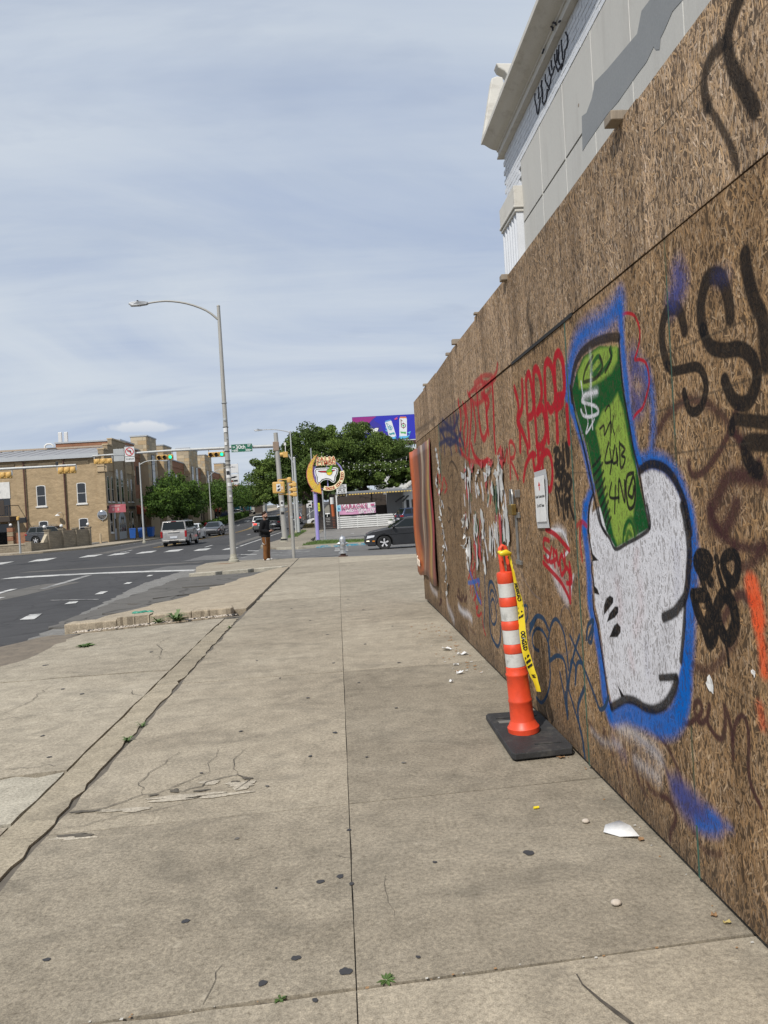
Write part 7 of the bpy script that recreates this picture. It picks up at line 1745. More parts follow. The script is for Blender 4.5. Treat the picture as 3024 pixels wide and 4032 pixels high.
def window(parent, x, y, z, w, h, axis, arch=0.0, frame=M_FRAME, glass=M_DARKGLASS, rails=1, sill=True, depth=.10, proud=.012):
    """axis 'y': in a wall facing -Y; axis 'x': in a wall facing +X. x, y, z = centre of the foot"""
    K = 8
    def outline(w_, h_, z0):
        P = [(-w_ / 2, z0), (w_ / 2, z0), (w_ / 2, z0 + h_ - arch)]
        if arch > 0: P += [(w_ / 2 * math.cos(math.pi * k / K), z0 + h_ - arch + arch * math.sin(math.pi * k / K)) for k in range(1, K)]
        P += [(-w_ / 2, z0 + h_ - arch)]; return P
    b = MB()
    def put(P, a0, a1):
        if axis == 'y': b.prism([(x + u, z + v) for u, v in P], y + a0, y + a1, 'xz')
        else: b.prism([(y + u, z + v) for u, v in P], x - a0, x - a1, 'yz')
    put(outline(w + .02, h, 0), -proud, .02); fr = b.build('window', frame, parent)
    f = .075 * min(1, w); panes = []
    n = rails + 1; hh = (h - f * (n + 1)) / n
    for i in range(n):
        b = MB(); z0 = f + i * (hh + f * .8)
        if i == n - 1 and arch > 0:
            a_ = arch; P = [(-w / 2 + f, z0), (w / 2 - f, z0), (w / 2 - f, h - f - a_ * .9)] + [((w / 2 - f) * math.cos(math.pi * k / K), h - f - a_ * .9 + a_ * .9 * math.sin(math.pi * k / K)) for k in range(1, K)] + [(-w / 2 + f, h - f - a_ * .9)]
        else: P = [(-w / 2 + f, z0), (w / 2 - f, z0), (w / 2 - f, z0 + hh), (-w / 2 + f, z0 + hh)]
        put(P, -proud - .008, -proud + .01); b.build('pane', glass, fr)
    if sill:
        b = MB(); put([(-w / 2 - .12, -.13), (w / 2 + .12, -.13), (w / 2 + .12, -.002), (-w / 2 - .12, -.002)], -.09, .02); b.build('sill', frame, fr)
    return fr
for x, z, h in ((-6.16, 3.95, 2.05), (-2.27, 4.0, 2.05), (-6.1, .75, 1.75), (-2.25, .80, 1.75)): window(ob, x, 0, z, .88, h, 'y', .10, rails=1)
b = MB(); b.box(-10.9, -9.15, -.03, 0, 3.2, 6.3); OB('door_recess', b, M_DARKGLASS); b = MB(); b.box(-10.95, -9.1, -.06, -.032, 4.9, 6.5); OB('door_panel', b, M_FRAME)
b = MB(); b.lathe([(0, -.012), (.28, -.01), (.28, 0)], 16, (-10.3, -.07, 5.55), 'y'); OB('disc', b, M_FASCIA)
b = MB(); b.box(-10.6, -9.75, -.055, -.032, 3.3, 4.75); OB('door_leaf', b, M_DKBROWN)
bal = MB(); bal.box(-12, -8.35, -2.3, -.002, 2.62, 3.1); OB('balcony', bal, M_DKBROWN)
b = MB(); b.bar((-12, -2.28, 4.15), (-8.37, -2.28, 4.15), .06); b.bar((-8.37, -2.28, 4.15), (-8.37, -.02, 4.15), .06); b.bar((-8.37, -2.28, 3.1), (-8.37, -2.28, 4.15), .07)
for k in range(22): b.bar((-11.9 + k * .165, -2.28, 3.1), (-11.9 + k * .165, -2.28, 4.15), .03)
o = OB('balustrade', b, M_DKBROWN); o['kind'] = 'stuff'
b = MB(); b.bar((-8.45, -2.2, -.2), (-8.45, -2.2, 2.62), .14); OB('post', b, M_DKBROWN)
b = MB(); b.box(-12, -9.1, -.03, 0, -.2, 2.4); OB('ground_recess', b, M_DARKGLASS)
for x, z in ((-4.45, 3.05),):
    b = MB(); b.tube([(x + .25, -.05, z + .05), (x + .2, -.3, z + .18), (x, -.45, z + .15), (x - .1, -.5, z)], .02, 6); b.lathe([(.05, .02), (.26, -.14), (.25, -.15)], 14, (x - .1, -.5, z)); OB('wall_lamp', b, M_FRAME)
# street front: tall arched windows and doors, facing the road
for y, z, w, h in ((.95, 4.05, .62, 2.55), (2.35, 4.05, .62, 2.55), (4.25, 4.0, .80, 3.45), (5.95, 4.0, .80, 3.45), (8.05, 4.1, .62, 2.5), (9.65, 4.1, .62, 2.5)): window(ob, .062, y, z, w, h, 'x', w / 2, rails=1)
b = MB(); b.box(.062, .20, 0, 10.6, 3.62, 3.86); OB('string_course', b, M_BUFFD); b = MB(); b.box(.062, .16, 0, 10.6, 3.35, 3.56); OB('string_course', b, M_DKBROWN)
for y0, y1 in ((.4, 2.9), (7.6, 10.2)): b = MB(); b.box(.062, .12, y0, y1, 7.15, 8.1); OB('recessed_panel', b, M_BUFF, bevel=.02)
for y in (3.1, 7.2, 10.4): b = MB(); b.box(.062, .22, y - .22, y + .22, -.2, 8.9); OB('pier', b, M_BUFFD)
for y in (.1, 10.3): b = MB(); b.box(.0, .30, y - .15, y + .35, 7.0, 7.6); OB('capital', b, M_LIME)
window(ob, .062, 1.3, .95, .8, 2.05, 'x', .1); 
b = MB(); b.box(.05, .09, 2.25, 3.15, .15, 3.0); d1 = OB('door', b, M_FASCIA); b = MB(); b.box(.088, .10, 2.4, 3.0, 1.3, 2.3); OB('pane', b, M_DARKGLASS, d1)
dr = MB(); K = 10; P = [(3.75, .15), (6.55, .15), (6.55, 1.75)] + [(5.15 + 1.4 * math.cos(math.pi * k / K), 1.75 + 1.25 * math.sin(math.pi * k / K)) for k in range(1, K)] + [(3.75, 1.75)]
dr.prism(P, .05, .10, 'yz'); ad = OB('arched_door', dr, M_FASCIA)
for y0, y1 in ((4.0, 4.55), (4.7, 5.1), (5.25, 5.65), (5.8, 6.3)):
    b = MB(); zt = 2.35 if 4.6 < y0 < 5.7 else 1.75; b.prism([(y0, .95), (y1, .95), (y1, zt), ((y0 + y1) / 2, zt + .2), (y0, zt)], .098, .112, 'yz'); OB('pane', b, M_DARKGLASS, ad)
for y in (7.9, 9.3): window(ob, .062, y, .4, .75, 2.6, 'x', .0, rails=1)
mir = thing('round_mirror', 'round convex mirror fixed to the corner of the buff brick building', 'mirror', (-23.05, 76.6, 2.20))
b = MB(); b.lathe([(0, -.10), (.25, -.085), (.42, -.04), (.46, 0), (.44, .03)], 20, (0, 0, 0), 'y'); b.build('glass', mat_plain('mirror_face', (.38, .38, .39), .12, .9), mir, smooth=60)
b = MB(); b.lathe([(.445, -.03), (.48, -.03), (.48, .02), (.445, .02)], 20, (0, 0, 0), 'y'); b.build('rim', M_SIGNBACK, mir); b = MB(); b.bar((0, .05, -.4), (0, .05, -.62), .06); b.build('bracket', M_GALV, mir)
pk = thing('shop_sign', 'pink hanging shop sign over the street front of the brick building', 'shop sign', (-22.35, 80.3, 2.76))
b = MB(); b.box(-.03, .03, -1.75, 1.65, -.40, .42); b.build('board', mat_worn('faded_pink_board', (.52, .14, .16), .12, 2, .6), pk); 
M_PALEPINK = mat_plain('pale_pink_print', (.62, .40, .38), .6)
b = MB(); b.box(.031, .035, -.8, .7, .20, .30); b.build('print', M_PALEPINK, pk); b = MB(); b.lathe([(.10, .032), (.17, .032), (.17, .036), (.10, .036)], 12, (0, -.5, -.08), 'x'); b.build('print', M_PALEPINK, pk); b = MB(); b.lathe([(.10, .032), (.17, .032), (.17, .036), (.10, .036)], 12, (0, .35, -.08), 'x'); b.build('print', M_PALEPINK, pk)
b = MB(); b.box(-.36, -.03, 1.2, 1.26, .42, .48); b.build('bracket', M_GALV, pk)
pk.rotation_euler = (0, 0, R(-68)); pk.location = (-21.95, 77.6, 2.76); 
pk.scale = (1, .55, 1)

# low stone wall with pillars and globe lamps, patterned panel and steps
M_WALLST = mat_stone('grey_tan_block', (.23, .195, .145), (.28, .24, .18), .42, .14, .012)
lw = thing('low_wall', 'grey tan block wall with square pillars in front of the old building', 'wall', (-22.45, 70.2, -.45))
b = MB(); L1 = 7.7
dirx, diry = (-2.2 / 7.7, -7.4 / 7.7)
def along(s, off=0): return (dirx * s + diry * off * -1, diry * s + dirx * off)
def wall_seg(s0, s1, z0, z1, th=.24):
    b = MB(); a, c = along(s0), along(s1); nx, ny = -diry * th / 2, dirx * th / 2
    b.add([(a[0] - nx, a[1] - ny, z0), (c[0] - nx, c[1] - ny, z0), (c[0] + nx, c[1] + ny, z0), (a[0] + nx, a[1] + ny, z0), (a[0] - nx, a[1] - ny, z1), (c[0] - nx, c[1] - ny, z1), (c[0] + nx, c[1] + ny, z1), (a[0] + nx, a[1] + ny, z1)], [(0, 3, 2, 1), (4, 5, 6, 7), (0, 1, 5, 4), (1, 2, 6, 5), (2, 3, 7, 6), (3, 0, 4, 7)]); return b
wall_seg(.0, 5.6, -.3, 1.42).build('wall_panel', M_WALLST, lw); wall_seg(5.6, 7.9, -.3, .55).build('wall_panel', M_WALLST, lw)
for k, s in enumerate((0.0, 1.9, 3.75, 5.6)):
    x, y = along(s); b = MB(); b.box(x - .2, x + .2, y - .2, y + .2, -.3, 1.50); b.box(x - .25, x + .25, y - .25, y + .25, 1.502, 1.60); b.build('pillar', M_WALLST, lw)
x, y = along(7.9); b = MB(); b.box(x - .25, x + .25, y - .25, y + .25, -.3, .72); b.build('pillar', M_WALLST, lw)
b = MB(); x0, y0 = along(5.6); x1, y1 = along(6.4); b.add([(x0 - .12, y0, .5), (x1 - .12, y1, .5), (x0 - .12, y0, 1.45), (x0 + .12, y0, .5), (x1 + .12, y1, .5), (x0 + .12, y0, 1.45)], [(0, 1, 2), (5, 4, 3), (0, 3, 4, 1), (1, 4, 5, 2), (2, 5, 3, 0)]); b.build('sloped_end', mat_plain('pale_tan_cap', (.42, .36, .26), .8), lw)
M_GLOBE = mat_plain('white_globe', (.70, .70, .68), .3)
def globe(x, y, z, label):
    t = thing('globe_lamp', label, 'lamp', (x, y, z), 0, 'white globe lamps on the low wall'); b = MB(); b.ball((0, 0, .23), .14, 12, 8); b.build('shade', M_GLOBE, t, smooth=80)
    b = MB(); b.lathe([(.09, 0), (.06, .05), (.05, .10)], 8); b.build('base', M_SIGDARK, t); return t
wx, wy, wz = lw.location
globe(wx + along(0)[0], wy + along(0)[1], wz + 1.60, 'white globe lamp on the wall pillar nearest the building corner')
globe(wx + along(3.75)[0], wy + along(3.75)[1], wz + 1.60, 'white globe lamp on the middle wall pillar')
globe(wx + along(5.6)[0] - .25, wy + along(5.6)[1] + .1, wz + 1.60, 'white globe lamp on the pillar above the sloped wall end')
low2 = thing('low_wall', 'low tan block wall running out of frame along the pavement', 'wall', (-24.9, 62.6, -.45))
b = MB(); b.box(-14, 0, -.2, .25, -.3, .52); b.build('wall_panel', M_WALLST, low2); b = MB(); b.box(-14, .02, -.25, .3, .522, .60); b.build('coping', mat_plain('tan_coping', (.36, .31, .23), .8), low2)
br2 = thing('brick_wall', 'low reddish brick wall with a stepped pier behind the parked SUV', 'wall', (-30.5, 74.5, -.4))
b = MB(); b.box(-.2, 5.5, 0, .25, -.2, 1.35); b.build('wall_panel', M_RBRICK, br2)
for k in range(5): b = MB(); b.box(-.75, -.22, -.3, .3, -.2 + k * .42, .18 + k * .42); b.build('pier_block', M_BUFFD if k % 2 else M_RBRICK, br2)
globe(-31.0, 74.5, 1.50, 'white globe lamp on the stepped brick pier')
tp = thing('screen', 'green and tan streaked screen panel at the frame edge by the low wall', 'screen', (-33.0, 73.6, -.4))
t = NT('streaked_green_panel', .7); t.color(t.ramp(t.noise(t.coord('Object', (6, 1, .5)), 1.4, 4, .6), [(.35, (.05, .085, .06)), (.5, (.14, .19, .14)), (.65, (.24, .23, .15))])); b = MB(); b.box(-3.5, 1.15, 0, .08, -.2, 1.45); b.build('panel', t.m, tp)
bo = thing('bollard', 'short pale stone bollard by the corner of the brick building', 'bollard', (-22.5, 73.8, -.5)); b = MB(); b.lathe([(.11, 0), (.11, .85), (.09, .92), (0, .93)], 10); b.build('post', M_LIME, bo)
cp = flat_piece('pavement', [(-60, 61.5), (-24.7, 59.5), (-22.8, 60.2), (-20.6, 63), (-19.7, 68), (-18.3, 100), (-17.1, 130), (-17.1, 300), (-21.9, 300), (-22.6, 76.5), (-60, 76.5)], .02, .25, mat_concrete('far_pavement_concrete', (.26, .22, .17), (.33, .285, .22), (.40, .35, .28))); tag(cp, kind='structure')
ck = flat_piece('kerb', [(-24.7, 59.3), (-22.7, 60.0), (-20.45, 62.9), (-19.55, 68), (-18.15, 100), (-16.95, 130), (-16.95, 300), (-17.09, 300), (-17.09, 130), (-18.29, 100), (-19.69, 68), (-20.59, 63), (-22.79, 60.2), (-24.7, 59.5)], .03, .25, M_CONC_TAN); tag(ck, kind='structure')
pl_ = flat_piece('yard', [(-45, 62.9), (-24.9, 62.9), (-22.6, 70.2), (-22.6, 76.5), (-45, 76.5)], .10, .1, M_ASPH_LOT); tag(pl_, kind='structure')

# stone and brick shopfront row with towers
row = thing('shop_row', 'long row of limestone towers and red brick bays above street shops', 'building', (-22.6, 87.6, -.4))
cb = MB(); cb.box(-8.2, -1.2, 0, 90, -.5, 10.3); cb.build('wall', M_RBRICK, row)
cb = MB(); cb.box(-8.4, -1.3, -.02, 6, 9.0, 10.95); ew = cb.build('end_wall', M_RBRICK, row)
cb = MB(); cb.box(-8.5, -1.25, -.1, 6.1, 10.953, 11.12); cb.build('coping', M_FASCIA, ew)
TOW = [(6.8, 11.6, 12.0), (15.6, 20.6, 11.6), (33.5, 40.8, 12.6), (48, 55, 12.6), (70, 80, 12.4)]
blk = [MB() for _ in range(3)]
me_bl = []
for k, (lx, lz) in enumerate(((1.0, .50), (1.3, .50), (.8, .50))):
    q = MB(); q.box(-.04, .0, -lx / 2 + .012, lx / 2 - .012, -lz / 2 + .012, lz / 2 - .012); me_bl.append((lx, q.mesh('stone_block', M_LIME)))
mats_l = [mat_worn('limestone_pale', (.47, .385, .26), .10, 2, .85), mat_worn('limestone_warm', (.43, .315, .18), .10, 2, .85), mat_worn('limestone_grey', (.36, .30, .21), .10, 2, .85)]
rs = random.Random(31)
def blockmesh(w, axis, m):
    key = (round(w, 2), axis, m.name)
    if key not in blockmesh.c:
        q = MB()
        if axis == 'x': q.box(-.03, .035, -w / 2 + .010, w / 2 - .010, -.24, .24)
        else: q.box(-w / 2 + .010, w / 2 - .010, -.035, .03, -.24, .24)
        blockmesh.c[key] = q.mesh('stone_block', m)
    return blockmesh.c[key]
blockmesh.c = {}
nblk = 0
for ti, (y0, y1, zt) in enumerate(TOW):
    b = MB(); b.box(-1.9, 0, y0, y1, -.5, zt); tw = b.build('tower', M_LIME, row)
    b = MB(); b.box(-2.0, .10, y0 - .10, y1 + .10, zt + .003, zt + .16); b.build('coping', M_FASCIA, tw)
    wins = []
    nw = 2 if y1 - y0 > 6 else 1
    for k in range(nw):
        yc = y0 + (y1 - y0) * (k + .5) / nw + .2
        wins.append((yc, 1.5))
        fr = window(row, .004, yc, 5.9, 1.5, 4.0, 'x', 0, M_SIGDARK, M_DARKGLASS, 1, False, proud=.06)
        for j in range(5): b = MB(); b.bar((.085, yc - .72, 8.75 + j * .22), (.085, yc + .72, 8.75 + j * .22), .04, .12); b.build('louvre', M_FASCIA, tw)
        b = MB(); b.box(.004, .5, yc - .85, yc + .85, 5.7, 5.85); 
        for j in range(8): b.bar((.48, yc - .8 + j * .228, 5.85), (.48, yc - .8 + j * .228, 6.9), .03)
        b.bar((.48, yc - .84, 6.9), (.48, yc + .84, 6.9), .05); b.build('balcony', M_SIGDARK, tw)
    # courses of blocks on the two faces seen from the street, top part only for the far towers
    zlow = (5.2, 5.2, 6.2, 7.2, 9.0)[ti]; z = zt - .25
    while z > zlow and nblk < 320:
        y = y0 + .02 + (rs.uniform(.2, .5))
        yy_ = y0 + .02
        while yy_ < y1 - .05:
            w_ = min(rs.choice((.8, 1.1, 1.4)), y1 - .02 - yy_); yc = yy_ + w_ / 2
            if w_ > .2 and not any(abs(yc - wy_) < ww / 2 + w_ / 2 and z < 9.95 for wy_, ww in wins):
                link('stone_block', blockmesh(w_, 'x', rs.choice(mats_l)), tw, (.002, yc, z)); nblk += 1
            yy_ += w_
        xx_ = -1.85
        while xx_ < -.05:
            w_ = min(rs.choice((.8, 1.1, 1.4)), -.02 - xx_)
            if z > 8.6 and w_ > .2: link('stone_block', blockmesh(w_, 'y', rs.choice(mats_l)), tw, (xx_ + w_ / 2, y0 - .002, z)); nblk += 1
            xx_ += w_
        z -= .5
bays = [(.2, 6.7), (11.7, 15.5), (20.7, 33.4), (40.9, 47.9), (55.1, 69.9)]
for bi, (y0, y1) in enumerate(bays):
    b = MB(); b.box(-1.25, -.9, y0, y1, 4.4, 10.25 - (.4 if bi == 1 else 0)); by = b.build('bay', M_RBRICK, row)
    b = MB(); b.box(-1.3, -.82, y0, y1, 10.253 - (.4 if bi == 1 else 0), 10.42 - (.4 if bi == 1 else 0)); b.build('coping', M_FASCIA, by)
    b = MB(); b.box(-.92, -.84, y0, y1, 9.3, 9.42); b.build('band', M_RBRICK, by)
    nw = max(1, int((y1 - y0) / 2.3))
    for k in range(nw):
        yc = y0 + (y1 - y0) * (k + .5) / nw
        window(row, -.898, yc, 6.1, 1.05, 2.2, 'x', 0, M_SIGDARK, M_DARKGLASS, 0, False, proud=.05)
        window(row, -.898, yc, 2.9 if bi else 2.8, 1.05, 1.6, 'x', 0, M_SIGDARK, M_DARKGLASS, 0, False, proud=.05)
    b = MB(); b.box(-1.25, -.6, y0, y1, -.5, 4.4); b.build('shopfront', M_BUFFD, row)
    for k in range(nw): b = MB(); yc = y0 + (y1 - y0) * (k + .5) / nw; b.box(-.62, -.585, yc - .85, yc + .85, .3, 2.9); b.build('shop_window', M_DARKGLASS, row)
M_AWN = mat_worn('rust_orange_awning', (.36, .075, .03), .12, 2, .8)
def awning(y0, y1, label):
    t = thing('awning', label, 'awning', (-23.2, 87.6, -.4), 0, 'rust red awnings over the shops'); b = MB()
    b.add([(0, y0, 3.6), (1.5, y0, 2.7), (1.5, y1, 2.7), (0, y1, 3.6), (1.5, y0, 2.45), (1.5, y1, 2.45), (0, y0, 2.6), (0, y1, 2.6)], [(0, 1, 2, 3), (1, 4, 5, 2), (0, 6, 4, 1), (3, 2, 5, 7)]); b.build('canopy', M_AWN, t)
    b = MB(); b.bar((1.48, y0, 2.46), (0, y0, 2.46), .04); b.bar((1.48, y1, 2.46), (0, y1, 2.46), .04); b.build('frame', M_SIGDARK, t)
awning(2.5, 6.3, 'rust red shop awning beside the first street tree'); awning(28, 32, 'orange red shop awning showing between the street trees'); awning(57, 64, 'far rust red awning past the second street tree')
an = thing('antenna', 'pair of white rooftop antenna panels above the grey roof', 'antenna', (-33.7, 98, 10.1), 0)
for dx in (-.36, .36):
    b = MB(); b.box(dx - .22, dx + .22, -.12, .12, .75, 2.95); q = b.build('panel', M_SIGNWHITE, an, bevel=.05); b = MB(); b.box(dx - .2, dx + .2, -.13, .11, .5, .74); b.build('panel_foot', mat_plain('blue_grey', (.10, .16, .28), .5), q)
b = MB(); b.bar((-.5, 0, 0), (-.5, 0, .6), .08); b.bar((.5, 0, 0), (.5, 0, .6), .08); b.bar((-.6, 0, .5), (.6, 0, .5), .08); b.build('mount', M_GALV, an)
for x, l in ((-33.9, 'white curved roof vent on the ridge at the frame edge'),):
    t = thing('roof_vent', l, 'roof vent', (x + 3.2, 84.8, 9.85)); b = MB(); b.tube([(-.45, 0, 0), (-.45, 0, .25), (-.2, 0, .42), (.2, 0, .42), (.45, 0, .25), (.45, 0, .1)], .10, 8); b.build('pipe', M_FRAME, t, smooth=60)
# far shops and sign towers up the hill
tl = thing('shop', 'low teal fronted shop with a yellow sign far up the road', 'shop', (-19.5, 178, T(178)))
b = MB(); b.box(-9, 2.6, 0, 9, -.5, 3.6); b.build('wall', mat_plain('pale_shop_wall', (.36, .36, .33), .8), tl); b = MB(); b.box(-4, -.2, -.05, 0, .9, 2.9); b.build('window', mat_plain('teal_front', (.06, .26, .30), .4), tl)
b = MB(); b.box(-9.2, 3.2, -1.5, 9, 3.603, 3.95); b.build('roof', M_DKBROWN, tl); b = MB(); b.box(-4.5, .8, -1.62, -1.52, 3.62, 4.9); sgn_ = b.build('sign_board', mat_plain('yellow_shop_board', (.50, .34, .08), .6), tl); b = MB(); b.box(-3.6, -.2, -1.64, -1.621, 4.1, 4.5); b.build('print', M_DKBROWN, sgn_)
b = MB(); b.box(.5, 2.4, -.06, 0, .0, 2.5); b.build('door', M_DKBROWN, tl); 
for x in (-8.4, 2.9): b = MB(); b.bar((x, -1.4, -.5), (x, -1.4, 3.6), .25); b.build('post', M_POLE, tl)
pyl = thing('pylon_sign', 'stack of white shop sign boards on a tall pylon past the stone towers', 'shop sign', (-20.9, 158, T(158)))
b = MB(); b.bar((-1.15, 0, 0), (-1.15, 0, 10.8), .16); b.bar((1.15, 0, 0), (1.15, 0, 10.8), .16); b.build('post', M_GALV, pyl)
for z0, z1, m in ((8.9, 10.7, M_SIGNWHITE), (6.7, 8.6, M_SIGNWHITE), (5.6, 6.5, mat_plain('salmon_board', (.50, .26, .20), .6))):
    b = MB(); b.box(-1.25, 1.25, -.1, .1, z0, z1); q = b.build('sign_board', m, pyl, bevel=.03)
    if 6.6 < z0 < 8: 
        b = MB(); b.prism([(-.9, 7.95), (-.5, 8.25), (-.1, 8.1), (.5, 8.25), (.95, 8.1), (.4, 7.85), (-.4, 7.8)], -.13, -.105, 'xz'); b.build('print', M_SIGDARK, q); b = MB(); b.box(-1.0, 0, -.13, -.105, 7.1, 7.45); b.build('print', M_RED, q); b = MB(); b.box(.15, 1.0, -.13, -.105, 7.1, 7.45); b.build('print', M_SIGDARK, q)
fs = thing('shop_sign', 'yellow and white roadside sign board far up the road by the oaks', 'shop sign', (-17.0, 185, T(185))); b = MB(); b.box(-1.6, 1.8, -.1, .1, 4.6, 5.9); b.build('board', mat_plain('pale_yellow_board', (.55, .48, .25), .6), fs); b = MB(); b.box(-1.3, 1.5, -.12, -.102, 5.2, 5.6); b.build('print', M_DKBROWN, fs); b = MB(); b.bar((0, 0, 0), (0, 0, 4.6), .2); b.build('post', M_GALV, fs)
# ------------------------------------------------------------------ far corner: pavement, verge, car park
fc = flat_piece('corner_pavement', [(-2.2, 41.6), (-1.3, 41.9), (1.4, 41.9), (5.2, 43.6), (5.2, 44.2), (1.4, 46.4), (-1.55, 48.6), (-1.9, 51), (-1.4, 72), (-2.0, 140), (-3.6, 140), (-4.0, 66), (-4.2, 56), (-4.85, 48), (-4.6, 45.2), (-3.4, 42.6)], .0, .25, mat_concrete('corner_concrete', (.20, .175, .14), (.27, .24, .19), (.35, .315, .25)))
tag(fc, kind='structure')
ck2 = flat_piece('kerb', [(-3.45, 42.45), (-2.2, 41.45), (-1.3, 41.72), (1.5, 41.72), (5.3, 43.4), (5.3, 43.6), (1.45, 41.9), (-1.32, 41.9), (-2.2, 41.63), (-3.3, 42.6)], .02, .25, M_CONC_PALE); tag(ck2, kind='structure')
t = NT('kerb_blue_paint', .7); n = t.noise(t.coord('World', (1, 1, 3)), 4, 5, .7); t.color(t.mix(t.ramp(n, [(.42, 0), (.52, 1)]), (.40, .37, .30), (.06, .25, .36)))
bp = MB(); xs = [-1.25 + k * .3 for k in range(10)]
for k in range(9):
    z = T(41.7); bp.add([(xs[k], 41.715, z - .10), (xs[k + 1], 41.715, z - .10), (xs[k + 1], 41.715, z + .018), (xs[k], 41.715, z + .018)], [(0, 1, 2, 3)])
o = bp.build('kerb_paint', t.m); tag(o, kind='structure')
lot = flat_piece('car_park', [(-1.6, 48.7), (1.4, 46.5), (5.2, 44.3), (60, 44.3), (60, 130), (-1.6, 130)], -.015, .2, M_ASPH_LOT); tag(lot, kind='structure')
far_walk = flat_piece('pavement', [(5.3, 43.5), (120, 43.5), (120, 45), (5.3, 45)], 0, .2, M_CONC_TAN); tag(far_walk, kind='structure')
for p in ([(-1.2, 65.2), (1.3, 62.6), (1.4, 63.1), (-1.2, 65.8)], [(1.0, 58.0), (1.25, 58.0), (1.2, 60.0), (0.95, 60.0)]):
    m_ = flat_piece('parking_line', p, -.006, 0, M_FADED_LINE, lot)
M_GRASS = mat_worn('mown_grass', (.085, .135, .03), .35, 2.5, .8, fine=30, coord='World')
gp = [(-2.1, 43.6), (-1.2, 43.9), (1.45, 43.6), (2.6, 44.1), (1.5, 45.6), (-1.3, 47.9), (-1.75, 46.2)]
grs = flat_piece('grass_verge', gp, .03, .06, M_GRASS); tag(grs, kind='structure')
gv2 = flat_piece('grass_verge', [(-4.05, 57), (-3.5, 58), (-3.2, 64), (-3.0, 75), (-3.9, 75), (-3.95, 66)], .02, .05, M_GRASS); tag(gv2, kind='structure')
gr_ = random.Random(14)
def tuft_field(name, xy, n, h, m):
    b = MB()
    for k in range(n):
        x, y = xy(); z = T(y) + .02; a = gr_.uniform(0, 6.28); w = .012 + h * .06; l = h * gr_.uniform(.5, 1.3)
        b.add([(x - w * math.cos(a), y - w * math.sin(a), z), (x + w * math.cos(a), y + w * math.sin(a), z), (x + gr_.gauss(0, .4) * l, y + gr_.gauss(0, .4) * l, z + l)], [(0, 1, 2)])
    o = b.build(name, m, None, fix=False); tag(o, kind='stuff'); return o
def in_verge():
    while True:
        x, y = gr_.uniform(-2.1, 2.6), gr_.uniform(43.5, 47.9)
        ins = False
        for i in range(len(gp)):
            (x1, y1), (x2, y2) = gp[i], gp[(i + 1) % len(gp)]
            if (y1 > y) != (y2 > y) and x < (x2 - x1) * (y - y1) / (y2 - y1) + x1: ins = not ins
        if ins: return x, y
tuft_field('grass', in_verge, 2600, .11, M_GRASS)
tuft_field('grass', lambda: (gr_.uniform(-3.9, -3.1), gr_.uniform(58, 75)), 1200, .14, M_GRASS)
M_DRYGRASS = mat_worn('dry_grass', (.20, .16, .06), .3, 3, .85, coord='World')
tuft_field('dry_grass', lambda: (gr_.uniform(-4.0, -2.6), gr_.uniform(86, 98)), 900, .30, M_DRYGRASS)

# ------------------------------------------------------------------ taco sign on the purple pole
M_PURPLE = mat_worn('lavender_pole_paint', (.30, .26, .56), .08, 2, .5)
M_ARROW = mat_worn('arrow_yellow', (.62, .40, .035), .08, 5, .5)
M_PINKEDGE = mat_plain('arrow_pink_edge', (.50, .17, .15), .6)
M_CREAMY = mat_plain('cream_letter_back', (.78, .68, .42), .55)
M_LETRED = mat_plain('letter_rust_red', (.42, .06, .02), .5)
M_CHILI = mat_plain('salsa_red', (.42, .015, .02), .5); M_LIME = mat_plain('lime_green', (.16, .40, .02), .5); M_LIMEY = mat_plain('lemon_yellow', (.70, .55, .02), .5)
sg = thing('taco_sign', 'purple pole sign with a yellow curved arrow around a white bowl and lime', 'sign', (-1.34, 50, -.55))
def S(x, z): return (x + 1.34, z + .55)
b = MB(); b.tube([(0, 0, 0), (0, 0, 4.85)], .115, 14); b.build('pole', M_PURPLE, sg, smooth=50)
arrow = [(-1.03, 5.1), (-1.30, 4.92), (-1.52, 4.65), (-1.70, 4.35), (-1.82, 4.0), (-1.84, 3.65), (-1.76, 3.25), (-1.60, 2.93), (-1.47, 2.80), (-1.62, 2.72), (-.90, 2.46), (-.99, 3.27), (-1.12, 3.08), (-1.28, 3.28), (-1.38, 3.6), (-1.42, 3.95), (-1.37, 4.35), (-1.22, 4.75)]
b = MB(); b.prism([S(*p) for p in arrow], -.22, -.12, 'xz'); b.build('arrow_edge', M_PINKEDGE, sg)
cx_, cz_ = np.mean([p[0] for p in arrow]), np.mean([p[1] for p in arrow])
def inset(P, d):
    out = []; n = len(P); A = sum(P[i][0] * P[(i + 1) % n][1] - P[(i + 1) % n][0] * P[i][1] for i in range(n)); sgn = 1 if A > 0 else -1
    for i in range(n):
        p, q, r_ = Vector(P[i - 1]), Vector(P[i]), Vector(P[(i + 1) % n]); e1 = (q - p).normalized(); e2 = (r_ - q).normalized()
        n1 = Vector((-e1.y, e1.x)) * sgn; n2 = Vector((-e2.y, e2.x)) * sgn; m = (n1 + n2); m = m / max(.35, m.length ** 2 / 2) if m.length > 1e-3 else n1
        out.append(tuple(q + m * d))
    return out
b = MB(); b.prism([S(*p) for p in inset(arrow, .04)], -.235, -.215, 'xz'); ar = b.build('arrow_face', M_ARROW, sg)
b = MB(); 
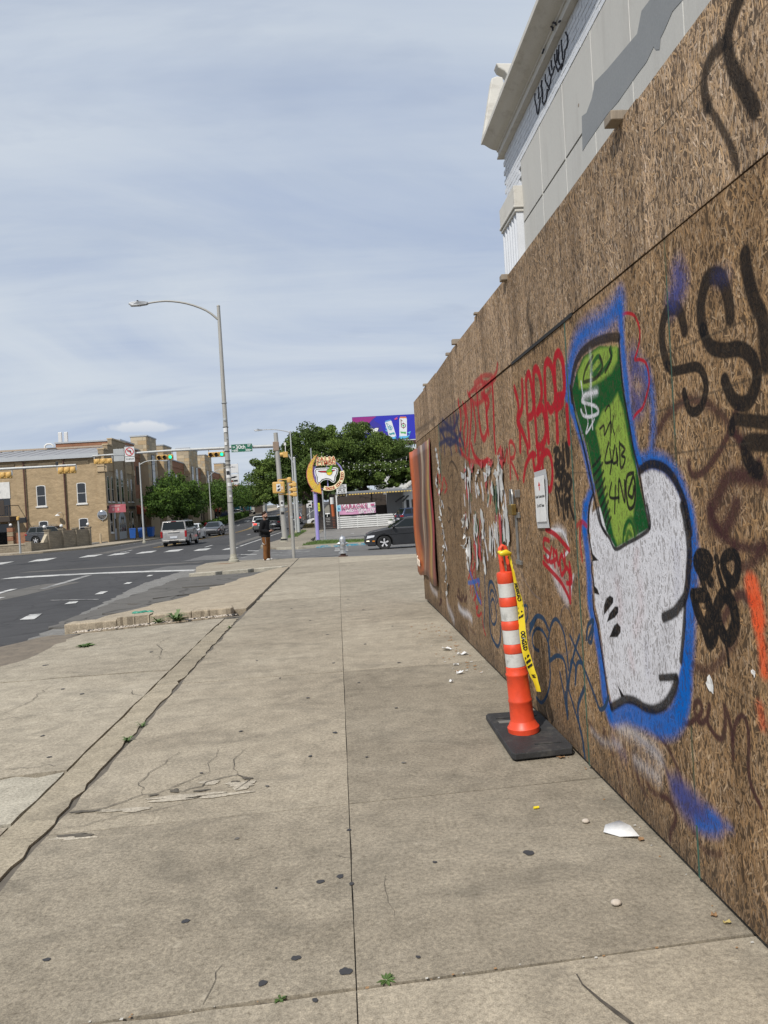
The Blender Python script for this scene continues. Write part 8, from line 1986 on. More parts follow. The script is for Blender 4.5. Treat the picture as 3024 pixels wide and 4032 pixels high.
for k in range(230):
    t_ = k / 230; 
    seg = gr_.random(); i = int(seg * 9); 
    o_ = arrow[i + 1] if i < 8 else arrow[8]; q_ = [arrow[17], arrow[17], arrow[16], arrow[16], arrow[15], arrow[14], arrow[13], arrow[12], arrow[11]][i]; a_ = gr_.uniform(.12, .88)
    x = o_[0] + (q_[0] - o_[0]) * a_ + gr_.uniform(-.03, .03); z = o_[1] + (q_[1] - o_[1]) * a_ + gr_.uniform(-.14, .14)
    X_, Z_ = S(x, z)
    b.add([(X_ - .022, -.238, Z_), (X_, -.25, Z_ - .02), (X_ + .022, -.238, Z_), (X_, -.25, Z_ + .02)], [(0, 1, 2, 3)])
o = b.build('bulbs', mat_plain('arrow_bulbs', (.72, .56, .16), .3), ar); o['kind'] = 'stuff'
b = MB(); K = 48; vs = []
pts = [(S(-.45 + .98 * math.cos(a), 3.70 + .98 * math.sin(a))[0], .02, S(0, 3.70 + .98 * math.sin(a))[1]) for a in [2 * math.pi * k / K for k in range(K + 1)]]
b.tube(pts, .05, 6, False); b.bar((0, .02, S(0, 3.3)[1]), (.3, .02, S(0, 3.3)[1]), .06); b.bar((.0, .02, S(0, 3.9)[1]), (.3, .02, S(0, 3.9)[1]), .06); b.bar((.85, .02, S(0, 2.75)[1]), (.85, .02, S(0, 4.4)[1]), .06); b.build('ring_frame', M_PURPLE, sg)
def letters(row, x0, x1, z, size, m_out, m_in):
    n = len(row)
    for i, ch in enumerate(row):
        x = x0 + (x1 - x0) * (i + .5) / n; X_, Z_ = S(x, z)
        q = text('letter', ch, size, m_out, (X_, -.13, Z_), sg, extrude=.03, offset=.034, sx=.95)
        text('letter_face', ch, size * .98, m_in, (0, -.038, 0), q, extrude=.004, offset=.006, sx=.95)
letters('SALSA', -1.16, .10, 4.73, .40, M_CREAMY, M_LETRED)
letters('LIMON', -1.20, .10, 4.46, .34, M_CREAMY, M_LETRED)
b = MB(); b.box(S(-1.18, 0)[0], S(.06, 0)[0], -.10, -.06, S(0, 4.36)[1], S(0, 4.86)[1]); b.build('letter_board', M_CREAMY, sg, bevel=.015)
bowl = [(-1.25, 4.02), (-1.22, 4.10), (-1.10, 4.13), (-.5, 4.12), (.05, 4.12), (.17, 4.07), (.19, 3.95), (.12, 3.72), (.02, 3.55), (-.02, 3.30), (-.10, 3.22), (-.20, 3.26), (-.34, 3.40), (-.58, 3.45), (-.82, 3.40), (-1.0, 3.22), (-1.12, 3.20), (-1.17, 3.30), (-1.15, 3.55), (-1.24, 3.80)]
b = MB(); b.prism([S(*p) for p in inset(bowl, -.05)], -.20, -.10, 'xz'); b.build('bowl_edge', M_WHITE, sg, bevel=.01)
b = MB(); b.prism([S(*p) for p in bowl], -.212, -.198, 'xz'); b.build('bowl_line', M_BLACK, sg)
b = MB(); b.prism([S(*p) for p in inset(bowl, .045)], -.222, -.210, 'xz'); b.build('bowl_face', M_WHITE, sg)
b = MB(); b.prism([S(*p) for p in [(-1.10, 3.96), (-1.06, 4.0), (-.5, 3.985), (.0, 4.02), (.06, 3.98), (-.1, 3.90), (-.5, 3.84), (-.9, 3.88)]], -.228, -.220, 'xz'); b.build('bowl_opening', M_BLACK, sg)
b = MB(); b.prism([S(*p) for p in [(-1.06, 3.96), (-.62, 3.965), (-.50, 3.95), (-.52, 3.86), (-.85, 3.89)]], -.234, -.226, 'xz'); b.build('salsa', M_CHILI, sg)
b = MB(); b.prism([S(*p) for p in [(-.12, 3.99), (.02, 4.0), (-.02, 3.95), (-.14, 3.92)]], -.234, -.226, 'xz'); b.build('salsa', M_CHILI, sg)
def disc(cx, cz, r, a0, a1, y0, y1, m, nm, sx=1.0, rot=0.0):
    b = MB(); P = []
    for k in range(19):
        a = a0 + (a1 - a0) * k / 18; u, v = r * sx * math.cos(a), r * math.sin(a); P.append(S(cx + u * math.cos(rot) - v * math.sin(rot), cz + u * math.sin(rot) + v * math.cos(rot)))
    b.prism(P, y0, y1, 'xz'); return b.build(nm, m, sg)
disc(-.35, 3.88, .205, 0, 2 * math.pi * .999, -.242, -.230, M_BLACK, 'lime_line'); disc(-.35, 3.88, .18, 0, math.pi, -.250, -.240, M_LIME, 'lime'); disc(-.35, 3.86, .18, math.pi, 2 * math.pi, -.250, -.240, M_LIMEY, 'lime_slice')
disc(-.23, 4.17, .17, 0, 2 * math.pi * .999, -.244, -.236, M_BLACK, 'leaf_line', .55, -.5); disc(-.23, 4.17, .145, 0, 2 * math.pi * .999, -.250, -.243, M_LIME, 'leaf', .50, -.5)
arc = []; K = 20; C_ = (-.42, 3.72)
for rr in (1.06, .78):
    for k in range(K + 1):
        a = R(-112 + (112 + 12) * k / K); a = a if rr > 1 else R(-112 + 124 * (K - k) / K); arc.append((C_[0] + rr * math.cos(a), C_[1] + rr * math.sin(a)))
b = MB(); b.prism([S(*p) for p in arc], -.18, -.10, 'xz'); b.build('arc_board', M_CREAMY, sg, bevel=.02)
msg = 'TACOS CON TODO'
for i, ch in enumerate(msg):
    if ch == ' ': continue
    a = R(-104 + 110 * (i + .3) / len(msg)); X_, Z_ = S(C_[0] + .92 * math.cos(a), C_[1] + .92 * math.sin(a))
    me = text_mesh(ch, .235, M_LETRED, .006, .008); me.transform(FACE_CAM @ Matrix.Rotation(a + R(90), 4, 'Z')); link('letter', me, sg, (X_, -.188, Z_))
for lab, x, y, h, r in (('thin grey post just behind the purple sign pole', -.86, 49.5, 3.2, .05), ('slim pale pole rising behind the yellow arrow', -1.52, 52, 6.2, .045)):
    t = thing('post', lab, 'post', (x, y, T(y))); b = MB(); b.tube([(0, 0, 0), (0, 0, h)], r, 8); b.build('pole', M_GALV, t, smooth=50)
    b = MB(); b.lathe([(r * 1.8, 0), (r * 1.8, .02), (r, .04)], 8); b.build('foot', M_GALV, t)
sp = thing('speed_sign', 'white road sign with a dark blotchy print on a stickered post up the road', 'traffic sign', (-3.6, 101, T(101)))
b = MB(); b.tube([(0, 0, 0), (0, 0, 3.0)], .07, 8); b.build('post', M_POLE2, sp); b = MB(); b.box(-.36, .36, -.11, -.08, 2.22, 3.12); q = b.build('plate', M_SIGNWHITE, sp, bevel=.01)
b = MB(); b.prism([(-.24, 2.32), (-.10, 2.40), (-.05, 2.58), (.06, 2.66), (.24, 2.60), (.26, 2.44), (.12, 2.36), (.05, 2.44), (-.06, 2.34)], -.116, -.109, 'xz'); b.build('print', M_BLACK, sp)
b = MB(); b.box(-.22, .14, -.116, -.109, 2.86, 2.98); b.build('print', M_BLACK, sp)
for z in (.6, 1.1, 1.7): sticker(sp, z, -1.5, .12, .2, .075, M_SIGNWHITE)

# ------------------------------------------------------------------ restaurant with pergola, fence and banner
M_WPAINT = mat_worn('worn_white_paint', (.62, .62, .60), .05, 3, .7, dirt=(.40, .38, .35))
M_DKSLAT = mat_worn('black_stained_slat', (.022, .018, .017), .3, 4, .75)
wf = thing('slatted_fence', 'white horizontal slatted fence in front of the restaurant patio', 'fence', (-.04, 75, -.55))
for k in range(6):
    b = MB(); z = .05 + k * .20; b.box(0, 5.9, -.02, .02, z, z + .148); o = b.build('slat', M_WPAINT, wf, loc=(gr_.uniform(-.02, .02), 0, 0))
for x in (.06, 2.0, 3.95, 5.85): b = MB(); b.box(x - .05, x + .05, .022, .10, 0, 1.24); b.build('post', M_WPAINT, wf)
b = MB(); b.box(.1, 5.8, .11, .14, .0, 1.2); b.build('backing', M_DKSLAT, wf)
bf = thing('slatted_fence', 'black horizontal slatted fence left of the white one under the oaks', 'fence', (-1.85, 75.3, -.55))
for k in range(8):
    b = MB(); z = .04 + k * .155; b.box(0, 1.78, -.02, .02, z, z + .13); b.build('slat', M_DKSLAT, bf)
for x in (.05, 1.7): b = MB(); b.box(x - .05, x + .05, .022, .10, 0, 1.3); b.build('post', M_DKSLAT, bf)
rest = thing('restaurant', 'small white stucco restaurant with a gabled tile roof beside the patio', 'restaurant', (6.8, 77.5, -.55))
M_WSTUC = mat_worn('white_stucco', (.60, .60, .58), .06, 1.5, .8, dirt=(.48, .47, .45), coord='World'); M_TILE = mat_worn('pale_roof_tile', (.50, .48, .44), .15, 3, .8)
M_GREYST = mat_worn('grey_stucco', (.36, .36, .355), .08, 1.2, .85, coord='World')
b = MB(); b.box(-1.55, 1.6, 1.5, 9, 0, 3.85); b.build('wall', M_GREYST, rest)
b = MB(); b.prism([(.0, 0), (3.0, 0), (3.0, 3.35), (1.5, 4.45), (.0, 3.4)], -.6, 1.498, 'xz'); b.build('gable_wall', M_WSTUC, rest)
b = MB(); b.add([(-.2, -.8, 3.38), (1.5, -.8, 4.62), (1.5, 8, 4.62), (-.2, 8, 3.38), (-.2, -.8, 3.25), (1.5, -.8, 4.48), (1.5, 8, 4.48), (-.2, 8, 3.25)], [(0, 1, 2, 3), (7, 6, 5, 4), (0, 4, 5, 1), (1, 5, 6, 2), (2, 6, 7, 3), (3, 7, 4, 0)])
b.add([(3.2, -.8, 3.38), (3.2, 8, 3.38), (1.5, 8, 4.62), (1.5, -.8, 4.62), (3.2, -.8, 3.25), (3.2, 8, 3.25), (1.5, 8, 4.48), (1.5, -.8, 4.48)], [(0, 1, 2, 3), (7, 6, 5, 4), (0, 4, 5, 1), (1, 5, 6, 2), (2, 6, 7, 3), (3, 7, 4, 0)]); rf = b.build('roof', M_TILE, rest)
for k in range(9):
    t_ = k / 8; b = MB(); b.tube([(-.2 + 1.7 * t_, -.95, 3.40 + 1.24 * t_), (-.2 + 1.7 * t_, -.4, 3.44 + 1.24 * t_)], .13, 8); b.build('tile', M_TILE, rf, smooth=50)
for x0, x1 in ((.25, .55), (.8, 1.0)): b = MB(); b.box(x0, x1, -.63, -.598, .3, 2.5); b.build('window', M_SIGDARK, rest)
b = MB(); b.box(-6.4, -1.56, 2.5, 6, 0, 3.2); b.build('patio_back', M_DKBROWN, rest)
b = MB(); b.bar((.1, -.55, 2.9), (-.9, -1.9, 2.35), .12); b.bar((.5, -.62, 2.9), (-.2, -1.9, 2.35), .12); b.build('brace', M_SIGDARK, rest)
pg = thing('pergola', 'grey roofed patio canopy edged with a row of yellow bulbs', 'canopy', (-.04, 75.2, -.55))
b = MB(); b.add([(0, -.3, 3.36), (7.6, -.3, 3.42), (7.6, 3.6, 3.62), (0, 3.6, 3.56), (0, -.3, 3.48), (7.6, -.3, 3.54), (7.6, 3.6, 3.74), (0, 3.6, 3.68)], [(0, 3, 2, 1), (4, 5, 6, 7), (0, 1, 5, 4), (1, 2, 6, 5), (2, 3, 7, 6), (3, 0, 4, 7)]); b.build('roof', mat_worn('dark_grey_canopy', (.16, .165, .17), .1, 2, .7), pg)
for x, y in ((.05, -.2), (3.7, 3.4), (7.3, 3.4), (.1, 3.4)): b = MB(); b.box(x - .06, x + .06, y - .06, y + .06, 0, 3.36); b.build('post', M_WPAINT if y < 0 else M_DKBROWN, pg)
M_BULBY = mat_plain('yellow_bulb', (.70, .48, .12), .3)
for k in range(26): b = MB(); x = .25 + k * .285; b.box(x - .09, x + .09, -.34, -.302, 3.25 + .0075 * x, 3.34 + .0075 * x); b.build('bulb', M_BULBY, pg)
kb = thing('banner', 'pink and white KARAOKE banner hung across the patio', 'banner', (2.0, 74.85, 1.35))
M_PINK = mat_worn('pink_banner', (.55, .27, .42), .05, 1.2, .6); M_PINKL = mat_plain('pink_letters', (.42, .10, .20), .6); M_BANW = mat_worn('white_banner', (.66, .62, .65), .05, 1, .6)
def bs_(x, z): return (x, z + .02 * x * 0)
b = MB(); vs = [(-1.80 + 3.6 * i / 12, .05 * math.sin(i * 1.1) + .02 * j, (.52 if j == 3 else .02 if j == 2 else .0 if j == 1 else -.5) - .05 * math.sin(math.pi * i / 12) - (.04 * (12 - i) / 12 if j == 3 else 0)) for j in range(4) for i in range(13)]
b.add(vs[:26], [(i, i + 1, i + 14, i + 13) for i in range(12)]); q = b.build('lower_cloth', M_PINK, kb, fix=False)
b = MB(); b.add(vs[26:], [(i, i + 1, i + 14, i + 13) for i in range(12)]); b.build('upper_cloth', M_BANW, kb, fix=False)
k_ = dict(extrude=.004, offset=.014)
text('lettering', 'KARAOKE', .62, M_PINKL, (-.28, -.06, .20), kb, sx=.93, **k_); text('lettering', 'WED - THUR - FRI', .34, M_WHITE, (.28, -.06, -.19), kb, sx=1.06, extrude=.004, offset=.008); text('lettering', '6PM - CLOSE', .27, M_WHITE, (.88, -.06, -.42), kb, sx=1.0, extrude=.004, offset=.006)
b = MB(); b.prism([(1.32, .38), (1.72, .40), (1.70, .22), (1.62, .16), (1.56, .2), (1.48, .2), (1.42, .14), (1.34, .22)], -.06, -.05, 'xz'); b.build('emblem', M_PINKL, kb)
rd = thing('readerboard', 'white changeable letter board above the corner of the patio canopy', 'sign', (.57, 74.6, 2.9))
b = MB(); b.box(-.5, .5, 0, .12, 0, .90); b.build('board', M_SIGNWHITE, rd, bevel=.01); b = MB(); b.box(-.53, .53, -.02, .14, .90, .94); b.build('top_trim', M_SIGDARK, rd); b = MB(); b.bar((-.45, .06, -.02), (-.45, .06, -.3), .06); b.bar((.45, .06, -.02), (.45, .06, -.3), .06); b.build('leg', M_GALV, rd)
for s, z in (('-TORTAS-', .74), ('& KARAOKE!', .54), ('WED - FRI', .34), ('6P - CLOSE', .14)): text('lettering', s, .20, M_BLACK, (0, -.008, z), rd, extrude=.002, offset=.006, sx=.75)
bs2 = thing('parking_sign', 'light blue accessible parking sign on a post before the white fence', 'sign', (.20, 72.5, T(72.5)))
b = MB(); b.tube([(0, 0, 0), (.0, 0, 2.3)], .04, 8); b.build('post', M_GALV, bs2); b = MB(); b.box(-.20, .20, -.07, -.045, 1.72, 2.30); b.build('plate', mat_plain('light_blue_plate', (.25, .50, .62), .5), bs2); b = MB(); b.lathe([(.04, -.076), (.09, -.076), (.09, -.07), (.04, -.07)], 14, (0, 0, 1.95), 'y'); b.bar((0, -.074, 1.98), (0, -.074, 2.12), .03, .005, (0, 1, 0)); b.build('symbol', mat_plain('dark_blue_print', (.03, .10, .22), .5), bs2)
npot = thing('planter', 'white planter pot with green plant at the right end of the white fence', 'planter', (5.2, 74.3, -.56)); b = MB(); b.lathe([(.18, 0), (.30, .15), (.33, .40), (.28, .52), (.30, .56), (.25, .56), (.22, .48), (0, .48)], 14); b.build('pot', M_WPAINT, npot, smooth=50)
b = MB()
for k in range(60):
    a = gr_.uniform(0, 6.28); r = gr_.uniform(.02, .28); l = gr_.uniform(.12, .3); b.add([(r * math.cos(a) * .5 - .02, r * math.sin(a) * .5, .48), (r * math.cos(a) * .5 + .02, r * math.sin(a) * .5, .48), (r * math.cos(a), r * math.sin(a), .48 + l)], [(0, 1, 2)])
b.build('plant', M_WEED, npot, fix=False)
op = thing('post', 'rust orange round post under the oak by the patio', 'post', (-.41, 80, T(80))); b = MB(); b.tube([(.08, 0, 0), (-.05, 0, 2.8)], .17, 10); b.build('pole', mat_plain('rust_orange_paint', (.40, .10, .03), .6), op, smooth=50); b = MB(); b.lathe([(.2, 2.5), (.2, 3.2)], 10, (-.05, 0, 0)); b.build('cap', M_WPAINT, op)
ne = thing('window_sign', 'vertical yellow green lettered sign behind the purple pole', 'sign', (-1.76, 74.6, T(74.6))); b = MB(); b.box(-.12, .12, 0, .06, 1.85, 2.65); b.build('board', mat_plain('lime_yellow_board', (.62, .66, .02), .5), ne); b = MB(); b.bar((0, .03, 0), (0, .03, 1.85), .05); b.build('post', M_SIGDARK, ne)
for z0, z1, x0, x1 in ((2.44, 2.50, -.08, .04), (2.30, 2.38, -.02, .09), (2.16, 2.20, -.09, .06), (2.02, 2.08, -.05, .09)): b = MB(); b.box(x0, x1, -.008, 0, z0, z1); b.build('print', M_BLACK, ne)
sl = thing('string_lights', 'strings of white bulbs hung in front of the oak crowns', 'string lights', (0, 78, 0)); bm1 = MB(); bm1.ball((0, 0, 0), .042, 6, 4); me_bulb = bm1.mesh('bulb', mat_plain('frosted_bulb', (.70, .69, .64), .3))
nb_ = 0
for (a, c, sag) in (((-1.2, -.4, 7.0), (4.6, -.6, 6.2), .9), ((4.6, -.6, 6.2), (8.5, -.4, 6.6), .3), ((-1.2, -.5, 7.3), (8.5, -.3, 6.9), 1.3), ((-.6, -.3, 6.3), (7.8, -.5, 5.6), .7)):
    L_ = math.dist(a, c); n = int(L_ / .52); pts = []
    for k in range(n + 1):
        t_ = k / n; p = [a[i] + (c[i] - a[i]) * t_ for i in range(3)]; p[2] -= sag * 4 * t_ * (1 - t_); pts.append(tuple(p))
        link('bulb', me_bulb, sl, (p[0], p[1], p[2] - .13))
    b = MB(); b.tube(pts, .012, 4); b.build('cable', M_SIGDARK, sl)

# ------------------------------------------------------------------ billboard
bb = thing('billboard', 'blue and magenta energy drink billboard rising over the oak trees', 'billboard', (3.1, 115, 0))
M_BBLUE = mat_plain('billboard_blue', (.035, .028, .30), .5); M_BVIO = mat_plain('billboard_violet', (.065, .02, .25), .5); M_BMAG = mat_plain('billboard_magenta', (.27, .02, .19), .5); M_BIND = mat_plain('billboard_indigo', (.02, .025, .40), .5)
b = MB(); b.box(0, 14.6, 0, .3, 11.3, 15.05); b.build('board', M_BBLUE, bb)
b = MB(); b.prism([(.02, 13.7), (.45, 13.6), (1.0, 13.75), (2.0, 13.7), (2.6, 14.1), (3.1, 14.6), (3.7, 15.0), (.02, 15.0)], -.012, -.002, 'xz'); b.build('print_shape', M_BMAG, bb)
b = MB(); b.prism([(.02, 12.1), (.6, 12.0), (1.2, 11.4), (.02, 11.35)], -.012, -.002, 'xz'); b.build('print_shape', M_BMAG, bb)
b = MB(); b.prism([(3.0, 15.0), (3.5, 14.2), (4.3, 13.7), (4.6, 12.8), (5.4, 12.4), (5.6, 11.35), (14.5, 11.35), (14.5, 15.0)], -.008, -.003, 'xz'); b.build('print_shape', M_BIND, bb)
b = MB(); b.prism([(3.2, 11.4), (3.4, 12.3), (4.1, 12.9), (4.9, 12.2), (5.0, 11.4)], -.018, -.009, 'xz'); b.build('print_shape', M_BVIO, bb)
q = text('lettering', 'bang', 1.25, M_BLACK, (2.55, -.02, 13.0), bb, extrude=.006, offset=.11, sx=1.1); text('lettering', 'bang', 1.25, M_WHITE, (2.55, -.034, 13.0), bb, extrude=.006, offset=.05, sx=1.1)
M_CANW = mat_plain('can_print_white', (.66, .68, .70), .4); M_CANB = mat_plain('can_print_blue', (.10, .28, .55), .4); M_CANO = mat_plain('can_print_orange', (.60, .17, .06), .4); M_TEAL = mat_plain('teal_print', (.02, .28, .33), .5); M_LGREEN = mat_plain('green_print', (.08, .38, .10), .5); M_MAROON = mat_plain('maroon_print', (.16, .02, .02), .5)
def can(x, z0, h, w, rot, cap, dark, letter):
    def Q(u, v, y0, y1, P, nm, m, par=bb):
        c, s = math.cos(rot), math.sin(rot); b = MB(); b.prism([(x + p * c - q_ * s, z0 + p * s + q_ * c) for p, q_ in P], y0, y1, 'xz'); return b.build(nm, m, par)
    Q(0, 0, -.03, -.01, [(-w * .38, h), (w * .38, h), (w * .46, h * .93), (-w * .46, h * .93)], 'can_top', cap)
    Q(0, 0, -.03, -.01, [(-w * .46, h * .929), (w * .46, h * .929), (w * .5, h * .86), (w * .5, .06 * h), (w * .42, 0), (-w * .42, 0), (-w * .5, .06 * h), (-w * .5, h * .86)], 'can_body', M_CANW)
    Q(0, 0, -.042, -.028, [(-w * .5, h * .08), (-w * .1, h * .02), (w * .5, h * .10), (w * .42, 0), (-w * .42, 0)], 'can_foot', cap)
    def ringp(cx, cz, r0, r1, m, y0, y1, n=24):
        c, s = math.cos(rot), math.sin(rot); b = MB(); vs = []
        for y in (y0,):
            for r in (r0, r1):
                for k in range(n): a = 2 * math.pi * k / n; p, q_ = cx + r * math.cos(a), cz + r * math.sin(a); vs.append((x + p * c - q_ * s, y, z0 + p * s + q_ * c))
        b.add(vs, [(k, (k + 1) % n, n + (k + 1) % n, n + k) for k in range(n)]); b.build('emblem_ring', m, bb, fix=False)
    ringp(.03, h * .58, w * .24, w * .32, dark, -.046, -.046); ringp(.03, h * .58, 0.001, w * .13, letter, -.048, -.048)
    Q(0, 0, -.047, -.044, [(-w * .34, h * .88), (-w * .26, h * .88), (-w * .20, h * .58), (-w * .28, h * .58)], 'emblem_stem', dark)
    Q(0, 0, -.047, -.044, [(-w * .34, h * .88), (-w * .05, h * .80), (-w * .08, h * .78), (-w * .33, h * .84)], 'emblem_arm', dark)
    for dx, dz, ww, hh in ((.03, h * .58 + w * .3, .04, .12), (.03, h * .58 - w * .3, .04, .12)): Q(0, 0, -.049, -.046, [(dx - ww, dz - hh), (dx + ww, dz - hh), (dx + ww, dz + hh), (dx - ww, dz + hh)], 'emblem_tick', dark)
    me = text_mesh('bang', .42, letter, .004, .03); me.transform(FACE_CAM @ Matrix.Rotation(rot, 4, 'Z')); c, s = math.cos(rot), math.sin(rot); link('lettering', me, bb, (x - h * .27 * s, -.045, z0 + h * .27 * c))
can(6.05, 11.55, 2.85, 1.05, R(14), M_CANB, M_TEAL, M_TEAL); can(7.55, 11.5, 3.25, 1.15, R(-3), M_CANO, M_MAROON, M_LGREEN)
M_SPLASH = mat_plain('splash_blue', (.10, .42, .66), .4)
for P in ([(4.9, 13.3), (5.25, 13.05), (5.1, 12.95)], [(4.85, 12.9), (5.3, 12.75), (5.1, 12.6)], [(5.3, 11.8), (5.0, 11.5), (5.8, 11.45), (6.6, 11.5), (6.2, 11.75)], [(6.9, 11.8), (7.0, 11.4), (8.5, 11.4), (8.3, 11.8)], [(8.2, 12.3), (8.75, 12.5), (8.6, 12.1)], [(8.25, 11.9), (8.6, 12.0), (8.45, 11.7)]):
    b = MB(); b.prism(P, -.055, -.05, 'xz'); b.build('splash', M_SPLASH, bb)
b = MB(); b.prism([(6.35, 14.45), (6.9, 14.8), (6.75, 14.55), (6.95, 14.5), (6.5, 14.3)], -.055, -.05, 'xz'); b.build('splash', mat_plain('splash_pink', (.60, .08, .22), .4), bb)
b = MB(); b.box(2.2, 14.6, -.6, .5, 10.55, 11.1); b.build('catwalk', mat_plain('dark_maroon_steel', (.05, .015, .018), .6), bb); b = MB(); b.tube([(7.2, .6, -.6), (7.2, .6, 12)], .45, 12); b.build('post', M_GALV, bb)
wb2 = thing('building', 'pale building glimpsed under the billboard behind the oaks', 'building', (10.5, 112, T(112))); b = MB(); b.box(-4, 14, 0, 8, 0, 9.6); b.build('wall', M_WSTUC, wb2); b = MB(); b.box(-4.2, 14.2, -.2, 8.2, 9.603, 9.9); b.build('parapet', M_TILE, wb2)
dk = thing('brick_block', 'dark shaded low building behind the patio under the oaks', 'building', (-.8, 84.5, T(84))); b = MB(); b.box(0, 7.4, 0, 6, 0, 3.6); b.build('wall', M_DKBROWN, dk); b = MB(); b.box(.6, 1.6, -.04, 0, 0, 2.2); b.build('door', M_SIGDARK, dk)

# ------------------------------------------------------------------ trees
def mat_leaf(name, c):
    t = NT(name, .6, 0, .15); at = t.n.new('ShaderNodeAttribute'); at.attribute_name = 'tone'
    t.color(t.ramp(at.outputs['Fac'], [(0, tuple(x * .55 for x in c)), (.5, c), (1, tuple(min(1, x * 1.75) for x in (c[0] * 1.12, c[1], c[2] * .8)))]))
    return t.m
M_OAK = mat_leaf('oak_leaf', (.072, .112, .026)); M_STREETLEAF = mat_leaf('street_tree_leaf', (.058, .106, .02)); M_FARLEAF = mat_leaf('far_leaf', (.06, .09, .035))
M_BARK = mat_worn('grey_brown_bark', (.10, .08, .06), .3, 6, .9, stretch=(4, 4, .7), bump=.5)
def crown(name, lobes, n, size, mat, parent, seed, droop=.0):
    r = np.random.default_rng(seed); sub = []
    vol = np.array([a * b_ * c for _, (a, b_, c) in lobes]) ** .67; vol /= vol.sum()
    for k, (c, rad) in enumerate(lobes):
        m = max(8, int(vol[k] * 300)); d = r.normal(size=(m, 3)); d /= np.linalg.norm(d, axis=1)[:, None]
        rr = r.uniform(.25, 1.05, m) ** .6
        p = np.array(c) + d * np.array(rad) * rr[:, None]; sub.append(np.c_[p, r.uniform(.5, 1.1, m) * min(rad) * .36, r.uniform(0, 1, m)])
    sub = np.concatenate(sub); k = r.integers(0, len(sub), n)
    d = r.normal(size=(n, 3)); d /= np.linalg.norm(d, axis=1)[:, None]
    P = sub[k, :3] + d * (sub[k, 3] * r.uniform(.25, 1.15, n) ** .5)[:, None] * np.array((1.15, 1.15, .8))
    a = r.normal(size=(n, 3)); a[:, 2] *= .6; a /= np.linalg.norm(a, axis=1)[:, None]
    u = np.cross(a, r.normal(size=(n, 3))); u /= np.linalg.norm(u, axis=1)[:, None]; v = np.cross(a, u)
    s = size * r.uniform(.5, 1.35, n)[:, None]
    V = np.stack([P - u * s, P - v * s * .55, P + u * s, P + v * s * .55], 1).reshape(-1, 3)
    me = bpy.data.meshes.new(name); me.vertices.add(4 * n); me.vertices.foreach_set('co', V.ravel().astype(np.float32))
    me.loops.add(4 * n); me.loops.foreach_set('vertex_index', np.arange(4 * n, dtype=np.int32)); me.polygons.add(n); me.polygons.foreach_set('loop_start', np.arange(0, 4 * n, 4, dtype=np.int32)); me.polygons.foreach_set('loop_total', np.full(n, 4, np.int32))
    me.update(calc_edges=True); me.materials.append(mat)
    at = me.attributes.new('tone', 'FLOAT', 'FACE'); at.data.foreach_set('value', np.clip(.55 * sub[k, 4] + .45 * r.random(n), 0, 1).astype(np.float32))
    return link(name, me, parent)
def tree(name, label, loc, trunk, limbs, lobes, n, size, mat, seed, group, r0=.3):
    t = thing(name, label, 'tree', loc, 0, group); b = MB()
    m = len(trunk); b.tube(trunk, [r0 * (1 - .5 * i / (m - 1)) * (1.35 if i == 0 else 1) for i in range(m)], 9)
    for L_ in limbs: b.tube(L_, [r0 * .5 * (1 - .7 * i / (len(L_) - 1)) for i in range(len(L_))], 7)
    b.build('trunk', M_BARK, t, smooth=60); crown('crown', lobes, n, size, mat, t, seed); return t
OAKS = 'large oaks around the restaurant'
tree('oak_tree', 'large dark green oak spreading behind the taco sign and signal pole', (-1.8, 86, T(86)), [(0, 0, 0), (.1, 0, 1.6), (-.1, .1, 3.0), (-.4, 0, 4.6)], [[(-.1, 0, 2.6), (-2.2, -.4, 4.4), (-4.2, -.5, 5.6)], [(-.1, 0, 2.8), (1.6, .3, 4.6), (3.0, 0, 6.8)], [(-.3, 0, 4), (-.8, 1, 6.6), (-.5, 1.4, 8.6)]],
     [((-5.0, 0, 6.0), (2.7, 3.2, 2.6)), ((-3.0, .5, 8.3), (2.4, 3.2, 2.3)), ((.2, .3, 9.0), (2.9, 3.4, 2.6)), ((-1.2, -.8, 6.4), (3.4, 3.2, 2.6)), ((-5.2, -.5, 4.2), (2.0, 2.4, 1.5)), ((2.3, 0, 7.0), (2.6, 3, 2.7)), ((-3.2, -1.6, 4.4), (2.3, 2.2, 1.3)), ((-1.0, -.8, 3.7), (1.4, 2, .9))], 95000, .125, M_OAK, 41, OAKS, .42)
tree('oak_tree', 'large oak behind the patio canopy below the billboard', (4.6, 89, T(89)), [(0, 0, 0), (-.2, 0, 1.8), (-.9, 0, 3.6), (-1.6, 0, 5.2)], [[(-.3, 0, 2.4), (1.8, -.2, 4.0), (3.6, -.4, 5.6)], [(-.8, 0, 3.4), (-2.6, 0, 4.8), (-4.0, .2, 6.2)], [(-1.3, 0, 4.6), (-.8, .5, 7), (-.4, .6, 9)]],
     [((-1.8, 0, 8.8), (3.0, 3.4, 2.9)), ((1.2, .3, 7.9), (3.1, 3.4, 2.6)), ((3.6, 0, 6.6), (2.4, 3, 2.4)), ((-3.6, -.5, 6.8), (2.8, 3, 2.4)), ((.3, -1.2, 5.9), (3.6, 3, 1.9)), ((4.4, -.6, 5.3), (1.7, 2.4, 1.5)), ((-2.6, -1.2, 5.0), (2.4, 2.4, 1.2)), ((1.9, -1.4, 4.7), (1.5, 2, .9))], 95000, .125, M_OAK, 43, OAKS, .45)
tree('oak_tree', 'paler oak further back between the large oak and the road', (-5.2, 120, T(120)), [(0, 0, 0), (.2, 0, 2.5), (0, 0, 4.5)], [[(.1, 0, 2.5), (1.5, 0, 4.5)]], [((.3, 0, 6.8), (2.9, 3, 2.4)), ((1.8, 0, 5.2), (2.4, 3, 2.0)), ((-.6, 0, 5.0), (1.6, 2, 1.3))], 5000, .26, M_OAK, 47, OAKS, .35)
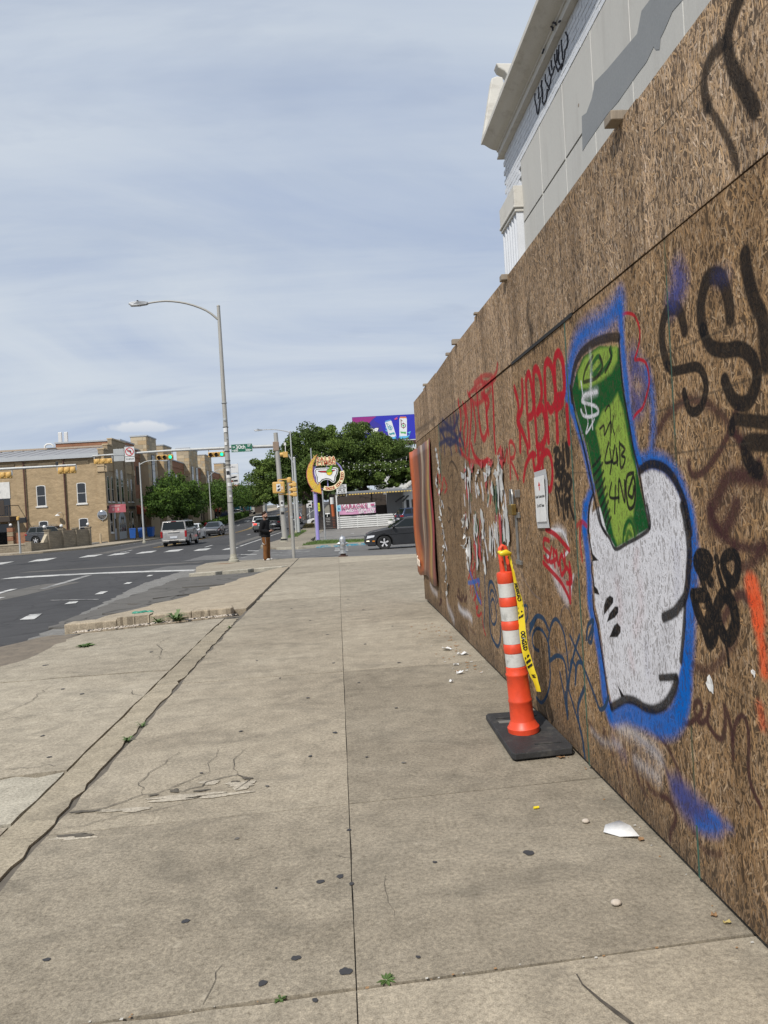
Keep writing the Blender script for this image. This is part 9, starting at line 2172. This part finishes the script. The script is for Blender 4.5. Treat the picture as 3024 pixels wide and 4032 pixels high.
STREET = 'street trees along the far kerb'
def street_tree(label, y, x, lobes, n, seed): tree('street_tree', label, (x, y, T(y)), [(0, 0, 0), (.05, 0, .9), (-.1, .1, 1.7), (.1, .2, 3.0)], [[(0, 0, 1.0), (.5, .5, 2.0), (1.1, 1.2, 3.2)], [(0, 0, 1.1), (-.5, -.8, 2.2), (-.9, -2.0, 3.4)]], lobes, n * 2, .13, M_STREETLEAF, seed, STREET, .2)
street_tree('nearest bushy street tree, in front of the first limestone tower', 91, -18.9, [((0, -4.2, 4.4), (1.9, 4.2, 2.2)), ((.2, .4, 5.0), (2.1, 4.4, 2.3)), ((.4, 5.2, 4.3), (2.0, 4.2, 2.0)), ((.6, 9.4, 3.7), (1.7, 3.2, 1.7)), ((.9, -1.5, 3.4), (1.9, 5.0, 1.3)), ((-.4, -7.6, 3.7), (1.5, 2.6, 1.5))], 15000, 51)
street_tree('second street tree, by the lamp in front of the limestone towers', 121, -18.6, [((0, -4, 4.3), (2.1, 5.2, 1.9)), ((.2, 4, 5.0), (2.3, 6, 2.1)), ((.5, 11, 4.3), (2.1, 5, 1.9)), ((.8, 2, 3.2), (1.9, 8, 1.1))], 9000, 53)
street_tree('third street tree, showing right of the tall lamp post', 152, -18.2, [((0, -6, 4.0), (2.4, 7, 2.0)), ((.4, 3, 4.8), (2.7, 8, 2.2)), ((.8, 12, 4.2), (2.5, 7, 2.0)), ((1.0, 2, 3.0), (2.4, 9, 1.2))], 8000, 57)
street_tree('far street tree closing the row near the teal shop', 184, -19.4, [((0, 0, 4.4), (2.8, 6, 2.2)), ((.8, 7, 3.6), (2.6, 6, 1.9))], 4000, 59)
for i, (x, y, s, lab) in enumerate(((-8.0, 300, 1.0, 'distant tree at the crest of the road'), (-14.5, 330, 1.1, 'distant tree left of the road crest'), (-21, 290, 1.2, 'distant tree behind the teal shop'), (-2.5, 280, 1.2, 'distant tree right of the road crest'), (3.5, 240, 1.3, 'distant tree behind the oaks, seen through their gaps'), (-31, 320, 1.2, 'distant tree on the skyline past the shops'))):
    tree('distant_tree', lab, (x, y, T(y) - .3), [(0, 0, 0), (0, 0, 2.5), (.2, 0, 4)], [], [((0, 0, 5.2 * s), (4.2 * s, 4, 2.8 * s)), ((2.5, 0, 4.0 * s), (3.2, 3, 2.2)), ((-2.4, 0, 3.6 * s), (3.0, 3, 2.0))], 2200, .42, M_FARLEAF, 70 + i, 'distant trees along the skyline', .3)
hd_ = tag(thing('hedge', 'clipped dark hedge along the far kerb under the street trees', 'hedge', (-17.75, 103, 0)))
r_h = np.random.default_rng(8); hb = MB()
for k in range(9000):
    y = r_h.uniform(0, 48); f = r_h.integers(0, 3); x = r_h.uniform(-.5, .5) if f == 0 else (.5 + r_h.normal(0, .04)); z = (.95 + r_h.normal(0, .05)) if f == 0 else r_h.uniform(.02, .95)
    if f == 2: y = -r_h.uniform(-.05, .08); x = r_h.uniform(-.5, .5)
    zz = T(103 + y) + z; s = .09; d = r_h.normal(size=6) * s; hb.add([(x + d[0], y + d[1], zz + d[2]), (x - d[0] + .02, y + d[3], zz + .05), (x + d[4], y - d[1], zz - d[2])], [(0, 1, 2)])
hc = hb.build('leaves', M_STREETLEAF, hd_, fix=False); at_ = hc.data.attributes.new('tone', 'FLOAT', 'FACE'); at_.data.foreach_set('value', r_h.random(9000).astype(np.float32))
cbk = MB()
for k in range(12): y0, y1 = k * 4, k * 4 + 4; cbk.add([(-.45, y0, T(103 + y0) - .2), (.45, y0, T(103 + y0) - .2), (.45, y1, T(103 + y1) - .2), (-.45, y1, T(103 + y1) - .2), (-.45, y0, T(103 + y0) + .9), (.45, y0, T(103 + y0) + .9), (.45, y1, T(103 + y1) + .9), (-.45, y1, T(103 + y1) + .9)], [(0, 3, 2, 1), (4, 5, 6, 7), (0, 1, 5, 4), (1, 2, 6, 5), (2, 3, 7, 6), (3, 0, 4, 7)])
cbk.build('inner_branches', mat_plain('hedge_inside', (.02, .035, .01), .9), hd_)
rh = thing('fire_hydrant', 'small red fire hydrant at the start of the far hedge', 'fire hydrant', (-17.3, 101.5, T(101.5))); b = MB(); b.lathe([(.24, 0), (.24, .06), (.17, .1), (.17, .75), (.22, .78), (.20, .95), (.08, 1.05), (0, 1.06)], 10); b.build('barrel', mat_plain('hydrant_red', (.42, .02, .02), .5), rh, smooth=50)
for sx in (-1, 1): b = MB(); b.lathe([(.09, 0), (.09, .12), (0, .13)], 8, (0, 0, 0), 'x'); q = b.build('nozzle_cap', M_RED, rh, loc=(sx * .16, 0, .62)); q.rotation_euler = (0, 0, 0 if sx > 0 else math.pi)
wood = MB(); r_w = np.random.default_rng(9)
wd = tag(thing('treeline', None, None, (0, 0, 0)), kind='stuff')
crown('foliage', [((x, 420 + 30 * math.sin(x), T(420) + 3.5), (11, 6, 5.0 + 1.5 * math.sin(x * .7))) for x in range(-190, 260, 11)], 26000, .75, M_FARLEAF, wd, 91)

# ------------------------------------------------------------------ the man at the corner
def blob(name, parts, mat, parent, voxel, smooth=4):
    """overlapping tapered limbs and rings fused into one continuous surface"""
    b = MB()
    for p in parts:
        if p[0] == 'limb':
            pts, rs = p[1], p[2]; b.tube(pts, rs, 12)
            for q, r in zip(pts, rs): b.ball(q, r, 12, 8)
        elif p[0] == 'ball': b.ball(p[1], p[2], 14, 10, p[3])
        else:
            n = 18; vs = []; R_ = p[1]
            for cx, cy, cz, rx, ry in R_: vs += [(cx + rx * math.cos(2 * math.pi * k / n), cy + ry * math.sin(2 * math.pi * k / n), cz) for k in range(n)]
            b.add(vs, [tuple(range(n))[::-1], tuple(range((len(R_) - 1) * n, len(R_) * n))] + [(i * n + k, i * n + (k + 1) % n, (i + 1) * n + (k + 1) % n, (i + 1) * n + k) for i in range(len(R_) - 1) for k in range(n)])
    o = b.build(name, mat, parent); rm = o.modifiers.new('remesh', 'REMESH'); rm.mode = 'VOXEL'; rm.voxel_size = voxel; rm.use_smooth_shade = True
    if smooth: s_ = o.modifiers.new('smooth', 'SMOOTH'); s_.iterations = smooth; s_.factor = .5
    return o
M_SKIN = mat_plain('skin', (.38, .225, .165), .6, spec=.2); M_JACKET = mat_worn('black_jacket', (.010, .010, .011), .25, 10, .9, fine=60, spec=.15); M_TROUSER = mat_worn('brown_work_trousers', (.155, .068, .025), .3, 7, .9, fine=50, spec=.15); M_HAIR = mat_worn('dark_brown_hair', (.024, .014, .010), .3, 30, .85, spec=.1); M_SHOE = mat_plain('off_white_shoe', (.50, .48, .44), .6)
man = thing('person', 'bearded man in black jacket and brown trousers standing at the corner holding a phone', 'person', (-2.66, 28.2, T(28.2) + .002), R(-22))
hx, hy = .018, -.02
P = [('ball', (hx, hy, 1.655), .108, (1.0, .80, 1.12)), ('ball', (hx + .035, hy - .018, 1.595), .075, (.95, .85, .9)), ('limb', [(0, 0, 1.40), (.008, -.004, 1.50), (.014, hy, 1.56)], [.068, .058, .056]), ('limb', [(hx + .09, hy - .045, 1.66), (hx + .118, hy - .06, 1.628)], [.012, .018]),
     ('ring', [(0, 0, .86, .10, .13), (0, 0, 1.0, .10, .13), (-.01, 0, 1.25, .11, .15), (-.01, 0, 1.42, .07, .12)])]
for s in (1, -1):
    P += [('limb', [(0, s * .085, .88), (.012, s * .095, .50), (-.012, s * .095, .09)], [.085, .058, .042]), ('limb', [(-.01, s * .17, 1.40), (-.055, s * .235, 1.14), (.165, s * .125, 1.055)], [.05, .042, .030]),
          ('ball', (.215, s * .085, 1.07), .045, (1.15, .75, .45)), ('ball', (hx, hy + s * .088, 1.64), .026, (.9, .5, 1.35))]
    for k in range(4):
        l = (.050, .058, .054, .042)[k]; y0 = s * (.112 - .019 * k)
        P.append(('limb', [(.245, y0, 1.075 - .004 * k), (.245 + l * .6, y0 - s * .012, 1.082), (.245 + l, y0 - s * .03, 1.10)], [.0105, .0100, .009]))
    P.append(('limb', [(.205, s * .055, 1.085), (.235, s * .035, 1.11), (.265, s * .028, 1.128)], [.013, .012, .010]))
blob('body', P, M_SKIN, man, .0075, 2)
P = [('ring', [(0, 0, .845, .158, .195), (-.002, 0, .90, .165, .20), (-.005, 0, 1.05, .155, .19), (-.012, 0, 1.22, .155, .20), (-.02, 0, 1.34, .145, .205), (-.015, 0, 1.43, .11, .17), (-.005, 0, 1.49, .075, .085)]),
     ('limb', [(-.07, -.075, 1.455), (-.105, 0, 1.44), (-.07, .075, 1.455)], [.05, .065, .05])]
for s in (1, -1): P.append(('limb', [(-.012, s * .185, 1.39), (-.065, s * .25, 1.13), (.05, s * .195, 1.075), (.16, s * .13, 1.055)], [.098, .082, .076, .058]))
blob('jacket', P, M_JACKET, man, .012)
P = [('ring', [(0, 0, .80, .145, .18), (0, 0, .86, .148, .185), (0, 0, .95, .14, .175)])]
for s in (1, -1): P.append(('limb', [(0, s * .088, .84), (.018, s * .098, .50), (.0, s * .102, .28), (-.004, s * .104, .085)], [.112, .088, .082, .086]))
blob('trousers', P, M_TROUSER, man, .011, 3)
blob('hair', [('ball', (hx - .018, hy + .004, 1.695), .108, (1.0, .88, .92)), ('ball', (hx - .055, hy + .02, 1.64), .075, (.8, 1.0, 1.2)), ('limb', [(hx + .05, hy - .02, 1.765), (hx + .02, hy, 1.78)], [.03, .04])], M_HAIR, man, .011)
blob('beard', [('limb', [(hx + .02, hy - .085, 1.60), (hx + .075, hy - .07, 1.565), (hx + .105, hy - .03, 1.56), (hx + .085, hy + .03, 1.57), (hx + .03, hy + .075, 1.60)], [.018, .030, .034, .030, .018]), ('limb', [(hx + .085, hy - .065, 1.61), (hx + .115, hy - .035, 1.612), (hx + .10, hy + .01, 1.61)], [.010, .011, .010])], M_HAIR, man, .009, 2)
b = MB(); b.box(-.235, -.16, -.10, .10, .90, 1.08); b.build('belt_bag', M_SIGDARK, man, bevel=.02)
for s in (1, -1):
    b = MB(); b.prism([(-.10, s * .10 - .045), (-.02, s * .10 - .05), (.12, s * .10 - .048), (.175, s * .10), (.12, s * .10 + .048), (-.02, s * .10 + .045), (-.10, s * .10 + .04)], 0, .075, 'xy'); b.build('shoe', M_SHOE, man, bevel=.025, seg=3)
for y in (-.062, .004):
    b = MB(); b.ball((hx + .098 - .012 * (y > 0), hy + y, 1.672), .011, 8, 5); b.build('eye', M_SIGDARK, man, smooth=80)
b = MB(); b.tube([(.07, -.19, .86), (.10, -.215, .70), (.09, -.21, .62), (.03, -.215, .585), (-.05, -.21, .66), (-.08, -.205, .80), (-.085, -.20, .86)], .008, 5); b.build('wallet_chain', M_STEEL, man)
ph = thing('phone', 'dark phone held in the hands of the standing man', 'phone', (-2.66 + .275 * math.cos(R(-22)), 28.2 + .275 * math.sin(R(-22)), T(28.2) + 1.122), R(-22)); b = MB(); b.box(-.05, .09, -.036, .036, -.006, .006); q = b.build('case', M_SIGDARK, ph, bevel=.003); b = MB(); b.box(-.045, .085, -.032, .032, .0062, .0075); b.build('screen', M_DARKGLASS, ph)
